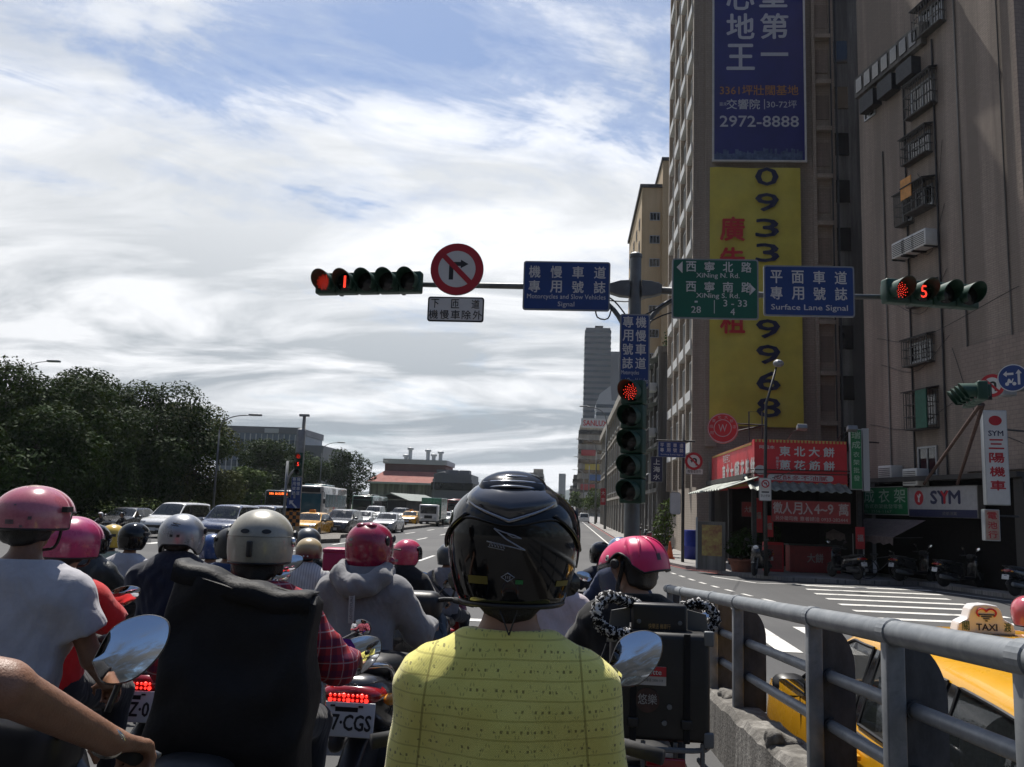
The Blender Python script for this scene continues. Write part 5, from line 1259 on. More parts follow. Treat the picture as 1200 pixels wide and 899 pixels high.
# street signs left of the shop
tp = empty('sign_post', (P(801, 600, 38).x, 38.2, .13), 0, 'dark sign post at the kerb carrying the small blue and no left turn signs', 'sign post'); MB().cyl((0, 0, 0), (0, 0, 6.4), .07).build('pole', DKST, tp, smooth=True)
MB().cyl((-1.2, -.1, 5.2), (.5, -.1, 5.2), .04).build('arm', DKST, tp)
board('small blue surface lane sign beside the no left turn sign', 771, 517.5, 803.5, 536, 38, SIGB, SIGBACK, row('平面車道', .24, .26, .15, .85, .13, .012) + row('專用號誌', .55, .26, .15, .85, .13, .012) + [('Surface Lane Signal', .5, .84, .8, .12, 0)])
disc('small no left turn sign at the corner left of the red sign box', 813, 540.5, 10.3, 38, 'noleft')
board('tiny white plate below the small no left turn sign', 803.5, 549, 824, 556, 38, SIGW, SIGBACK, [('機慢車除外', .5, .5, .8, .6, 0, BLACKP)])
board('dark blue vertical shop sign with white characters past the corner', 762.5, 535, 776.5, 565, 47, NAVY, SIGBACK, [(c, .5, .2 + .3 * i, .55, .22, .012) for i, c in enumerate('上海水')], name='shop_sign')
board('white and green hanging lantern sign at the dark shop front', 785, 577, 798, 603, 36, SIGW, SIGBACK, [], name='hanging_sign', corner=.25)
board('red vertical shop sign far down the sidewalk by a lamp post', 703.5, 572, 710, 592, 98, SIGR, SIGBACK, [(c, .5, .3 + .4 * i, .6, .25, .01) for i, c in enumerate('大吉')], name='shop_sign')
# signs on the tan block
def board2(label, px0, py0, px1, py1, off, face, edge, items, name='shop_sign', ink=None, dep=.25, cat='shop sign'):
    """sign lying on the turned face of the tan block, standing `off` in front of it"""
    xa, z0 = l2(px0, (py0 + py1) / 2); xb, _ = l2(px1, (py0 + py1) / 2); xm = (px0 + px1) / 2; _, zt = l2(xm, py0); _, zb = l2(xm, py1); w_, h_ = xb - xa, zt - zb
    M3 = Matrix.Rotation(A2, 3, 'Z'); o = empty(name, F2 + M3 @ Vector(((xa + xb) / 2, -off, 0)) + Vector((0, 0, (zt + zb) / 2)), A2, label, cat)
    MB().box((0, dep / 2, 0), (w_, dep, h_)).build('box_body', edge, o); MB().box((0, -.004, 0), (w_ - .06, .014, h_ - .06)).build('panel', face, o)
    by = {}
    for it in items:
        m_ = it[6] if len(it) > 6 else (ink or SIGW); mb = by.setdefault(m_.name, (MB(), m_))[0]
        text(mb, it[0], (it[1] - .5) * w_, (.5 - it[2]) * h_, .3, it[5] if len(it) > 5 else .012, w=it[3] * w_, h=it[4] * h_ if it[4] else None, y=-.016)
    for mb, m_ in by.values(): mb.build('lettering', m_, o)
    return o, w_, h_
GRS = mat('shop_green', (.01, .17, .055), .5, var=.12)
board2('wide green shop sign with four large pale characters on the tan block', 1003, 571, 1074.5, 603.5, .35, GRS, W_LITE, row('瑞成衣架', .33, .48, .14, .88, .17, .012) + [('裕成：各式衣架批發零售', .5, .70, .84, .16, 0), ('TEL: 2556-1167', .5, .88, .5, .09, 0)], ink=mat('pale_green_print', (.38, .52, .40), .5))
o, w_, h_ = board2('grey scooter dealer sign with red swirl emblem and blue foot band', 1075.5, 570, 1158, 607, .36, mat('dull_white', (.34, .34, .35), .5, var=.08), W_GREY, [('SYM', .56, .36, .42, .40, .05, NAVY)])
MB().box((0, -.012, -h_ * .37), (w_ - .08, .01, h_ * .24)).build('blue_band', NAVY, o); mb = MB(); text(mb, '欣航車業', .12 * w_, -h_ * .37, .2, 0, w=w_ * .2, h=h_ * .11, y=-.02); mb.build('small_lettering', W_GREY, o)
mb = MB(); mb.prism(circ(h_ * .24, 24, (-w_ * .33, h_ * .13)), .006, c=(0, -.016, 0)); mb.build('emblem_disc', SIGR, o); mb = MB(); mb.prism([(-w_ * .33 + q * h_, h_ * .13 + r__ * h_) for q, r__ in ((-.10, .12), (-.02, .05), (.04, .14), (.12, .10), (.03, -.02), (.04, -.15), (-.05, -.13), (-.03, -.02))], .004, c=(0, -.021, 0)); mb.build('emblem_swirl', SIGW, o)
mb = MB(); text(mb, 'Y', .055 * w_, .14 * h_, .3, .05, w=w_ * .11, h=h_ * .38, y=-.0215); mb.build('red_stroke', SIGR, o)
def blade(label, px, py0, py1, wpx, Y, face, side, items, name='shop_sign', ink=None, dep=.9):
    """vertical sign box standing out from the front; its broad face looks to the camera"""
    a = P(px, py0, Y); b_ = P(px, py1, Y); w_ = wpx / F * Y; h_ = a.z - b_.z; o = empty(name, ((a.x + b_.x) / 2, Y, (a.z + b_.z) / 2), R(-8), label, 'shop sign')
    MB().rbox((0, .15, 0), (w_, .3, h_), .02).build('box_body', side, o, auto=35); MB().box((0, -.004, 0), (w_ - .06, .012, h_ - .06)).build('panel', face, o)
    by = {}
    for it in items:
        m_ = it[6] if len(it) > 6 else (ink or SIGW); mb = by.setdefault(m_.name, (MB(), m_))[0]; text(mb, it[0], (it[1] - .5) * w_, (.5 - it[2]) * h_, .3, it[5] if len(it) > 5 else .012, w=it[3] * w_, h=it[4] * h_, y=-.014)
    for mb, m_ in by.values(): mb.build('lettering', m_, o)
    MB().tube([(w_ / 2, .15, h_ * .3), (w_ / 2 + .7, .6, h_ * .3)], .03, 5).build('bracket', DKST, o)
    return o, w_, h_
blade('green upright shop sign with white side on the left corner of the tan block', 1003.5, 503, 574, 13, 32.5, GRS, W_LITE, [(c, .5, .10 + .16 * i, .7, .12, .012) for i, c in enumerate('瑞成')] + [(c, .5, .42 + .13 * i, .5, .09, .008) for i, c in enumerate('衣架批發')], ink=MATS['pale_green_print'])
MB().box((.35, .2, 0), (.22, .34, 2.3)).build('side_panel', W_LITE, [q for q in bpy.data.objects if q.get('label', '').startswith('green upright')][0])
blade('tall white scooter dealer sign with red characters down its face', 1168, 481, 592, 25, 26.2, SIGW, W_LITE, [('SYM', .5, .245, .62, .055, .03, NAVY)] + [(c, .5, .36 + .145 * i, .62, .10, .03, SIGR) for i, c in enumerate('三陽機車')] + [('●', .5, .11, .55, .105, 0, SIGR)])
blade('small white and orange sign hanging below the tall white dealer sign', 1163, 597, 634, 16, 26.3, mat('pale_orange', (.45, .30, .24), .5, var=.15), W_LITE, [(c, .5, .2 + .3 * i, .6, .22, .02, SIGR) for i, c in enumerate('電池行')])
# traffic signal seen from its side at far right
s4 = signal('green signal seen edge on above the scooter dealer shop', P(1136, 463, 17), 4, True, (), rz=R(-103), sp=.36)
disc('round no left turn sign beside the signal seen edge on', 1162.5, 452, 13.5, 20.5, 'noleft', R(-42)); disc('blue round sign with white arrows and a scooter', 1187, 443, 16, 19.5, 'blue', R(-38))
o = empty('sign_mast', (P(1178, 470, 21.5).x, 21.5, .1), 0, 'grey mast with an arm carrying the blue round sign', 'sign post'); a_ = P(1186, 448, 20.3); MB().tube([(1.4, .3, 0), (1.4, .3, 6.2)], .09, 8).build('pole', POLE, o); MB().tube([(1.4, .3, a_.z), (-.9, .3, a_.z - .1)], .05, 7).build('arm', POLE, o); MB().rbox((.1, .1, a_.z), (.35, .3, .5), .05).build('control_box', SIGBACK, o)
o = empty('diagonal_strut', (0, 0, 0), 0, 'pair of rusty red struts bracing the edge on signal', 'strut'); mb = MB(); mb.tube([P(1083, 567, 30), P(1149, 474, 23)], .05, 7); mb.build('bar', RUST, o); mb = MB(); mb.tube([P(1122, 567, 28), P(1152, 474, 23)], .05, 7); mb.build('bar', RUST, o)
# awning and shop clutter under the tan block
o = empty('cloth_awning', F2, A2, 'dull brown cloth awning below the green shop sign', 'awning'); xa, _ = l2(1010, 612); xb, _ = l2(1094, 612); za = l2(1050, 609)[1]; zb_ = za - .75
vs = []; 
for i in range(25):
    x = xa + (xb - xa) * i / 24; vs += [(x, -.3, za), (x - .1, -1.5, zb_ + .12), (x - .1, -1.52, zb_ - .12 + .05 * math.sin(i * 2))]
a_ = MB().add(vs, [(3 * i + k, 3 * i + 3 + k, 3 * i + 4 + k, 3 * i + 1 + k) for i in range(24) for k in (0, 1)]).build('cloth', mat('brown_canvas', (.15, .115, .11), .8, var=.2), o); md = a_.modifiers.new('t', 'SOLIDIFY'); md.thickness = .015
mb = MB(); [mb.tube([(x, -.3, za - .6), (x, -1.5, zb_ + .1)], .02, 5) for x in (xa + .1, (xa + xb) / 2, xb - .2)]; mb.build('awning_arm', DKST, o)

# small things along the shop fronts
def simple(name, label, cat, loc, rz=0., group=None): return empty(name, loc, rz, label, cat, group)
g = G(809, 655, .13); o = simple('barrel', 'tall blue plastic barrel standing by the corner shop', 'barrel', (g.x, g.y, .13)); MB().lathe([(.34, 0), (.36, .03), (.36, .55), (.38, .58), (.36, .61), (.36, 1.25), (.33, 1.3), (.3, 1.27), (0, 1.25)], n=24).build('drum', mat('blue_plastic', (.012, .03, .30), .45, var=.12), o, auto=40); MB().lathe([(.3, 0), (.3, .05), (0, .06)], (0, 0, 1.27), 24).build('lid', mat('blue_plastic'), o)
g = G(785, 655, .13); o = simple('traffic_cone', 'orange traffic cone beside the plants on the sidewalk', 'cone', (g.x, g.y, .13)); MB().lathe([(.17, .03), (.04, .75), (.03, .78), (0, .78)], n=16).build('cone_body', mat('orange_rubber', (.55, .10, .03), .6), o, smooth=True); MB().rbox((0, 0, .02), (.42, .42, .05), .02).build('base', mat('orange_rubber'), o)
def plant(label, px, py, z0, h_, pot, sd, lm=LEAF3, name='potted_plant', r_=.35):
    g = G(px, py, z0); o = simple(name, label, 'plant', (g.x, g.y, z0), 0, 'potted plants by the shops'); MB().lathe([(r_ * .62, 0), (r_ * .85, .38), (r_ * .92, .40), (r_ * .92, .46), (r_ * .78, .46), (r_ * .76, .42), (0, .42)], n=18).build('pot', pot, o, auto=40)
    v, f = leaves([((0, 0, .45 + h_ * .5), (r_ * 1.1, r_ * 1.1, h_ * .5)), ((r_ * .5, .1, .5 + h_ * .75), (r_ * .7, r_ * .7, h_ * .28)), ((-r_ * .5, 0, .45 + h_ * .4), (r_ * .7, r_ * .7, h_ * .3))], 900, .075, np.random.default_rng(sd)); me = bpy.data.meshes.new('foliage'); me.from_pydata(v.tolist(), [], f.tolist()); me.materials.append(lm); link('foliage', me, o)
    mb = MB(); [mb.tube([(0, 0, .4), (.2 * math.cos(q * 1.7), .2 * math.sin(q * 1.7), .45 + h_ * .7)], .012, 5) for q in range(5)]; mb.build('stem', BARK, o); return o
TERRA = mat('terracotta', (.28, .10, .06), .8, var=.15, vs=6)
plant('tall leafy plant in a pot at the wall left of the blue barrel', 778, 652, .13, 2.2, W_GREY, 1, r_=.5); plant('plant in a big terracotta pot at the shop corner', 869, 670, .13, 1.1, TERRA, 2, LEAF, r_=.55)
plant('bushy plant in a pot right of the red shop post', 985, 668, .13, 2.2, TERRA, 3, LEAF, r_=.5); plant('low pot of leaves in the back of the corner shop', 905, 664, .13, 1.2, TERRA, 4, LEAF); plant('small plant in a pot between the shop counter and a scooter', 951, 664, .13, 1.0, TERRA, 5, LEAF)
g = G(833, 668, .13); o = simple('notice_board', 'standing notice board with a yellowish poster at the corner', 'notice board', (g.x, g.y, .13), R(-20)); MB().box((0, 0, .9), (1.1, .12, 1.8)).build('board', W_GREY, o); MB().box((.05, -.07, 1.1), (.75, .012, 1.15)).build('poster', mat('poster', (.40, .33, .10), .5, var=.45, vs=5, col2=(.22, .08, .05)), o); MB().box((-.52, -.075, 1.0), (.07, .02, 1.9)).build('edge_strip', W_LITE, o)
o = simple('shop_counter', 'red cloth covered counter inside the corner shop', 'counter', (SX + 2.6, SY + 1.6, .13)); MB().rbox((0, 0, .5), (1.9, .7, 1.0), .03).build('cloth_front', mat('faded_red', (.3, .03, .03)), o, auto=35); MB().box((0, 0, 1.03), (2.0, .8, .05)).build('top', DKST, o); mb = MB(); text(mb, '大餅', 0, .55, .4, .02, h=.34, w=.6, y=-.36); mb.build('lettering', MATS['faded_print'], o)
o = simple('red_cabinet', 'small red cabinet left of the counter in the corner shop', 'cabinet', (SX + 1.0, SY + 1.2, .13)); MB().rbox((0, 0, .55), (.7, .5, 1.1), .03).build('body', SHR, o, auto=35); MB().box((0, -.26, .55), (.55, .02, .9)).build('door', mat('faded_red'), o)
for i, (x, z, lb) in enumerate(((.35, 2.1, 'long red paper couplet on the left post of the shop'), (.75, 1.7, 'short red paper couplet inside the shop'), (3.85, 1.4, 'red painted strip on the right shop post'))):
    o = simple('red_couplet', lb, 'banner', (SX + x, SY - .05 + (.8 if i < 2 else -.05), .13)); MB().box((0, 0, z), (.32, .03, 1.3 if i == 0 else .8)).build('paper', SHR, o); mb = MB(); text(mb, '福', 0, z, .3, .02, h=.25, w=.22, y=-.02); mb.build('lettering', MATS['faded_print'], o)
o = simple('white_sign_stand', 'white standing board leaning at the shop right of the plants', 'notice board', tuple(F2 + Matrix.Rotation(A2, 3, 'Z') @ Vector((2.1, -1.7, .13))), A2); MB().rbox((0, 0, .8), (.75, .06, 1.5), .03).build('board', W_LITE, o, auto=35); MB().box((0, -.04, .8), (.6, .012, .05)).build('rib', W_GREY, o)
for a_, b_, sag, lb in ((P(757, 470, 60), P(690, 600, 120), .5, 'thin wire hung along the old shophouse fronts'), (P(780, 330, 44), P(700, 350, 14), .4, 'thin wire running from the banner tower to the signal pole'), (P(1003, 500, 34), P(905, 560, 31), .3, 'thin wire between the green upright sign and the lamp pole')):
    mb = MB(); mb.tube([a_.lerp(b_, t) - Vector((0, 0, sag * 4 * t * (1 - t))) for t in np.linspace(0, 1, 12)], .012, 4); tag(mb.build('overhead_wire', BLK), lb, 'wire', 'overhead wires')
# ------------------------------------------------------------------ cars
def paint(name, c, var=.06): return mat(name, c, .28, .0, var=var, vs=1.5, coat=.8, spec=.5)
GLASSC = glass('car_glass', (.012, .015, .017), .62, .02, .9); GLASST = glass('taxi_glass', (.02, .024, .026), .55, .02, .9); HEADL = mat('headlamp', (.65, .66, .68), .08, .2, var=.1, coat=1.); TYRE = RUB; ALLOY = mat('alloy', (.42, .43, .44), .3, .8, var=.08)
AMBER = mat('amber_lens', (.55, .22, .02), .2); REDL2 = mat('red_lens', (.28, .008, .012), .14, var=.15, coat=.6); CABIN = mat('cabin_cloth', (.035, .034, .033), .85)
PLATE = mat('plate_white', (.55, .56, .57), .45, var=.06)
STY = dict(
 sedan=dict(L=4.5, W=1.74, belt=.93, roof=1.47, hood=.92, st=[(-2.25, .80), (-2.15, .96), (-1.72, 1.02), (-1.15, 1.42), (-.55, 1.47), (.1, 1.46), (.45, 1.40), (1.02, 1.0), (1.25, .95), (1.9, .85), (2.18, .70), (2.25, .55)], cab=(-1.66, 1.02), pil=[(-1.2, -.98), (-.22, -.08)]),
 wagon=dict(L=4.5, W=1.74, belt=.95, roof=1.50, hood=.92, st=[(-2.25, .92), (-2.2, 1.2), (-2.02, 1.42), (-1.2, 1.50), (0, 1.51), (.38, 1.46), (1.08, 1.02), (1.3, .96), (1.95, .86), (2.19, .70), (2.25, .55)], cab=(-2.0, 1.08), pil=[(-1.22, -1.10), (-.22, -.10)]),
 van=dict(L=4.7, W=1.80, belt=1.02, roof=1.80, hood=1.05, st=[(-2.35, 1.1), (-2.28, 1.72), (-2.1, 1.8), (-1.0, 1.84), (0, 1.83), (.55, 1.76), (1.25, 1.18), (1.45, 1.08), (2.05, .95), (2.3, .78), (2.35, .6)], cab=(-2.25, 1.28), pil=[(-1.3, -1.18), (-.15, -.03)]),
 suv=dict(L=4.6, W=1.82, belt=1.06, roof=1.68, hood=1.05, st=[(-2.3, .95), (-2.22, 1.3), (-1.95, 1.6), (-1.0, 1.69), (0, 1.68), (.4, 1.62), (1.0, 1.16), (1.2, 1.08), (1.95, .98), (2.22, .82), (2.3, .6)], cab=(-2.15, 1.02), pil=[(-1.25, -1.1), (-.2, -.06)]))
def car(label, style, loc, rz, pm, group=None, taxi=False, name='car', cat='car', detail=1, plate=None):
    s = STY[style]; root = empty(name, loc, rz, label, cat, group); W = s['W'] / 2; ny = 46 * detail if detail > 1 else 34
    st = s['st']; ky = [q[0] for q in st]; kz = [q[1] for q in st]
    c0, c1 = s['cab']; belt = s['belt']
    yy = sorted(set([round(float(q), 4) for q in np.linspace(ky[0], ky[-1], ny)] + [q for p_ in s['pil'] for q in p_] + [c0, c1] + list(ky)))
    sm = spl([(a, b_) for a, b_ in st], 140); sy = [q[0] for q in sm]; sz = [q[1] for q in sm]
    def ztop(y): return float(np.interp(y, sy, sz))
    def wid(y): e = min(y - ky[0], ky[-1] - y); return W * (1 - .20 * max(0, 1 - e / .55) ** 2.2)
    NR = 17
    def section(y):
        zt = ztop(y); w_ = wid(y); cabin = max(0., min(1., (zt - belt) / (s['roof'] - belt))) if c0 - .3 < y < c1 + .3 else 0.
        zb = .20 + .12 * max(0, 1 - min(y - ky[0], ky[-1] - y) / .3); be = min(belt - .02 * (y > c1), zt - .02)
        wt = w_ * (.97 - .20 * cabin); ed = zt - .05 * cabin - .012
        pts = [(0, zb), (w_ * .86, zb), (w_ * .97, zb + .06), (w_ * .99, zb + (be - zb) * .35), (w_, zb + (be - zb) * .62), (w_ * .985, zb + (be - zb) * .9), (w_ * .965, be)]
        a = (w_ * .955, be + .012 * cabin); b_ = (wt * .985, ed)
        for u in (.0, .06, .5, .93, 1.0): pts.append((a[0] + (b_[0] - a[0]) * u - .012 * math.sin(PI * u) * -1, a[1] + (b_[1] - a[1]) * u))
        crown = .035 + .02 * cabin
        for u in (.93, .80, .55, .28, 0): pts.append((wt * u, ed + (zt - ed) * (.45 if u > .9 else .75 if u > .7 else 1) + (0 if u > .9 else (1 - u) * crown * .3)))
        return pts[:NR]
    secs = [section(y) for y in yy]; vs = []
    for y, p_ in zip(yy, secs):
        for x, z in p_: vs.append((x, y, z))
        for x, z in p_[1:-1][::-1]: vs.append((-x, y, z))
    M_ = 2 * NR - 2; body = MB(); gl = {}
    fb = []; db = []
    for i in range(len(yy) - 1):
        ym = (yy[i] + yy[i + 1]) / 2; zt = ztop(ym)
        for j in range(M_):
            q = (i * M_ + j, i * M_ + (j + 1) % M_, (i + 1) * M_ + (j + 1) % M_, (i + 1) * M_ + j); jj = j if j < NR - 1 else M_ - 1 - j
            side = 'right' if j < NR - 1 else 'left'; key = None
            if c0 < ym < c1 and zt - belt > .10 and jj in (8, 9):
                if not any(a <= ym <= b_ for a, b_ in s['pil']): key = ('side_window', side, sum(ym > b_ for a, b_ in s['pil']))
            if jj in (12, 13, 14, 15) and ym > 0 and .12 < (zt - belt + .08) and zt < s['roof'] - .055 and ym < c1 + .02: key = ('windscreen', '', 0)
            if jj in (12, 13, 14, 15) and ym < 0 and zt < s['roof'] - .06 and zt > belt + .06 and ym < c0 + .75 : key = ('rear_window', '', 0)
            dark = jj in (8, 9) and c0 < ym < c1 and zt - belt > .10 and key is None
            (gl.setdefault(key, []) if key else db if dark else fb).append(q)
    n_ = len(yy); fb += [tuple(range(M_)), tuple((n_ - 1) * M_ + j for j in range(M_ - 1, -1, -1))]
    body.add(vs, fb); body.m(1).f.extend(db); body.mi.extend([1] * len(db)); bo = body.build('body', [pm, BLKG], root, smooth=True, clean=True)
    try: bo.data.set_sharp_from_angle(angle=R(38))
    except Exception: pass
    for key, fs in gl.items():
        g = MB(); used = sorted({i for f in fs for i in f}); ix = {v: k for k, v in enumerate(used)}; g.add([vs[i] for i in used], [tuple(ix[i] for i in f) for f in fs]); go = g.build(key[0], GLASST if detail > 1 else GLASSC, root, smooth=True, clean=True)
        if key[0] == 'side_window' and detail > 1:
            fr = MB(); sd = 1 if key[1] == 'right' else -1; ys_ = sorted({vs[i][1] for i in used}); top = [max((vs[i] for i in used if vs[i][1] == y), key=lambda v: v[2]) for y in ys_]; bot = [min((vs[i] for i in used if vs[i][1] == y), key=lambda v: v[2]) for y in ys_]
            fr.ring([Vector(v) + Vector((sd * .004, 0, 0)) for v in top + bot[::-1] + top[:1]], .011, 6, caps=False); fr.build('seal', BLK, go)
    it = MB(); it.box((0, (c0 + c1) / 2, belt - .18), (W * 1.8, (c1 - c0) * .92, .05))
    for x in (-.36, .36):
        it.rbox((x, -.35, belt - .02), (.5, .14, .62), .05); it.rbox((x, -.33, belt + .38), (.26, .10, .2), .04)
    it.rbox((0, c0 + .62, belt - .05), (1.25, .16, .5), .05); it.rbox((0, c1 - .35, belt - .04), (1.4, .35, .16), .04); it.build('interior', CABIN, root)
    fr = ky[-1]; zl = ztop(fr - .28)
    for sd in (-1, 1):
        h = MB(); h.rbox((sd * W * .70, fr - .16, zl - .13), (.36, .2, .15), .06, rz=-sd * .35); h.build('headlight', HEADL, root, auto=40)
        t = MB(); t.rbox((sd * W * .76, ky[0] + .12, belt - .12), (.26, .2, .18), .05, rz=sd * .3); t.build('tail_light', REDL2, root, auto=40)
        m_ = MB(); m_.loft([(sd * (W + .10), c1 - .42, belt + .07, .09, .06), (sd * (W + .11), c1 - .36, belt + .075, .115, .085), (sd * (W + .11), c1 - .24, belt + .07, .09, .065), (sd * (W + .10), c1 - .20, belt + .07, .04, .03)], 14); m_.box((sd * (W - .0), c1 - .30, belt + .04), (.14, .06, .05)); mo_ = m_.build('side_mirror', BLK if taxi else pm, root, auto=50)
        MB().box((sd * (W + .11), c1 - .4225, belt + .075), (.17, .006, .11)).build('mirror_face', MIRR, mo_)
        for y in (ky[0] + .85, fr - .85):
            ar = MB(); ar.lathe([(.36, -.02), (.36, .012), (.30, .014)], (sd * (W - .02), y, .33), 26, Matrix.Rotation(sd * PI / 2, 3, 'Y')); wo_ = MB().lathe([(0, -.1), (.2, -.1), (.30, -.085), (.32, -.03), (.32, .04), (.30, .07), (.21, .075)], (sd * (W - .07), y, .32), 26, Matrix.Rotation(sd * PI / 2, 3, 'Y')).build('wheel', TYRE, root, auto=40)
            ar.build('arch_lip', BLK, wo_)
            rm = MB(); rm.lathe([(.205, .06), (.20, .076), (.06, .066), (.05, .08), (0, .082)], (sd * (W - .07), y, .32), 22, Matrix.Rotation(sd * PI / 2, 3, 'Y'))
            rm.build('rim', ALLOY, wo_)
    g = MB(); g.rbox((0, fr - .02, .60), (W * .95, .08, .16), .03); g.rbox((0, fr - .02, .36), (W * 1.2, .08, .12), .03); g.build('grille', BLK, root)
    MB().box((0, fr + .03, .46), (.38, .02, .16)).build('licence_plate', PLATE, root); MB().box((0, ky[0] - .01, .75), (.38, .02, .16)).build('licence_plate', PLATE, root)
    if detail > 1:
        mb = MB()
        for sd in (-1, 1):
            for y in (-.18, -1.12): mb.rbox((sd * (W + .015), y - .12, belt - .11), (.03, .18, .032), .01)
        mb.build('door_handle', pm, root); mb = MB()
        for sd in (-1, 1): mb.ring([(sd * (wid(y) * .972 + .004), y, belt + .003) for y in np.linspace(c0, c1 - .05, 18)], .009, 5)
        mb.build('belt_strip', BLK, root); mb = MB()
        for sd in (-1, 1):
            for y in (-.15, -1.05, .82): mb.ring([(sd * (W * .99 + .003), y + (.12 if y > 0 else 0) * (z - .5), z) for z in np.linspace(.34, belt - .01, 8)], .004, 4)
        mb.build('door_gap', BLK, root)
    return root
P_SILV = paint('silver_paint', (.40, .41, .42)); P_WHITE = paint('white_car_paint', (.68, .68, .67)); P_DARK = paint('charcoal_paint', (.035, .037, .042)); P_BLUE = paint('dark_blue_paint', (.03, .045, .10)); P_YEL = paint('taxi_yellow', (.72, .36, .012)); P_RED = paint('bus_red', (.35, .04, .04)); P_TEAL = paint('bus_teal', (.05, .16, .19)); P_CREAM = paint('coach_cream', (.50, .47, .42)); P_GRN = paint('bus_green', (.04, .14, .09)); P_GREY = paint('truck_grey', (.20, .21, .21))
def oncoming(label, style, px, Y, pm, **kw): return car(label, style, (at_px(px, Y), Y, 0.004), PI + kw.pop('rz', .0), pm, kw.pop('group', 'cars waiting on the far side of the median'), **kw)
oncoming('dark car low behind the black helmets, leftmost of the traffic', 'sedan', 143, 47, P_DARK)
oncoming('white van at the kerb below the banyans', 'van', 203, 46, P_WHITE, rz=-.1)
oncoming('dark blue van with a bright windscreen right of the white van', 'van', 268, 43, P_BLUE)
oncoming('second dark blue van close behind the first one', 'van', 310, 47, P_BLUE)
def roof_lamp(root, z, m=None, y=.1, txt=True, s=1.):
    o = MB(); o.loft([(0, -.07 * s, z + .10 * s, .19 * s, .10 * s, 3), (0, .07 * s, z + .10 * s, .19 * s, .10 * s, 3)], 18); o.v = [(a, b_ + y, c) for a, b_, c in o.v]; return o.build('roof_sign', m or WHT, root, smooth=False)
t_ = oncoming('yellow taxi waiting beside the checkered median board', 'sedan', 366, 53, P_YEL, taxi=True, name='taxi', cat='taxi'); roof_lamp(t_, 1.46, mat('orange_lamp', (.6, .25, .05)))
oncoming('charcoal suv next to the waiting yellow taxi', 'suv', 403, 57, P_DARK)
oncoming('white car with a glaring windscreen between the suv and the crimson helmet', 'sedan', 428, 74, P_WHITE)
oncoming('silver sedan right behind the crimson helmet', 'sedan', 457, 66, P_SILV)
t_ = oncoming('distant yellow taxi with lights on right of the silver sedan', 'sedan', 483, 90, P_YEL, taxi=True, name='taxi', cat='taxi'); roof_lamp(t_, 1.46, MATS['orange_lamp'])
oncoming('white car with lit headlights right of the grey truck', 'sedan', 523, 98, P_WHITE)
for i, (px, Y, m, stl, lb) in enumerate(((470, 105, P_DARK, 'suv', 'dark suv half hidden behind the silver sedan'), (440, 96, P_SILV, 'van', 'silver van in the second row of waiting cars'), (534, 125, P_DARK, 'sedan', 'dark sedan far back beside the black helmet'), (545, 160, P_WHITE, 'suv', 'tiny white suv at the end of the queue'), (553, 190, P_SILV, 'sedan', 'tiny silver sedan at the end of the queue'))): oncoming(lb, stl, px, Y, m)
for i, (px, Y, m, stl, lb) in enumerate(((697, 150, P_WHITE, 'suv', 'white suv parked by the right kerb far down the avenue'), (640, 260, P_SILV, 'sedan', 'tiny silver car in the middle of the far avenue'), (660, 290, P_WHITE, 'van', 'tiny white van crossing at the end of the avenue'))): car(lb, stl, (at_px(px, Y) * (1 if i else .6), Y, .004), 0 if i < 2 else PI / 2, m, 'cars far down the avenue')

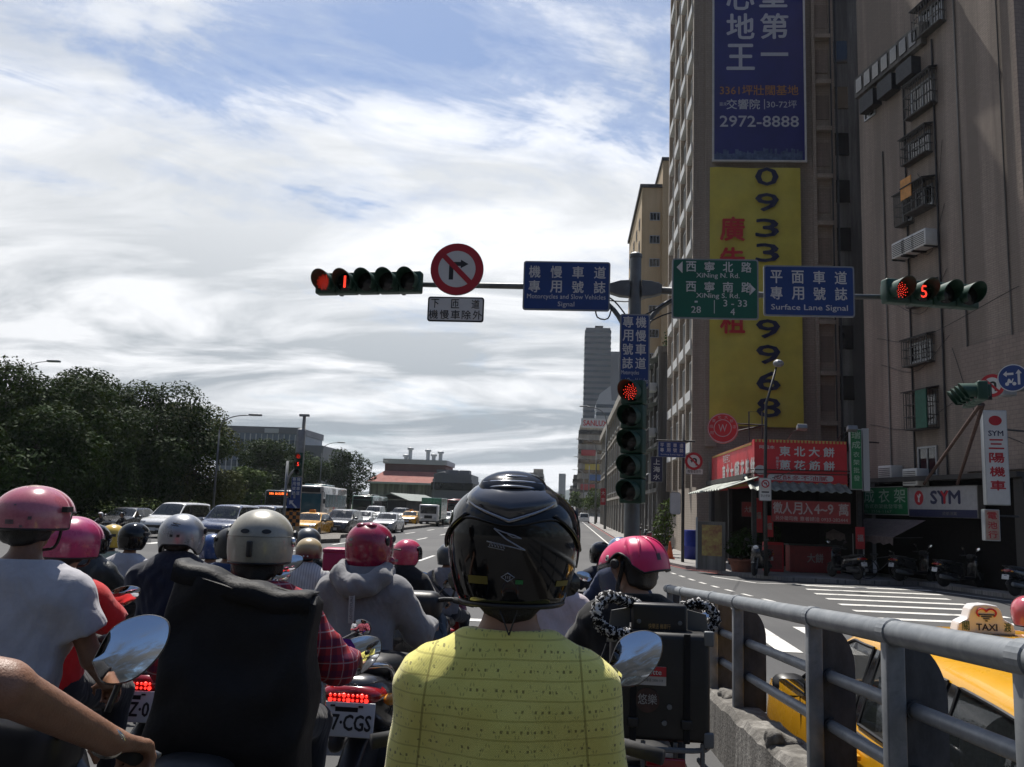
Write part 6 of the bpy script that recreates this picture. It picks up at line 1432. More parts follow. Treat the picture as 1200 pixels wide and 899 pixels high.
def bus(label, px, Y, L, W, H, pm, lower, rz=PI, name='bus', cat='bus', led=None, swoosh=False, gl=None, grp='buses beyond the median'):
    o = empty(name, (at_px(px, Y), Y, .004), rz, label, cat, grp)
    bd = MB(); bd.rbox((0, -L / 2, H / 2 + .18), (W, L, H - .36), .16, n=3); bd.build('body', pm, o, auto=40); MB().rbox((0, -L / 2, .62), (W + .02, L - .1, .7), .05).build('skirt', lower, o, auto=40)
    MB().rbox((0, -.01, H * .60), (W * .90, .10, H * .44), .05).build('windscreen', gl or DGL, o, auto=40)
    for s_ in (-1, 1):
        nn = int(L / 1.5)
        for k in range(nn): MB().box((s_ * (W / 2 - .003), -1.1 - (L - 1.6) * (k + .5) / nn, H * .66), (.03, (L - 1.6) / nn - .12, H * .30)).build('side_window', gl or DGL, o)
        for y in (-1.9, -L + 2.2):
            wo_ = MB().lathe([(0, -.12), (.42, -.12), (.47, -.05), (.47, .06), (.40, .09), (.25, .08), (0, .05)], (s_ * (W / 2 - .07), y, .47), 20, Matrix.Rotation(s_ * PI / 2, 3, 'Y')).build('wheel', TYRE, o, auto=40); MB().lathe([(.24, .085), (.1, .1), (0, .12)], (s_ * (W / 2 - .07), y, .47), 16, Matrix.Rotation(s_ * PI / 2, 3, 'Y')).build('rim', ALLOY, wo_)
        MB().rbox((s_ * W * .36, .02, .85), (.42, .1, .22), .05).build('headlight', HEADL, o, auto=40)
        mb = MB(); mb.tube(spl([(s_ * W * .46, 0, H * .86), (s_ * (W / 2 + .12), .2, H * .86), (s_ * (W / 2 + .16), .25, H * .74)], 8), .022, 5); mb.rbox((s_ * (W / 2 + .16), .25, H * .65), (.16, .1, .38), .04); mb.build('side_mirror', BLK, o)
    MB().box((0, .035, .5), (.4, .02, .17)).build('licence_plate', PLATE, o); MB().rbox((0, -L * .45, H + .07), (W * .7, L * .35, .2), .06).build('roof_unit', lower, o, auto=40)
    d = MB(); d.box((0, .045, H * .90), (W * .82, .05, H * .11)); do = d.build('destination_display', BLK, o)
    if led: 
        mb = MB(); M180 = Matrix.Rotation(PI, 3, 'Z'); text(mb, led, 0, H * .90, .3, .01, w=W * .66, h=H * .075, y=-.078, M=M180); mb.build('led_lettering', mat('orange_led', (.5, .1, .02), emit=(1, .16, .03), es=2.2), do)
    if swoosh:
        for s_ in (-1, 1):
            sw = MB(); pts = [(-L * .30 - u * 1.9 - .5 * math.sin(u * 3), .8 + u * 1.9) for u in np.linspace(0, 1, 9)] + [(-L * .30 - 1.9 - .1 + (1 - u) * 2.5 - .7 - .9 * math.sin(u * 3), .8 + u * 1.9) for u in np.linspace(1, 0, 9)]
            sw.add([(s_ * (W / 2 + .006), y, z) for y, z in pts], [tuple(range(18))]); sw.build('red_swoosh', SIGR, o)
    return o
bus('dark city bus with an orange lit destination display behind the blue vans', 323, 76, 11, 2.5, 3.0, P_DARK, P_DARK, led='282 台北車站')
bus('white touring coach with a red swoosh on its side', 357, 66, 12, 2.5, 3.35, P_CREAM, P_TEAL, gl=mat('teal_glass', (.03, .13, .16), .12, var=.2, vs=.5), swoosh=True, rz=PI + .10)
bus('low grey green bus behind the white coach', 424, 104, 11, 2.5, 3.0, P_GRN, P_DARK, rz=PI + .04)
bus('red bus far down the opposite lanes', 533, 150, 11, 2.5, 3.2, P_RED, P_RED)
o = empty('truck', (at_px(503, 88), 88, .004), PI, 'grey cab truck with a dark covered cargo box in the opposite lanes', 'truck')
MB().rbox((0, -.8, 1.35), (1.9, 1.6, 1.7), .12).build('cab', P_WHITE, o, auto=40); MB().rbox((0, .0, 1.65), (1.65, .06, .75), .04).build('windscreen', DGL, o); MB().rbox((0, -3.9, 1.8), (2.1, 4.4, 2.2), .06).build('cargo_box', P_GRN, o); MB().box((0, -2.9, .5), (1.3, 5.6, .2)).build('chassis', BLK, o)
for s_ in (-1, 1):
    for y in (-.9, -4.9): MB().lathe([(0, -.1), (.38, -.1), (.42, .0), (.38, .1), (.2, .09), (0, .06)], (s_ * .85, y, .42), 18, Matrix.Rotation(s_ * PI / 2, 3, 'Y')).build('wheel', TYRE, o)
    MB().rbox((s_ * .7, .02, .85), (.3, .06, .2), .03).build('headlight', HEADL, o)
MB().box((0, .02, .95), (.8, .04, .3)).build('grille', BLK, o)

# the near taxi on the lower lane behind the railing
TX, TY = 2.58, 5.72
tx = car('yellow taxi with a white roof lamp close behind the steel railing', 'wagon', (TX, TY, .004), R(1), P_YEL, None, True, 'taxi', 'taxi', detail=2)
sb = MB(); prof = []
for t, hw, zz in ((0, .205, .0), (.15, .21, .02), (.4, .195, .075), (.46, .165, .09), (.5, .13, .105), (.62, .11, .165), (.8, .085, .195), (1, .0, .203)): prof.append((hw * .84, zz * .9))
out = prof + [(-a, z) for a, z in prof[::-1][1:]]
sb.prism(out, .11, c=(0, -.10, 1.525)); so = sb.build('roof_sign', mat('lamp_white', (.66, .64, .64), .4, var=.05, emit=None), tx, bevel=.012)
MB().rbox((0, -.045, 1.51), (.44, .16, .035), .012).build('sign_base', mat('brown_rubber', (.22, .10, .04), .6), so)
mb = MB(); text(mb, 'TAXI', 0, 1.57, .1, .03, w=.125, h=.038, y=-.104); mb.build('lettering', NAVY, so); mb = MB(); text(mb, '關', -.125, 1.575, .1, .004, w=.042, h=.055, y=-.104); text(mb, '渡', .125, 1.575, .1, .004, w=.042, h=.055, y=-.104); mb.build('green_lettering', mat('green_print', (.02, .09, .035)), so)
mb = MB(); 
for q in (-1, 1): mb.tube([(q * .058 * math.sin(t) ** 3, -.106, 1.645 + .0029 * (13 * math.cos(t) - 5 * math.cos(2 * t) - 2 * math.cos(3 * t) - math.cos(4 * t))) for t in np.linspace(.12, 2.0, 14)], .0052, 5)
mb.build('heart_outline', SIGR, so); mb = MB(); [mb.box((0, -.104, 1.645 - .0125 * k), (.088 - .025 * k, .006, .006)) for k in range(4)]; mb.build('heart_bars', NAVY, so)
mb = MB(); text(mb, '079-0', 0, 0, .1, .02, w=.5, h=.14, y=0, M=None); Ms = Matrix.Rotation(-PI / 2, 3, 'Z'); mb.v = [tuple(Ms @ Vector(v) + Vector((-.885, -.95, .66))) for v in mb.v]; mb.build('door_number', SIGR, tx)
mb = MB()
for x in (-.36, .36): mb.rbox((x, -.40, 1.20), (.44, .03, .5), .02); mb.rbox((x, -.33, 1.34), (.28, .13, .2), .05)
mb.rbox((0, -1.02, 1.12), (1.2, .03, .34), .02); vs = []
for i in range(31):
    y = -1.05 + .78 * i / 30
    for k in range(5): vs.append((-.735 + .012 * math.sin(i * 1.4) + .03 * k / 4, y, .97 + .075 * k + .012 * math.sin(i * .7) * (k == 4)))
ct = MB().add(vs, [(5 * i + k, 5 * i + 5 + k, 5 * i + 6 + k, 5 * i + 1 + k) for i in range(30) for k in range(4)]).build('lace_curtain', mat('lace', (.62, .62, .60), .9, var=.35, vs=40), tx, smooth=True)
mb.build('white_seat_cover', mat('lace_cloth', (.45, .46, .46), .8, var=.2, vs=30), tx)

# ------------------------------------------------------------------ scooters
def scooter(label, loc, rz, pm, sc=1., plate='', group=None, mir=True, lit=True, seatm=None, pz=0., tail_w=1., chrome=False, mats2=None, mtilt=None):
    o = empty('scooter', loc, rz, label, 'scooter', group); o.scale = (sc,) * 3; pm2 = mats2 or BLK
    b = MB(); b.loft([(0, -.74, .735, .06, .05), (0, -.70, .73, .13, .085), (0, -.55, .68, .155, .13), (0, -.3, .62, .165, .15), (0, .0, .57, .16, .17), (0, .16, .50, .14, .2), (0, .22, .42, .13, .16)], 18, 2.8); bo = b.build('body', pm, o, smooth=True)
    f = MB(); f.rbox((0, .38, .30), (.40, .42, .10), .04); f.build('floorboard', BLK, o, auto=40)
    s = MB(); s.loft([(0, .56, .30, .17, .06), (0, .60, .5, .22, .25), (0, .64, .72, .21, .26), (0, .70, .80, .15, .20), (0, .78, .74, .08, .12)], 18, 3); s.build('leg_shield', pm, o, smooth=True)
    st = MB(); st.loft([(0, -.60, .825, .08, .03), (0, -.52, .825, .135, .055), (0, -.2, .79, .145, .06), (0, -.05, .745, .14, .055), (0, .12, .74, .13, .05), (0, .26, .735, .08, .03)], 18, 2.8); st.build('seat', seatm or mat('seat_vinyl', (.02, .02, .021), .5, var=.15, vs=20, bump=.1), o, smooth=True)
    gr = MB(); gr.tube(spl([(-.12, -.45, .74), (-.15, -.68, .86), (-.06, -.80, .875), (.06, -.80, .875), (.15, -.68, .86), (.12, -.45, .74)], 18), .013, 7); gr.build('grab_rail', CHR if chrome else BLK, o, smooth=True)
    for y, nm in ((-.46, 'rear_wheel'), (.86, 'front_wheel')):
        w = MB(); w.lathe([(.14, -.05), (.20, -.055), (.235, -.03), (.245, 0), (.235, .03), (.20, .055), (.14, .05)], (0, y, .245), 24, Matrix.Rotation(PI / 2, 3, 'Y')); wo_ = w.build(nm, RUB, o, smooth=True); r = MB(); r.lathe([(.145, -.045), (.13, -.02), (.05, -.03), (0, -.04)], (0, y, .245), 18, Matrix.Rotation(PI / 2, 3, 'Y')); r.lathe([(.145, .045), (.13, .02), (.05, .03), (0, .04)], (0, y, .245), 18, Matrix.Rotation(PI / 2, 3, 'Y'))
        for k in range(5): r.box((0, y + .075 * math.cos(k * 1.257), .245 + .075 * math.sin(k * 1.257)), (.05, .03, .03))
        r.build('rim', ALLOY, wo_)
    m = MB(); m.ring(spl([(0, -.30, .47), (0, -.52, .525), (0, -.70, .44), (0, -.76, .34)], 9), .05, 8, flat=.25); m.build('mudguard', BLK, o, smooth=True)
    fm = MB(); fm.ring(spl([(0, .66, .42), (0, .86, .52), (0, 1.05, .44)], 9), .07, 10, flat=.35); fm.build('front_mudguard', pm, o, smooth=True)
    fk = MB(); [fk.cyl((x, .62, .8), (x, .86, .25), .022) for x in (-.075, .075)]; fk.build('fork', STEEL, o)
    ex = MB(); ex.ring([(.15, .0, .25), (.18, -.2, .26), (.19, -.35, .30), (.19, -.72, .36), (.19, -.74, .36)], [.025, .03, .06, .065, .03], 12); ex.build('exhaust', STEEL if not chrome else CHR, o, smooth=True)
    en = MB(); en.rbox((0, -.2, .33), (.26, .4, .22), .05); en.rbox((-.1, -.45, .30), (.08, .4, .14), .04); en.build('engine', DKST, o, auto=40)
    tl = MB(); tl.loft([(0, -.765, .735, .10 * tail_w, .022, 2.2), (0, -.75, .738, .13 * tail_w, .04, 2.2), (0, -.68, .742, .15 * tail_w, .05, 2.2)], 18); tlo = tl.build('tail_light', REDL2, o, smooth=True)
    if lit:
        d = MB()
        for k in range(9):
            for q in range(2): d.sph((-.08 * tail_w + .02 * tail_w * k, -.769, .725 + .02 * q), .0062 if (k * 7 + q * 3) % 4 else .010, 6, 4)
        d.build('led_row', LEDR2, tlo)
    for x in (-.17, .17):
        i_ = MB(); i_.sph((x, -.70, .725), (.03, .05, .025), 10, 7); i_.build('indicator', AMBER, o, smooth=True)
    pl = MB(); pl.rbox((0, -.79, .555), (.25, .008, .14), .012, M=Matrix.Rotation(R(-12), 3, 'X')); pl.v = [(a, b_, c + pz) for a, b_, c in pl.v]; po = pl.build('licence_plate', PLATE, o, auto=40); hg = MB(); hg.box((0, -.745, .555 + pz), (.10, .085, .10)); hg.build('plate_bracket', BLK, po)
    if plate:
        t = MB(); Mx = Matrix.Rotation(R(-12), 3, 'X'); text(t, plate, .05 if len(plate) < 5 else 0, -.012, .08, .03, w=.032 * len(plate), h=.062, y=-.0058); t.v = [tuple(Mx @ Vector(v) + Vector((0, -.79, .555 + pz))) for v in t.v]
        t2 = MB(); 
        for x in (-.062, .062): t2.box((x, -.006, .054), (.02, .004, .008))
        t2.v = [tuple(Mx @ Vector(v) + Vector((0, -.79, .555 + pz))) for v in t2.v]; t.add(t2.v, t2.f); t.build('plate_lettering', BLACKP, po)
    hb = MB(); hb.tube(spl([(-.34, .46, 1.02), (-.2, .54, 1.03), (0, .58, 1.0), (.2, .54, 1.03), (.34, .46, 1.02)], 15), .014, 8); hb.rbox((0, .60, .98), (.30, .18, .17), .06); hb.build('handlebar', BLK, o, auto=45)
    for s_ in (-1, 1):
        g = MB(); g.cyl((s_ * .24, .515, 1.03), (s_ * .36, .45, 1.018), .019, n=12); g.build('grip', RUB, o, smooth=True); lv = MB(); lv.tube([(s_ * .20, .58, 1.02), (s_ * .28, .57, 1.01), (s_ * .37, .52, 1.0)], .007, 6); lv.build('brake_lever', STEEL, o, smooth=True)
    hl = MB(); hl.sph((0, .71, .98), (.10, .05, .07), 14, 9); hl.build('headlight', HEADL, o, smooth=True)
    if mir:
        for s_ in (-1, 1): mirror(o, s_, (mtilt or {}).get(s_))
    return o
LEDR2 = mat('tail_led', (.6, .02, .02), .4, emit=(1., .03, .02), es=1.7)
def mirror(o, s_, tilt=None, c=(.35, .56, 1.235), size=(.075, .05), stalk=True, m=None, shape='kite', base=(.22, .55, 1.04)):
    """rear view mirror; tilt=(pitch, yaw) of the glass; glass looks to -y"""
    pit, yw = tilt or (R(8), s_ * R(8)); C_ = Vector((s_ * c[0], c[1], c[2])); M = Matrix.Rotation(yw, 3, 'Z') @ Matrix.Rotation(-pit, 3, 'X')
    a, b_ = size
    if shape == 'kite': out = spl([(-a * .95, -b_ * .35), (-a * .55, -b_ * .95), (a * .25, -b_ * .85), (a * .95, -b_ * .05), (a * 1.02, b_ * .75), (a * .35, b_ * .98), (-a * .5, b_ * .62), (-a * .95, -b_ * .35)], 34)[:-1]
    else: out = circ(1, 30); out = [(x * a, z * b_) for x, z in out]
    out = [(x * s_, z) for x, z in out]
    if stalk: 
        st = MB(); st.tube(spl([(s_ * base[0], base[1], base[2]), (s_ * (base[0] * .75 + c[0] * .25), base[1] + .02, base[2] * .5 + c[2] * .5), tuple(C_ + M @ Vector((-s_ * a * .35, .025, -b_ * .3)))], 9), .0075, 7); st.build('mirror_stalk', BLK, o, smooth=True)
    k = len(out); hs = MB(); n0 = Vector((0, 0, 0)); rings = [(1.10, -.002), (1.14, .006), (1.08, .022), (.75, .040), (.3, .046)]
    vs = [C_ + M @ Vector((x * f, y, z * f)) for f, y in rings for x, z in out]
    fs = [(i * k + j, i * k + (j + 1) % k, (i + 1) * k + (j + 1) % k, (i + 1) * k + j) for i in range(len(rings) - 1) for j in range(k)] + [tuple((len(rings) - 1) * k + j for j in range(k))]
    hs.add(vs, fs); ho = hs.build('mirror_shell', m or BLK, o, smooth=True, clean=True)
    g = MB(); fr_ = (1.10, .85, .6, .3); g.add([C_ + M @ Vector((x * f, -.001 - .006 * (1 - (f / 1.1) ** 2), z * f)) for f in fr_ for x, z in out] + [C_ + M @ Vector((0, -.007, 0))], [(i * k + j, i * k + (j + 1) % k, (i + 1) * k + (j + 1) % k, (i + 1) * k + j) for i in range(3) for j in range(k)] + [(3 * k + j, 3 * k + (j + 1) % k, 4 * k) for j in range(k)]); go = g.build('mirror_glass', MIRR, ho, smooth=True, clean=False)
    me = go.data; nn = sum((p.normal for p in me.polygons), Vector())
    if nn.dot(M @ Vector((0, -1, 0))) < 0: me.flip_normals()
    return ho
# ------------------------------------------------------------------ cloth
def cloth(name, c1, c2=None, rough=.85, weave=260, bump=.25, sheen=.2):
    def fn(t, b, o):                                                  # weave plus soft folds
        n = t.noise(o, 5, 5, .6); c = t.mix(t.ramp(n, [(.32, 0), (.68, 1)]), c2 or tuple(q * .80 for q in c1), c1)
        f1 = t.noise(t.mapv(o, scale=(1, 1, .55), rot=(0, R(25), 0)), 7, 2, .5, 1.4); f2 = t.noise(t.mapv(o, scale=(.6, 1, 1.3), rot=(0, R(-30), 0)), 17, 4, .6, 1.2)
        c = t.mix(t.ramp(t.noise(o, 60, 3, .7), [(.35, .18), (.6, 0)]), c, tuple(q * .6 for q in c1)); t.put(b, 'Base Color', c); t.put(b, 'Sheen Weight', sheen)
        h_ = t.m('ADD', t.m('ADD', t.m('MULTIPLY', f1, 2.4), t.m('MULTIPLY', f2, .35)), t.m('MULTIPLY', t.noise(o, weave, 3, .6), .06 * bump / .25))
        bn = t.new('ShaderNodeBump'); t.put(bn, 'Height', h_); t.put(bn, 'Strength', .6); t.put(bn, 'Distance', .011); t.put(b, 'Normal', bn.outputs[0])
    return objmat(name, fn, rough, spec=.2)
def _knit(t, b, o):
    x, y, z = t.sep(o); nz = t.noise(o, 4, 3, .6)
    X = t.m('ADD', x, t.m('MULTIPLY', nz, .012)); Z = t.m('ADD', z, t.m('MULTIPLY', t.noise(o, 3, 2, .5), .02))
    fr = lambda v: t.m('FRACT', v)
    tri = lambda v: t.m('ABSOLUTE', t.m('SUBTRACT', fr(v), .5))
    rowz = fr(t.m('DIVIDE', Z, .0345)); row = t.m('LESS_THAN', t.m('ABSOLUTE', t.m('SUBTRACT', rowz, .5)), .075)
    dx = t.m('LESS_THAN', tri(t.m('DIVIDE', X, .0125)), .17)
    h1 = t.m('MULTIPLY', row, dx)
    zz = t.m('ADD', rowz, t.m('MULTIPLY', t.m('SUBTRACT', tri(t.m('DIVIDE', X, .036)), .25), 1.5))
    h2 = t.m('MULTIPLY', t.m('LESS_THAN', t.m('ABSOLUTE', t.m('SUBTRACT', zz, .5)), .075), t.m('LESS_THAN', tri(t.m('DIVIDE', X, .0060)), .22))
    keep = t.m('GREATER_THAN', t.noise(o, 55, 2, .5), .47)
    big = t.m('GREATER_THAN', t.noise(o, 26, 2, .5), .44)
    hole = t.m('MULTIPLY', t.m('MAXIMUM', t.m('MULTIPLY', h1, big), t.m('MULTIPLY', h2, .55)), keep)
    rib = t.m('MULTIPLY', t.m('SINE', t.m('MULTIPLY', X, 1900)), t.m('SINE', t.m('MULTIPLY', Z, 1400)))
    crease = t.m('LESS_THAN', t.m('ABSOLUTE', t.m('SUBTRACT', rowz, .02)), .07)
    c = t.mix(t.ramp(t.noise(o, 7, 4, .6), [(.3, 0), (.7, 1)]), (.70, .63, .15), (.76, .70, .20))
    c = t.mix(t.m('MULTIPLY', rib, .10), c, (.34, .29, .03)); c = t.mix(t.m('MULTIPLY', crease, .42), c, (.28, .23, .03)); c = t.mix(t.m('MULTIPLY', hole, .66), c, (.055, .042, .012))
    ax_ = t.m('ABSOLUTE', x); seam = t.m('LESS_THAN', t.m('ABSOLUTE', t.m('SUBTRACT', ax_, t.m('ADD', .150, t.m('MULTIPLY', t.m('SUBTRACT', 1.25, z), .10)))), .0022); c = t.mix(t.m('MULTIPLY', seam, .55), c, (.16, .13, .02))
    fold = t.noise(t.mapv(o, scale=(1, 1, .30)), 15, 4, .6, 1.2); fw = t.m('MULTIPLY', t.m('SUBTRACT', ax_, .07), 14, clamp=True)
    t.put(b, 'Base Color', c); t.put(b, 'Sheen Weight', .35)
    nz = t.m('ADD', nz, t.m('MULTIPLY', t.m('MULTIPLY', fold, fw), 2.6))
    bn = t.new('ShaderNodeBump'); t.put(bn, 'Height', t.m('SUBTRACT', t.m('ADD', t.m('MULTIPLY', rib, .14), t.m('MULTIPLY', nz, .8)), t.m('ADD', hole, t.m('MULTIPLY', crease, .5)))); t.put(bn, 'Strength', .55); t.put(bn, 'Distance', .004); t.put(b, 'Normal', bn.outputs[0])
KNIT = objmat('yellow_open_knit', _knit, .85, spec=.2)
def _plaid(t, b, o):
    x, y, z = t.sep(o); f = lambda v, p, q: t.m('LESS_THAN', t.m('FRACT', t.m('DIVIDE', v, p)), q); u = t.m('ADD', x, t.m('MULTIPLY', y, .7))
    c = t.mix(f(u, .06, .4), (.30, .025, .035), (.16, .02, .035)); c = t.mix(t.m('MULTIPLY', f(z, .06, .4), .6), c, (.07, .02, .06)); c = t.mix(t.m('MULTIPLY', t.m('MAXIMUM', f(t.m('ADD', u, .01), .06, .08), f(t.m('ADD', z, .01), .06, .08)), .6), c, (.38, .30, .32)); t.put(b, 'Base Color', c)
PLAID = objmat('red_plaid', _plaid, .85, spec=.2)
def _pin(t, b, o):
    x, y, z = t.sep(o); c = t.mix(t.m('LESS_THAN', t.m('FRACT', t.m('DIVIDE', t.m('ADD', x, t.m('MULTIPLY', t.noise(o, 5), .01)), .026)), .3), (.52, .51, .50), (.33, .33, .345)); t.put(b, 'Base Color', c)
PIN = objmat('pinstripe_cotton', _pin, .85, spec=.2)
def _zebra(t, b, o):
    n = t.noise(o, 62, 3, .6, .8); t.put(b, 'Base Color', t.ramp(n, [(.46, (.01, .01, .011)), (.54, (.52, .51, .50))], 'CONSTANT')); bn = t.new('ShaderNodeBump'); t.put(bn, 'Height', n); t.put(bn, 'Strength', .8); t.put(bn, 'Distance', .01); t.put(b, 'Normal', bn.outputs[0])
ZEBRA = objmat('black_white_fleece', _zebra, .95, spec=.1)
C_WHITE = cloth('white_cotton', (.46, .45, .48)); C_RED = cloth('red_cotton', (.52, .018, .02)); C_NAVY = cloth('navy_cloth', (.012, .015, .03)); C_BLACK = cloth('black_cloth', (.012, .012, .014)); C_GREYH = cloth('grey_hoodie', (.225, .225, .235)); C_LEATH = mat('dark_leather', (.030, .032, .032), .38, var=.2, vs=14, bump=.35, bs=50); C_GREY = cloth('grey_cotton', (.21, .20, .21)); C_GREEN = cloth('pale_green_cotton', (.42, .47, .36)); C_BLUE = cloth('blue_cotton', (.03, .05, .12)); C_DENIM = cloth('denim', (.03, .04, .075)); C_TRO = cloth('dark_trouser_cloth', (.02, .021, .027)); C_PINKW = cloth('pinkish_white_cotton', (.55, .48, .50)); C_NYL = mat('black_nylon', (.0085, .0085, .0105), .62, var=.2, vs=4, bump=.35, bs=70, spec=.22)
def hm(name, c, rough=.18, var=.05, coat=.6, metal=0., fine=.0): return mat(name, c, rough, metal, var=var, vs=7, coat=coat, spec=.5, fine=fine)
H_BLACK = mat('helmet_black', (.005, .005, .0055), .09, var=.1, vs=9, coat=.25, spec=.32); H_MATT = hm('helmet_matt_black', (.02, .02, .022), .4, coat=0.); H_PINKL = hm('helmet_dusty_pink', (.47, .13, .17), .24, .10, fine=.25); H_MAG = hm('helmet_magenta', (.42, .035, .13), .3, .08, fine=.15); H_SILV = hm('helmet_silver', (.30, .31, .33), .3, .06, .5, .45); H_CREAM = hm('helmet_cream', (.34, .32, .26), .34, .10, .35, .1, .2); H_YELL = hm('helmet_yellow', (.55, .36, .035), .3); H_CRIM = hm('helmet_crimson', (.30, .010, .05), .26, .12, fine=.2); H_PINK = hm('helmet_hot_pink', (.62, .02, .12), .38, .05, .2); H_BLUE = hm('helmet_blue', (.03, .07, .20), .25); H_DGREY = hm('helmet_dark_grey', (.05, .055, .06), .35); H_ROSE = hm('helmet_rose', (.52, .05, .11), .26)
def _gold(t, b, o):
    z = t.sep(o)[2]; c = t.ramp(t.m('ADD', t.m('MULTIPLY', t.m('SUBTRACT', z, 1.475), 5.2), t.m('MULTIPLY', t.noise(o, 30), .08)), [(.12, (.13, .018, .025)), (.52, (.40, .31, .17))]); t.put(b, 'Base Color', c); t.put(b, 'Coat Weight', .5)
H_GOLD = objmat('helmet_gold_to_red', _gold, .3)
VIS_C = glass('clear_visor', (.25, .26, .27), .14, .12); VIS_D = glass('smoke_visor', (.02, .02, .022), .85, .05)

def ride(root, pm, plate='', dx=0., dy=0., rz=0., sc=None, label=None, **kw):
    """a scooter under a rider"""
    M = Matrix.Rotation(root.rotation_euler.z, 3, 'Z'); p = root.location + M @ Vector((dx, dy, 0)); return scooter(label, (p.x, p.y, root.location.z), root.rotation_euler.z + rz, pm, sc or root.scale[0] * .99, plate, 'scooters waiting at the lights', **kw)
S_BLK = paint('scooter_black', (.012, .012, .014)); S_GREY = paint('scooter_grey', (.10, .10, .11)); S_WHITE = paint('scooter_white', (.55, .55, .55)); S_RED = paint('scooter_red', (.25, .012, .015)); S_BLUE = paint('scooter_blue', (.02, .03, .09))
RG = 'riders waiting at the lights'

# ---- rider 1: yellow open knit, glossy black helmet ---------------------------------
j = J(sw=.150, sh=1.232, chest=(0, .03, 1.125), neck=(0, .055, 1.365), el=[(-.192, .07, .99), (.192, .07, .99)], wr=[(-.13, .33, .93), (.13, .33, .93)], head=(0, .085, 1.535))
r1, j = person('woman in a yellow open knit top and glossy black helmet in the centre', 602, 627, 1.82, ramp_z(1.75), 0, j, KNIT, C_TRO, h=.009, wr=.0055, fat=.94, infl=.014, neckr=1.1, cutz=.016, sleeve_r=1.06, hem=-.05)
hd = j['head']; o, pt, T = helmet(r1, hd, 0, 'full', (H_BLACK, BLK), rx=.137, ry=.158, rt=.122, visor=(-.07, .07, VIS_D), e=2.5, sz=.925)
# crest vent, ridges, logo, labels on the back of the shell
def on(a_deg, z, off=0.): return T(pt(R(a_deg), z, off))
SILB = mat('mirror_black_trim', (.05, .05, .055), .08, .3, var=.1, coat=1.)
v = MB(); g = 20; vs = []; 
for layer in (0, 1):
    for i in range(13):
        for k in range(g + 1):
            u = -1 + 2 * k / g; zf = i / 12; a = 180 + u * (78 - 34 * zf); z = .126 - .058 * zf - .030 * (1 - abs(u)) * zf
            rr_ = .0105 * (1 - abs(u) ** 6) * min(1, (1 - zf) * 5) if layer == 0 else -.004; vs.append(on(a, z, rr_))
L_ = 13 * (g + 1); v.add(vs, [(i * (g + 1) + k, (i + 1) * (g + 1) + k, (i + 1) * (g + 1) + k + 1, i * (g + 1) + k + 1) for i in range(12) for k in range(g)]); v.build('rear_spoiler', SILB, o, smooth=True)
vt = MB(); cv = T(Vector((0, -.082, .100))); M_ = Matrix.Rotation(R(36), 3, 'X')
vt.sph(cv, (.069, .05, .020), 26, 12, M_); vo = vt.build('exhaust_vent', H_BLACK, o, smooth=True)
mb = MB()
for k, (dz, w_) in enumerate(((.018, .048), (.0, .06), (-.018, .050))): mb.tube(spl([cv + M_ @ Vector((q * w_, dz - .010 * (1 - q * q), .0195 - .012 * q * q)) for q in np.linspace(-1, 1, 7)], 14), .0028, 5)
mb.build('vent_louvre', mat('bright_trim', (.42, .43, .45), .15, .8, var=.05), vo, smooth=True)
mb = MB(); mb.ring([on(180 + q * 50, .084 - .052 * (1 - abs(q)) ** .9 , .003) for q in np.linspace(-1, 1, 31)], [.0008 + .0034 * (1 - abs(q)) ** .6 for q in np.linspace(-1, 1, 31)], 7); mb.build('crest_edge', mat('dark_chrome', (.30, .30, .31), .22, .9, var=.1), o, smooth=True)
mb = MB()
for s_ in (-1, 1): mb.tube([on(180 + s_ * q, .055 - .0016 * (q - 30), .004) for q in np.linspace(36, 82, 12)], .004, 6)
mb.tube([on(180 + q * 60, .034 - .016 * abs(q) ** 2 - .010 * math.cos(q * 5), .0015) for q in np.linspace(-1, 1, 30)], .003, 6); mb.build('shell_ridge', H_BLACK, o, smooth=True)
lg = MB(); lp = mat('silver_print', (.34, .34, .36), .35, .3, var=.05)
def stroke(pts, r_, mb): mb.tube([on(180 + x, z, .002) for x, z in pts], r_, 4)
stroke([(-9, -.002), (-4, .004), (4, .010), (11, .017)], .0012, lg); stroke([(11, .017), (2, -.004), (-12, -.026)], .0014, lg); stroke([(-12, -.026), (-2, -.020), (16, -.010)], .0012, lg); stroke([(-9, -.002), (-3, .000), (1, .006)], .001, lg)
for k in range(5): stroke([(3 + 2.2 * k, -.024 + .001 * k), (4 + 2.2 * k, -.014 + .001 * k), (5 + 2.2 * k, -.023 + .001 * k)], .0008, lg)
stroke([(3, -.027), (15, -.021)], .0007, lg)
lg.build('line_emblem', lp, o); lg = MB(); q = [(0, -.074), (5, -.083), (0, -.092), (-5, -.083), (0, -.074)]; stroke(q, .0011, lg); stroke([(-1.6, -.086), (-1.6, -.080)], .0008, lg); stroke([(0, -.086), (0, -.080)], .0008, lg); stroke([(1.6, -.086), (1.6, -.080)], .0008, lg); lg.build('diamond_label', lp, o)
def patch(a0, a1, z0, z1, m, nm): 
    p = MB(); n_ = 6; p.add([on(a0 + (a1 - a0) * i / n_, z, .0014) for z in (z0, z1) for i in range(n_ + 1)], [(i, i + 1, n_ + 2 + i, n_ + 1 + i) for i in range(n_)]); return p.build(nm, m, o)
patch(180 + 16, 180 + 34, -.100, -.083, mat('dull_yellow_tag', (.13, .11, .015), .5), 'yellow_tag'); patch(180 - 60, 180 - 42, -.102, -.09, MATS['dull_yellow_tag'], 'yellow_tag'); patch(180 - 12, 180 - 6, -.097, -.088, mat('green_tag', (.01, .16, .04), .5), 'green_tag')
hair(r1, hd, 0, .105, wide=1.15); strap(r1, hd, 0, BLK)
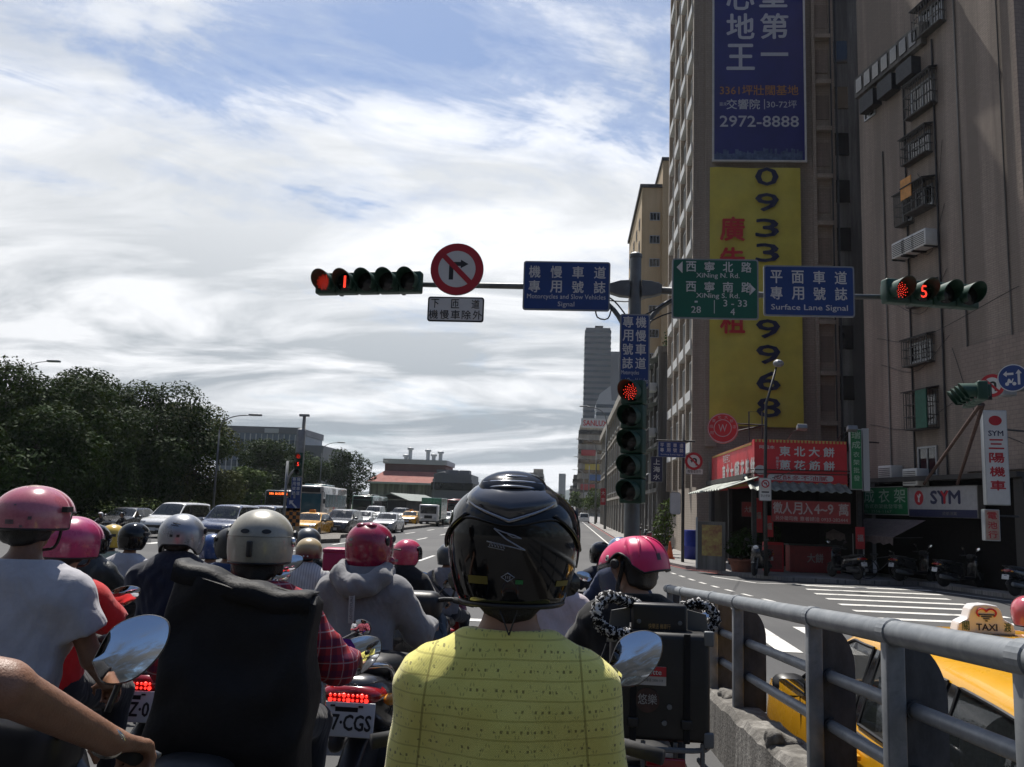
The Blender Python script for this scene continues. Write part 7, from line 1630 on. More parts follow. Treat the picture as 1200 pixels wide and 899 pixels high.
mb = MB(); mb.tube([(.02, -.025, 1.40), (.012, -.03, 1.37), (.004, -.028, 1.345)], .0016, 4); mb.tube([(-.02, -.025, 1.40), (-.006, -.03, 1.37), (.004, -.028, 1.345)], .0016, 4); mb.build('neck_cord', BLK, r1)
sc1 = ride(r1, S_GREY, label='grey scooter of the woman in the yellow knit top', mir=False, chrome=True)
mirror(sc1, 1, (R(15), R(0)), (.30, .62, 1.222), (.064, .066)); mirror(sc1, -1, (R(11), R(-6)), (.215, .62, 1.17), (.06, .06))

# ---- the arm at lower left and its scooter -----------------------------------------
j = J(el=[(-.30, .12, 1.10), (.30, .115, 1.205)], wr=[(-.33, .40, 1.04), (.345, .375, 1.062)], hd=[None, (Vector((.02, .93, -.30)), Vector((0, -.25, -1)), 1.)])
wp = P(140, 872, 1.66); gz = ramp_z(1.25); root = Vector((wp.x - .35, 1.24, gz))
hdp = root + Vector(j['head']); 
def person_at(label, loc, rz, j, shirt, trousers=None, skin=None, h=.016, wr=.006, sc=1., group=None, **kw):
    root = empty('person', loc, rz, label, 'person', group); root.scale = (sc,) * 3; b, s, t = body_fields(j, h, **kw); b.build('body', skin or SKIN, root); s.build('shirt', shirt, root, wrinkle=wr, seed=len(label))
    if t is not None: t.build('trousers', trousers or C_TRO, root, wrinkle=.005)
    shoes(root, j, mat('dark_shoe', (.03, .03, .032), .6)); eyes(root, j['head'], 0); return root
ra = person_at('rider of whom only a bare tanned forearm on a grip shows', root, 0, j, C_BLACK, skin=SKIN2, h=.0085, long_sleeve=False, sc=1.02)
helmet(ra, j['head'], 0, 'jet', (H_MATT, BLK)); hair(ra, j['head'], 0, .04)
mb = MB(); q = Vector(j['wr'][1]); M_ = Matrix.Rotation(R(15), 3, 'Z') @ Matrix.Rotation(R(-70), 3, 'X'); mb.lathe([(.030, -.004), (.0325, 0), (.030, .004)], q + Vector((0, -.012, 0)), 24, M_); mb.build('bracelet', mat('silver_bracelet', (.6, .58, .52), .2, .9), ra, smooth=True)
sca = scooter('dark scooter under the bare forearm with a big mirror full of sky', (root.x, root.y, gz), 0, S_BLK, 1.02, '', 'scooters waiting at the lights', mir=False)
mp = (P(151, 760, 1.93) - root) / 1.02
mirror(sca, 1, (R(17), R(22)), (mp.x, mp.y, mp.z), (.066, .066), base=(mp.x - .05, mp.y + .03, 1.03)); mirror(sca, -1, (R(13), R(-6)), (.36, .62, 1.2), (.066, .066))
mb = MB(); mb.tube(spl([(-.1, .52, 1.09), (.06, .46, 1.10), (.2, .50, 1.075)], 9), .012, 6); mb.build('grip_trim', CHR, sca, smooth=True)

# ---- 2 white T-shirt, pink half helmet / 3 red shirt -----------------------------------
j = J(sw=.185, fatty=0, el=[(-.29, .12, 1.04), (.275, .08, 1.03)], wr=[(-.22, .34, .92), (.245, .31, .90)], kn=[(-.26, .36, .78), (-.06, .36, .76)], an=[(-.24, .34, .36), (.0, .34, .36)])
r2, j = person('man in a white t-shirt with a scuffed pink half helmet', 40, 606, 3.2, ramp_z(3.2), R(7), j, C_WHITE, C_TRO, SKIN2, h=.013, wr=.008, long_sleeve=False, fat=1.1, infl=.022, group=RG, sleeve_r=1.12)
o, pt, T = helmet(r2, j['head'], R(-10), 'half', (H_PINKL, BLK), rx=.128, ry=.152, rt=.118, cutf=lambda a: .02 if a < R(75) else -.040); hair(r2, j['head'], R(-10), .03); strap(r2, j['head'], R(-10), BLK)
def sticker(o, a, z, w_, h_, m, nm='sticker'):
    p = MB(); n_ = 5; p.add([T(pt(R(a - w_ / 2 + w_ * i / n_), zz, .0015)) for zz in (z - h_ / 2, z + h_ / 2) for i in range(n_ + 1)], [(i, i + 1, n_ + 2 + i, n_ + 1 + i) for i in range(n_)]); p.build(nm, m, o)
sticker(o, 212, -.012, 9, .028, mat('worn_sticker', (.40, .36, .30), .6, var=.3, vs=40)); sticker(o, 176, -.015, 12, .016, mat('scuff', (.16, .10, .11), .7, var=.3, vs=50), 'scuff'); sticker(o, 150, .0, 5, .012, MATS['scuff'], 'scuff'); sticker(o, 160, -.03, 4, .008, MATS['scuff'], 'scuff'); sticker(o, 172, .045, 3, .005, MATS['scuff'], 'scuff')
mb = MB(); mb.box(T(pt(R(92), .03, .01)), (.02, .05, .02)); mb.build('peak_clip', BLK, o)
r3, j = person('rider in a red shirt and magenta half helmet before the man in white', 84, 634, 4.0, ramp_z(4.0), R(8), J(head=(.01, .13, 1.52)), C_RED, C_TRO, h=.015, long_sleeve=False, group=RG)
o, pt, T = helmet(r3, j['head'], R(-16), 'half', (H_MAG, BLK), rx=.13, ry=.155, rt=.12, cutf=lambda a: .01 if a < R(70) else -.075); hair(r3, j['head'], R(-16), .05); strap(r3, j['head'], R(-16), BLK); sticker(o, 200, -.05, 14, .012, MATS['worn_sticker'])
s3_ = ride(r3, S_BLK, label='black scooter carrying the red shirt rider and the man in white', dy=-.05, dx=-.2)
# ---- 4..6 ------------------------------------------------------------------------------
r4, j = person('rider in a creased dark leather jacket and black open helmet at left', 110, 632, 7.4, ramp_z(7.4), R(4), J(), C_LEATH, C_TRO, h=.018, wr=.012, collar=.01, infl=.03, group=RG); o, pt, T = helmet(r4, j['head'], 0, 'jet', (H_BLACK, BLK), rx=.135, visor=(-.02, .05, VIS_C)); hair(r4, j['head'], 0); patch_ = sticker(o, 185, -.08, 44, .035, mat('grey_badge', (.33, .33, .33), .5, var=.2)); ride(r4, S_BLK, label='black scooter under the rider in the leather jacket')
r5, j = person('rider with a yellow helmet and a pale green top', 132, 629, 9.6, ramp_z(9.6), 0, J(), C_GREEN, C_TRO, h=.022, group=RG); o, pt, T = helmet(r5, j['head'], 0, 'jet', (H_YELL, BLK), rx=.13, visor=(-.03, .05, VIS_C)); sticker(o, 150, .02, 22, .03, BLACKP, 'black_star'); hair(r5, j['head'], 0, .09); ride(r5, S_GREY, label='grey scooter under the yellow helmet rider')
r6, j = person('rider with a black visored helmet and white shirt left of the silver helmet', 157, 629, 8.3, ramp_z(8.3), R(-8), J(), C_WHITE, C_TRO, h=.02, long_sleeve=False, group=RG); o, pt, T = helmet(r6, j['head'], R(-14), 'jet', (H_BLACK, BLK), rx=.135, visor=(-.06, .05, VIS_C)); sticker(o, 204, -.045, 16, .016, MATS['grey_badge']); hair(r6, j['head'], 0, .03); ride(r6, S_WHITE, label='white scooter under the white shirt rider', mtilt={-1: (R(13), 0), 1: (R(13), 0)})
# ---- 7 navy jacket, silver helmet --------------------------------------------------------
r7, j = person('broad rider in a navy jacket with a silver open helmet', 213, 627, 5.5, ramp_z(5.5), R(3), J(sw=.20, el=[(-.34, .17, 1.06), (.34, .17, 1.06)]), C_NAVY, C_TRO, h=.015, wr=.010, collar=.01, infl=.035, fat=1.12, group=RG); o, pt, T = helmet(r7, j['head'], R(4), 'jet', (H_SILV, BLK), rx=.138, ry=.155, rt=.135, visor=(-.06, .05, VIS_C), cutf=lambda a: .055 if a < R(58) else (-.055 if a > R(150) else -.115 + .06 * max(0, (a - R(110)) / R(40)) + .17 * max(0, 1 - (a - R(58)) / R(30)) ** 2)); hair(r7, j['head'], 0, .03)
lg = MB(); lg.tube([T(pt(R(180 + x), z, .002)) for x, z in ((-12, .07), (-2, .075), (9, .078), (-8, .058), (4, .062), (12, .066))], .0022, 4); lg.build('line_emblem', BLACKP, o); sticker(o, 187, .0, 7, .016, BLACKP); sticker(o, 171, .0, 7, .016, BLACKP)
s7 = ride(r7, S_BLK, 'Z·0', label='black scooter under the navy jacket rider, its plate half hidden by the black bag', dx=.185, sc=1.10, pz=.09, mtilt={-1: (R(13), 0), 1: (R(13), 0)})
# ---- 8 cream helmet with the black bag ----------------------------------------------------
j = J(el=[(-.33, .10, 1.04), (.335, .13, 1.05)], wr=[(-.33, .38, 1.03), (.34, .40, 1.03)])
r8, j = person('person in red plaid with a cream half helmet in front of the black bag', 306, 634, 3.42, ramp_z(3.42), R(4), j, PLAID, C_TRO, h=.0135, wr=.007, infl=.03, collar=.0, sleeve_r=1.1, group=RG)
o, pt, T = helmet(r8, j['head'], R(6), 'half', (H_CREAM, BLK), rx=.129, ry=.15, rt=.128, cutf=lambda a: .02 if a < R(72) else -.082, visor=(-.0, .04, VIS_C)); hair(r8, j['head'], R(4), .10, wide=1.15); strap(r8, j['head'], R(4), BLK)
for a in (197, 163): 
    v = MB(); v.add([T(pt(R(a) + R(7.5) * math.cos(t), .042 + .0085 * math.sin(t), .0025)) for t in np.linspace(0, 2 * PI, 20, endpoint=False)], [tuple(range(20))]); v.build('vent_slot', BLACKP, o)
v = MB(); v.rbox(T(pt(R(187), -.025, .004)), (.022, .016, .062), .006, rz=R(-12)); v.build('goggle_clip', BLK, o, auto=40); mb = MB(); mb.tube([T(pt(R(a), .022, .001)) for a in range(110, 251, 5)], .0011, 4); mb.build('seam_line', mat('seam_grey', (.16, .15, .12), .6), o)
ch = T(pt(R(100), .0, .004)); mb = MB(); mb.lathe([(0, -.008), (.02, -.008), (.02, .004), (.012, .01), (0, .011)], ch, 14, Matrix.Rotation(PI / 2, 3, 'Y')); mb.build('visor_hinge', CHR, o, smooth=True)
s8 = ride(r8, S_BLK, label='black scooter of the person in red plaid', mir=False)
mirror(s8, -1, (R(9), R(-4)), (.33, .6, 1.12), (.062, .06)); mh = mirror(s8, 1, (R(9), R(9)), (.335, .60, 1.02), (.095, .082)); tf = MB(); C_ = Vector((.335, .60, 1.02)); Mx = Matrix.Rotation(R(9), 3, 'Z') @ Matrix.Rotation(R(-9), 3, 'X'); tf.add([C_ + Mx @ Vector((x * 1.36, -.0095, z * 1.4)) for x, z in ((-.07, .0), (-.064, -.01), (-.02, .004), (-.002, -.004), (-.004, .03), (-.02, .052), (-.045, .055), (-.066, .03))], [tuple(range(7, -1, -1))]); tf.build('painted_reflection', mat('violet_reflection', (.05, .015, .28), .2, .3, var=.1), mh)  # violet reflection in the mirror, painted as a flat patch over the glass
mirror(s8, 1, (R(4), R(-12)), (.32, .78, 1.115), (.045, .040), shape='round')
bc = P(283, 800, 3.0); bag = empty('delivery_bag', (bc.x, bc.y, bc.z), R(4), 'large square black fabric bag with a slanting top, behind the cream helmet rider', 'bag')
bf = MB(); W_, D_, H_ = .245, .14, .345; ny = 34; nk = 96; rings = []
for i in range(ny + 1):                                              # soft stacked rectangles from the bottom to the top, dented and creased
    z = -H_ + 2 * H_ * i / ny; e_ = min(1, (1 - abs(z / H_)) * 24) ** .5; top = z / H_
    ring_ = []
    for k in range(nk):
        t = 2 * PI * k / nk; c, s_ = math.cos(t), math.sin(t); ex = 8
        x = math.copysign(abs(c) ** (2 / ex), c) * W_ * (.95 + .05 * e_); y = math.copysign(abs(s_) ** (2 / ex), s_) * D_ * (.30 + .70 * e_) * (1 - .45 * max(0, top))
        sag = .012 * math.sin(z * 15 + x * 8) + .009 * math.sin(z * 29 - x * 19) + .007 * math.sin(x * 31 + z * 9) + .014 * abs(math.sin(x * 11 + z * 4 + 1)) ** 4 - .012 * abs(math.sin(z * 9 - x * 14)) ** 6
        y += sag * (1 - abs(x) / W_ * .4); x += .009 * math.sin(z * 17 + 2)
        if x < 0: x *= 1 + .10 * max(0, .75 - top) ** 1.3                 # hangs wider on the left
        zz = z + (.5 + .5 * top) * (-.235 * x + .007 * math.sin(x * 38) - .014 * math.cos(x * 8)); ring_.append((x, y, zz))
    rings.append(ring_)
vs = [p for r_ in rings for p in r_]; bf.add(vs, [(i * nk + k, i * nk + (k + 1) % nk, (i + 1) * nk + (k + 1) % nk, (i + 1) * nk + k) for i in range(ny) for k in range(nk)] + [tuple(range(nk - 1, -1, -1)), tuple(ny * nk + k for k in range(nk))]); bo = bf.build('bag_body', C_NYL, bag, auto=50)
fl = MB(); fv = []
for i in range(21):
    x = -.235 + .47 * i / 20; zt = .345 - .235 * x + .007 * math.sin(x * 38) - .014 * math.cos(x * 8)
    for q, (dy, dz) in enumerate(((.05, .003), (-.03, .006), (-.076, .004), (-.086, -.010), (-.094 - .004 * math.sin(x * 21), -.055 - .004 * math.sin(x * 17)))): fv.append((x, dy + .003 * math.sin(x * 23 + q), zt + dz))
fl.add(fv, [(5 * i + q, 5 * i + 5 + q, 5 * i + 6 + q, 5 * i + 1 + q) for i in range(20) for q in range(4)]); fo_ = fl.build('top_flap', C_NYL, bag, smooth=True); md = fo_.modifiers.new('t', 'SOLIDIFY'); md.thickness = .006
mb = MB(); [mb.ring(spl([(x, .12, .20), (x * 1.05, .18, .26), (x * .9, .26, .27), (x * .85, .34, .18), (x, .34, .0), (x, .16, -.2)], 16), .018, 8, flat=.3) for x in (-.14, .14)]; mb.build('shoulder_strap', C_NYL, bag)
# ---- 9..11 ------------------------------------------------------------------------------
r9, j = person('rider with a blue and white striped helmet between the silver and cream helmets', 250, 641, 8.6, ramp_z(8.6), R(-6), J(), C_GREY, C_TRO, h=.022, group=RG); o, pt, T = helmet(r9, j['head'], R(-30), 'jet', (H_BLUE, BLK), rx=.135, visor=(-.05, .05, VIS_D))
for k, a in enumerate((172, 186, 204)): sticker(o, a, .04 - .02 * k, 8, .05, WHITE, 'white_stripe')
hair(r9, j['head'], 0, .03); ride(r9, S_BLUE, label='blue scooter under the striped helmet rider')
r9b, j = person('rider with a black helmet looking left beside the cream helmet', 271, 637, 7.2, ramp_z(7.2), R(8), J(), C_BLUE, C_TRO, h=.022, group=RG, turn=R(30)); o, pt, T = helmet(r9b, j['head'], R(40), 'jet', (H_MATT, BLK), rx=.132, visor=(-.03, .06, VIS_C)); hair(r9b, j['head'], 0, .05); ride(r9b, S_GREY, label='grey scooter under the rider looking left')
r10, j = person('rider in a pinstriped white shirt with a gold and red half helmet', 362, 645, 8.4, ramp_z(8.4), R(3), J(sw=.19), PIN, C_TRO, h=.017, wr=.008, collar=.012, infl=.03, long_sleeve=False, group=RG); o, pt, T = helmet(r10, j['head'], 0, 'half', (H_GOLD, BLK), rx=.128, rt=.125, cutf=lambda a: .01 if a < R(70) else -.075); hair(r10, j['head'], 0, .03); strap(r10, j['head'], 0, BLK)
for a in (170, 186): 
    v = MB(); v.sph(T(pt(R(a), -.05, .0)), .008, 8, 6); v.build('white_stud', WHITE, o, smooth=True)
s10 = ride(r10, S_GREY, label='grey scooter under the pinstriped shirt rider')
r11, j = person('rider with a dark helmet hidden behind the gold and red helmet', 361, 633, 10.4, ramp_z(10.4), 0, J(), C_BLACK, C_TRO, h=.024, group=RG); helmet(r11, j['head'], 0, 'jet', (H_DGREY, BLK), rx=.138, ry=.16, rt=.14); hair(r11, j['head'], 0, .03); ride(r11, S_BLK, label='black scooter ahead of the pinstriped shirt rider')
pc = P(398, 656, 7.5); bx_ = empty('tail_box', (pc.x, pc.y, pc.z - .07), R(8), 'small crimson box on a scooter tail right of the pinstriped shirt', 'box'); MB().rbox((0, 0, .06), (.26, .26, .16), .02).build('box_body', mat('crimson_plastic', (.42, .02, .09), .4), bx_, auto=40); MB().rbox((0, 0, .15), (.27, .27, .04), .015).build('lid', mat('crimson_plastic'), bx_, auto=40); MB().rbox((0, 0, -.06), (.06, .06, .1), .01).build('mount', BLK, bx_, auto=40)
# ---- 12 grey hoodie ------------------------------------------------------------------------
j = J(sw=.185, el=[(-.30, .16, 1.03), (.315, .16, 1.03)])
r12, j = person('rider in a grey hooded jacket with a crimson full helmet', 433, 638, 5.2, ramp_z(5.2), R(-2), j, C_GREYH, C_TRO, h=.013, wr=.006, collar=.02, infl=.038, sleeve_r=1.3, hem=-.10, group=RG)
o, pt, T = helmet(r12, j['head'], R(-6), 'full', (H_CRIM, BLK), rx=.138, ry=.158, rt=.132, visor=(-.06, .06, VIS_C)); hair(r12, j['head'], 0, .05, wide=1.1)
cr = MB(); [cr.sph(T(pt(R(180 + a), z, -.006)), (.035, .03, .016), 12, 8) for a, z in ((-24, .118), (24, .118))]; cr.build('top_vent', H_CRIM, o, smooth=True); sticker(o, 205, .03, 9, .012, mat('grey_badge', (.33, .33, .33))); sticker(o, 205, .0, 12, .014, mat('tan_badge', (.25, .16, .08), .6)); v = MB(); v.sph(T(pt(R(108), .025, -.004)), (.014, .03, .03), 12, 8); v.build('visor_pivot', BLK, o, smooth=True)
hf = Field((-.26, -.22, 1.16), (.26, .2, 1.5), .011)                  # the hood lying on the shoulders
for s_ in (-1, 1): hf.cap((s_ * .13, .06, 1.385), (s_ * .12, -.05, 1.355), .055, .058, .03); hf.cap((s_ * .12, -.05, 1.355), (s_ * .03, -.115, 1.30), .058, .062, .04)
hf.cap((-.06, -.10, 1.305), (.06, -.10, 1.305), .06, .06, .04); hf.cap((0, -.04, 1.42), (0, .0, 1.5), .085, .10, .01, sub=True); hf.build('hood', C_GREYH, r12, wrinkle=.008, seed=4)
p_ = MB(); p_.rbox((-.012, -.158, 1.185), (.034, .008, .17), .012, M=Matrix.Rotation(R(4), 3, 'X')); tb = p_.build('print_strip', mat('pale_print_strip', (.42, .42, .43), .6), r12, auto=40); lm = MB(); text(lm, 'ADVENTURE', 0, 0, .03, 0, w=.13, h=.016, y=-.0055); Mx = Matrix.Rotation(R(4), 3, 'X'); lm.v = [tuple(Mx @ Vector((-q[2], q[1], q[0])) + Vector((-.012, -.1582, 1.185))) for q in lm.v]; lm.build('lettering', mat('grey_print', (.12, .12, .13), .6), tb)
s12 = ride(r12, S_BLK, '107·CGS', label='black scooter with a white licence plate under the grey hoodie rider', dx=.165, dy=.12, sc=1.13, pz=.095, mtilt={-1: (R(10), 0), 1: (R(10), 0)}, chrome=True)
# ---- 13, 14 ---------------------------------------------------------------------------------
r13, j = person('rider in a black jacket with a small pink and black helmet', 477, 648, 8.5, ramp_z(8.5), R(-6), J(), C_BLACK, C_TRO, h=.018, wr=.010, collar=.02, infl=.035, group=RG, turn=R(-20)); o, pt, T = helmet(r13, j['head'], R(-24), 'jet', (H_ROSE, BLK), rx=.132, ry=.15, visor=(-.06, .07, VIS_D)); sticker(o, 188, -.07, 24, .022, MATS['grey_badge']); v = MB(); v.tube([T(pt(R(a), .035, .003)) for a in range(165, 236, 6)], .006, 6); v.build('rear_groove', BLK, o); hair(r13, j['head'], 0, .05); ride(r13, S_BLK, label='black scooter under the black jacket rider', mtilt={-1: (R(12), 0), 1: (R(12), 0)})
r14, j = person('rider in a grey shirt with a black sling strap behind the black helmet', 525, 650, 10.6, ramp_z(10.6), 0, J(), C_GREY, C_TRO, h=.02, group=RG); helmet(r14, j['head'], 0, 'jet', (H_DGREY, BLK), rx=.136); hair(r14, j['head'], 0, .03)
mb = MB(); mb.ring(spl([(-.15, .0, 1.34), (-.12, -.115, 1.22), (0, -.145, 1.10), (.13, -.135, 1.0)], 10), .022, 8, flat=.25); mb.build('sling_strap', C_NYL, r14); sb = empty('sling_bag', (0, 0, 0)); bpy.data.objects.remove(sb)
ride(r14, S_RED, label='dark red scooter with a glowing tail lamp left of the black helmet', tail_w=1.5, mtilt={-1: (R(12), 0), 1: (R(12), 0)})
# ---- 15 pink cycling style helmet, black shirt, looking down to the left -----------------------
j = J(head=(-.005, .09, 1.50), el=[(-.29, .18, 1.04), (.29, .18, 1.04)])
r15, j = person('rider in black with a hot pink ridged helmet looking down to the left', 743, 662, 3.95, ramp_z(3.95), R(-2), j, C_BLACK, C_TRO, h=.012, wr=.006, long_sleeve=False, infl=.02, group=RG, turn=R(58))
TY_ = R(58); o, pt, T = helmet(r15, j['head'], TY_, 'half', (H_PINK, BLK), rx=.132, ry=.168, rt=.128, tilt=R(-14), e=2.0, visor=(-.12, .02, VIS_C), cutf=lambda a: .022 if a < R(62) else (.022 + .035 * math.sin((a - R(62)) / R(50) * PI) if a < R(112) else -.05 * min(1, (a - R(112)) / R(22))))
for q in (-58, -30, -8, 14, 38):
    mb = MB(); mb.ring([T(pt(R(a), .030 + .085 * math.cos(R((a - 180) * .62)) - abs(q) * .0002, -.0005)) if False else T(pt(R(180 + q * (1.35 - .55 * u)), .125 * math.sin(u * 1.45) * .96, .000)) for u in np.linspace(.12, .95, 16)], [.0055 * math.sin(PI * min(1, max(.05, u))) + .0012 for u in np.linspace(.05, .95, 16)], 7); mb.build('ridge', H_PINK, o, smooth=True)
e_ = T(pt(R(-62), .045, .0)); nrm = (T(pt(R(-62), .045, .02)) - e_).normalized(); Mq = nrm.to_track_quat('Z', 'Y').to_matrix()
v = MB(); v.lathe([(.014, 0), (.013, .003), (0, .004)], e_, 18, Mq); ev = v.build('eye_badge', WHITE, o); v = MB(); v.lathe([(.0085, .0035), (.008, .0055), (0, .006)], e_, 14, Mq); v.build('badge_pupil', BLACKP, ev); v = MB(); v.lathe([(.0028, .0058), (0, .0068)], e_ + Mq @ Vector((.003, .003, 0)), 10, Mq); v.build('badge_glint', WHITE, ev)
sticker(o, -40, .03, 12, .008, mat('pale_pink_print', (.6, .35, .42), .5), 'pale_lettering'); sticker(o, 196, .01, 8, .03, mat('dark_badge', (.05, .03, .04), .5), 'rear_badge'); hair(r15, j['head'], TY_, .035); strap(r15, j['head'], TY_, BLK); v = MB(); hd_ = Vector(j['head']); M3 = Matrix.Rotation(TY_, 3, 'Z'); v.tube(spl([hd_ + M3 @ Vector(q) for q in ((-.098, .0, .02), (-.10, .01, -.04), (-.075, .04, -.10), (-.03, .06, -.125))], 10), .010, 6); v.build('ear_pad', BLK, o, smooth=True)
s15 = ride(r15, S_BLK, label='black scooter at the railing with a tall carrier and fleece wrapped loops', mir=False)
P3 = lambda px, py, Y=3.05: (Matrix.Rotation(-s15.rotation_euler.z, 3, 'Z') @ (P(px, py, Y) - s15.location)) / s15.scale[0]
for pts in ([(748, 709, 3.2), (730, 703, 3.1), (712, 699, 3.02), (703, 706, 2.98), (699, 718, 2.96), (701, 729, 2.96)], [(701, 729, 2.96), (708, 737, 2.96), (720, 742, 2.98), (738, 742, 3.0)], [(799, 712, 3.3), (815, 707, 3.3), (829, 711, 3.3), (838, 722, 3.3), (836, 733, 3.3), (828, 739, 3.3)], [(822, 772, 3.2), (818, 792, 3.2), (815, 815, 3.2), (809, 834, 3.2), (800, 847, 3.2)]):
    mb = MB(); pp = spl([P3(*q) for q in pts], 26); mb.ring(pp, [.021 + .004 * math.sin(i * 2.3) for i in range(26)], 9); mb.build('fleece_wrap', ZEBRA, s15, smooth=True)
mirror(s15, 1, (R(14), R(-6)), tuple(P3(825, 727, 3.4)), (.035, .030), stalk=False)
a_ = P(772, 800, 3.1); cb = empty('carrier_box', (a_.x, a_.y, s15.location.z + .70), R(-2), 'tall black carrier box with two stickers strapped behind the pink helmet rider', 'box')
zt = P(772, 714, 3.0).z - cb.location.z; bw = 118 / F * 3.05
b_ = MB(); b_.rbox((0, .07, zt * .62), (bw * .94, .26, zt * .52), .022); b_.build('box_body', mat('scratched_black', (.014, .014, .015), .48, var=.3, vs=12, fine=.2), cb, auto=40); b_ = MB(); b_.rbox((0, .03, zt * .90), (.19, .06, zt * .22), .012); tp_ = b_.build('top_plate', BLK, cb, auto=40); lm = MB(); text(lm, '快樂送 機車行', .0, zt * .90, .04, .002, w=.075, h=.018, y=-.004); lm.build('gold_lettering', mat('gold_print', (.42, .26, .10), .4), tp_)
for q in (-.07, .07): b_ = MB(); b_.lathe([(.008, 0), (.007, .004), (0, .005)], (q, -.001, zt * .92), 12, Matrix.Rotation(PI / 2, 3, 'X')); b_.build('bolt', STEEL, tp_)
for s_ in (-1, 1): b_ = MB(); b_.prism([(s_ * .1, zt * .80), (s_ * .18, zt * .80), (s_ * .165, zt * .96), (s_ * .1, zt * .98)], .012, c=(0, .05, 0)); b_.build('grey_wing', mat('dull_grey_plastic', (.12, .12, .115), .5), cb)
for s_ in (-1, 1):
    for z in (.38, .86): b_ = MB(); b_.rbox((s_ * bw * .455, -.052, zt * z), (.034, .02, .05), .006); b_.build('corner_guard', STEEL, cb, auto=40)
    b_ = MB(); b_.rbox((s_ * bw * .25, -.063, zt * .62), (.022, .006, zt * .52), .003); b_.build('strap', C_NYL, cb); b_ = MB(); b_.rbox((s_ * bw * .25, -.068, zt * .45), (.036, .010, .03), .004); b_.build('buckle', BLK, cb, auto=40)
b_ = MB()
for z in (.10, .22, .33): b_.tube(spl([(-bw * .42, .12, zt * z), (-bw * .40, -.05, zt * z), (bw * .40, -.05, zt * z), (bw * .42, .12, zt * z)], 14), .009, 6)
for x in (-.4, -.15, .15, .4): b_.tube([(bw * x, -.05, .0), (bw * x, -.05, zt * .36)], .008, 6)
b_.build('rack', STEEL, cb); b_ = MB(); b_.tube(spl([(-bw * .5, .0, zt * .8), (-bw * .62, -.05, zt * .6), (-bw * .55, -.06, zt * .3), (-bw * .3, -.06, zt * .12)], 16), .006, 5); b_.build('cable', BLK, cb); b_ = MB(); b_.rbox((.02, -.065, zt * .27), (.13, .02, .03), .006); b_.build('red_reflector', REDL2, cb, auto=40)
def stk(px0, py0, px1, py1, m, nm, rnd=False):
    A, B = P(px0, py0, 3.02), P(px1, py1, 3.02); x0, x1, z0, z1 = A.x - cb.location.x, B.x - cb.location.x, B.z - cb.location.z, A.z - cb.location.z; b_ = MB()
    if rnd: b_.prism(circ((x1 - x0) / 2, 28, ((x0 + x1) / 2, (z0 + z1) / 2)), .004, c=(0, -.0655, 0))
    else: b_.prism([(x0, z0), (x1, z0), (x1, z1), (x0, z1)], .004, c=(0, -.0655, 0))
    return b_.build(nm, m, cb), (x0 + x1) / 2, (z0 + z1) / 2, x1 - x0, z1 - z0
so_, x, z, w_, h_ = stk(742, 781, 782, 805, mat('sticker_white', (.40, .38, .36), .5, var=.08), 'sticker'); b_ = MB(); b_.prism([(x - w_ / 2, z - h_ * .02), (x + w_ / 2, z - h_ * .02), (x + w_ / 2, z + h_ / 2), (x - w_ / 2, z + h_ / 2)], .001, c=(0, -.0675, 0)); b_.build('red_field', SIGR, so_); lm = MB(); text(lm, 'Dinotte', x, z + h_ * .22, .03, .002, w=w_ * .72, h=h_ * .28, y=-.0705); lm.build('script', SIGW, so_); lm = MB(); text(lm, '台北市萬華區 2306-118', x, z - h_ * .22, .02, 0, w=w_ * .8, h=h_ * .16, y=-.0685); lm.build('small_print', BLACKP, so_)
so_, x, z, w_, h_ = stk(746, 808, 774, 836, mat('dark_red_brown', (.05, .018, .015), .5, var=.3, vs=30), 'round_sticker', True); lm = MB(); text(lm, '悠樂', x, z + .004, .04, .003, w=w_ * .8, h=w_ * .42, y=-.0685); lm.build('script', mat('grey_script', (.32, .31, .30), .5), so_)
for px, py in ((786, 830), (780, 849)): stk(px - 3, py - 3, px + 3, py + 3, STEEL, 'bolt', True)
# ---- 16..19 ------------------------------------------------------------------------------------
r16, j = person('rider in a navy shirt with a round black helmet right of the centre helmet', 704, 648, 11.2, ramp_z(11.2), R(6), J(el=[(-.34, .14, 1.08), (.29, .17, 1.06)]), C_NAVY, C_TRO, h=.019, long_sleeve=False, group=RG); helmet(r16, j['head'], R(5), 'jet', (H_BLACK, BLK), rx=.135, rt=.135); hair(r16, j['head'], 0, .02); ride(r16, S_GREY, label='grey scooter under the navy shirt rider', mtilt={-1: (R(12), 0), 1: (R(12), 0)})
r17, j = person('rider with a pale blue helmet peeking over the hot pink helmet', 727, 645, 9.6, ramp_z(9.6), 0, J(), C_BLUE, C_TRO, h=.022, group=RG); o, pt, T = helmet(r17, j['head'], 0, 'jet', (mat('helmet_pale_blue', (.10, .16, .30), .25, var=.08, coat=.5), BLK), rx=.135); sticker(o, 200, .03, 14, .08, WHITE, 'white_stripe'); hair(r17, j['head'], 0, .03); ride(r17, S_BLUE, label='blue scooter under the pale blue helmet rider', mtilt={-1: (R(12), 0), 1: (R(12), 0)})
r18, j = person('rider in a pinkish white shirt mostly hidden by the glossy black helmet', 653, 664, 6.2, ramp_z(6.2), R(2), J(), C_PINKW, C_TRO, h=.018, group=RG); helmet(r18, j['head'], 0, 'half', (H_SILV, BLK)); hair(r18, j['head'], 0, .05); ride(r18, S_WHITE, label='white scooter hidden ahead of the glossy black helmet', mtilt={-1: (R(12), 0), 1: (R(12), 0)})
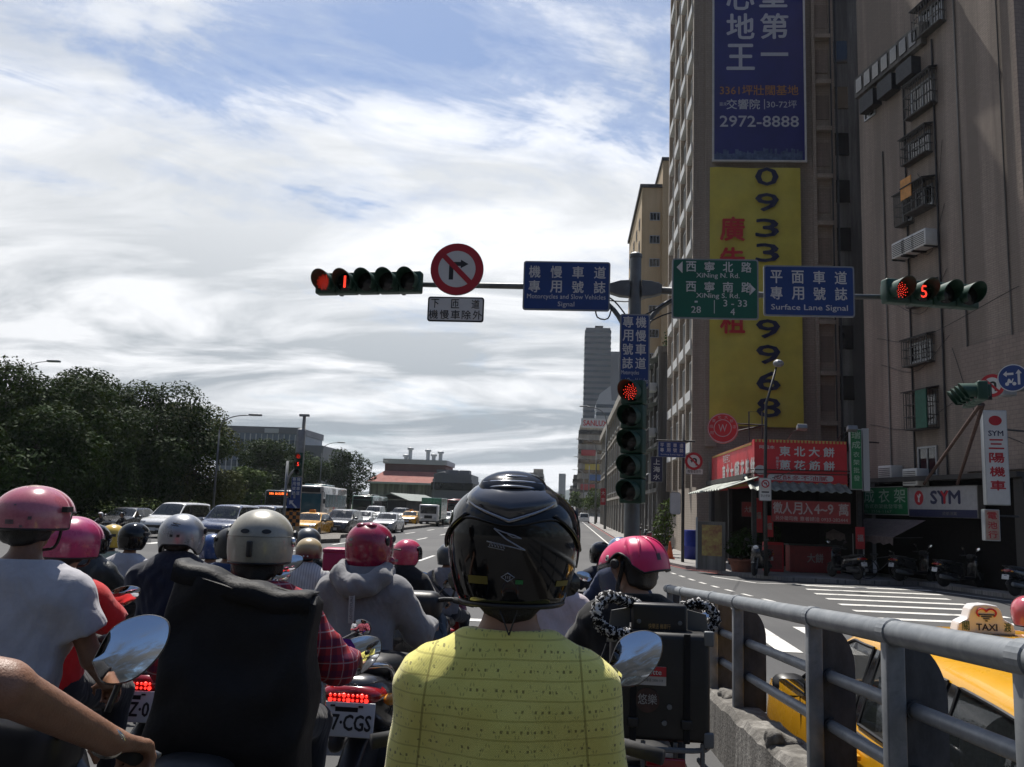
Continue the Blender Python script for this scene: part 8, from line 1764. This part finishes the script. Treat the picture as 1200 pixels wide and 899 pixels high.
r19, j = person('scooter rider with a salmon helmet and white shirt beyond the yellow taxi', 1206, 717, 7.6, 0.004, R(-10), J(), C_WHITE, C_TRO, h=.02); helmet(r19, j['head'], 0, 'jet', (hm('helmet_salmon', (.50, .11, .14)), BLK), rx=.135); hair(r19, j['head'], 0, .06); ride(r19, S_BLK, label='black scooter under the salmon helmet rider beyond the taxi')
for px, py, m, lb in ((118, 603, WHT, 'tiny rider with a white helmet among the far traffic at left'), (143, 603, H_BLACK, 'tiny rider with a black helmet beside the leftmost dark car')):
    rr_, j = person(lb, px, py, 38, .004, PI * .9, J(), C_BLACK, C_TRO, h=.035, group='far riders'); helmet(rr_, j['head'], 0, 'jet', (m, BLK)); ride(rr_, S_BLK, label=lb.replace('tiny rider', 'tiny scooter under the rider'))
# scooters parked along the shops
for i, (x, y, rz, lb) in enumerate(((SX + .1, SY - 1.1, 2.6, 'black scooter parked at the left of the shop counter'), (SX + 3.0, SY - 1.4, .4, 'dark scooter parked in front of the right shop post'), (12.0, 31.6, -1.2, 'dark scooter parked under the brown awning'), (12.7, 29.6, -1.3, 'dark scooter with a pale plate parked below the scooter dealer sign'), (13.6, 27.0, -1.2, 'dark scooter parked beneath the tall white upright sign'))): scooter(lb, (x, y, .13), rz, S_BLK, 1., '', 'scooters parked along the shops', lit=False)
for i, (px, Y, lb) in enumerate(((768, 52, 'black scooter parked on the sidewalk left of the potted plants'), (760, 58, 'red scooter parked on the sidewalk by the old shophouse'))): scooter(lb, (at_px(px, Y), Y, .13), 1.4, S_RED if i else S_BLK, 1., '', 'scooters parked along the shops', lit=False)
bk = empty('bicycle', (11.2, 31.9, .13), R(-15), 'old dark bicycle parked by the white standing board', 'bicycle')
for x in (-.52, .52): mb = MB(); mb.ring([(x + .33 * math.cos(t), 0, .34 + .33 * math.sin(t)) for t in np.linspace(0, 2 * PI, 30)], .017, 6, caps=False); [mb.tube([(x, 0, .34), (x + .32 * math.cos(t), 0, .34 + .32 * math.sin(t))], .003, 4) for t in np.linspace(0, 2 * PI, 12)]; mb.build('wheel', RUB, bk)
mb = MB(); [mb.tube(q, .016, 6) for q in ([(-.52, 0, .34), (-.12, 0, .32), (-.28, 0, .82)], [(-.52, 0, .34), (-.24, 0, .72)], [(-.12, 0, .32), (.36, 0, .80)], [(-.24, 0, .74), (.34, 0, .84)], [(.52, 0, .34), (.34, 0, .95)])]; mb.build('frame', DKST, bk); MB().rbox((-.29, 0, .86), (.26, .14, .06), .025).build('saddle', BLK, bk); MB().tube(spl([(.22, -.28, 1.0), (.36, -.1, .97), (.36, .1, .97), (.22, .28, 1.0)], 10), .014, 6).build('handlebar', CHR, bk)
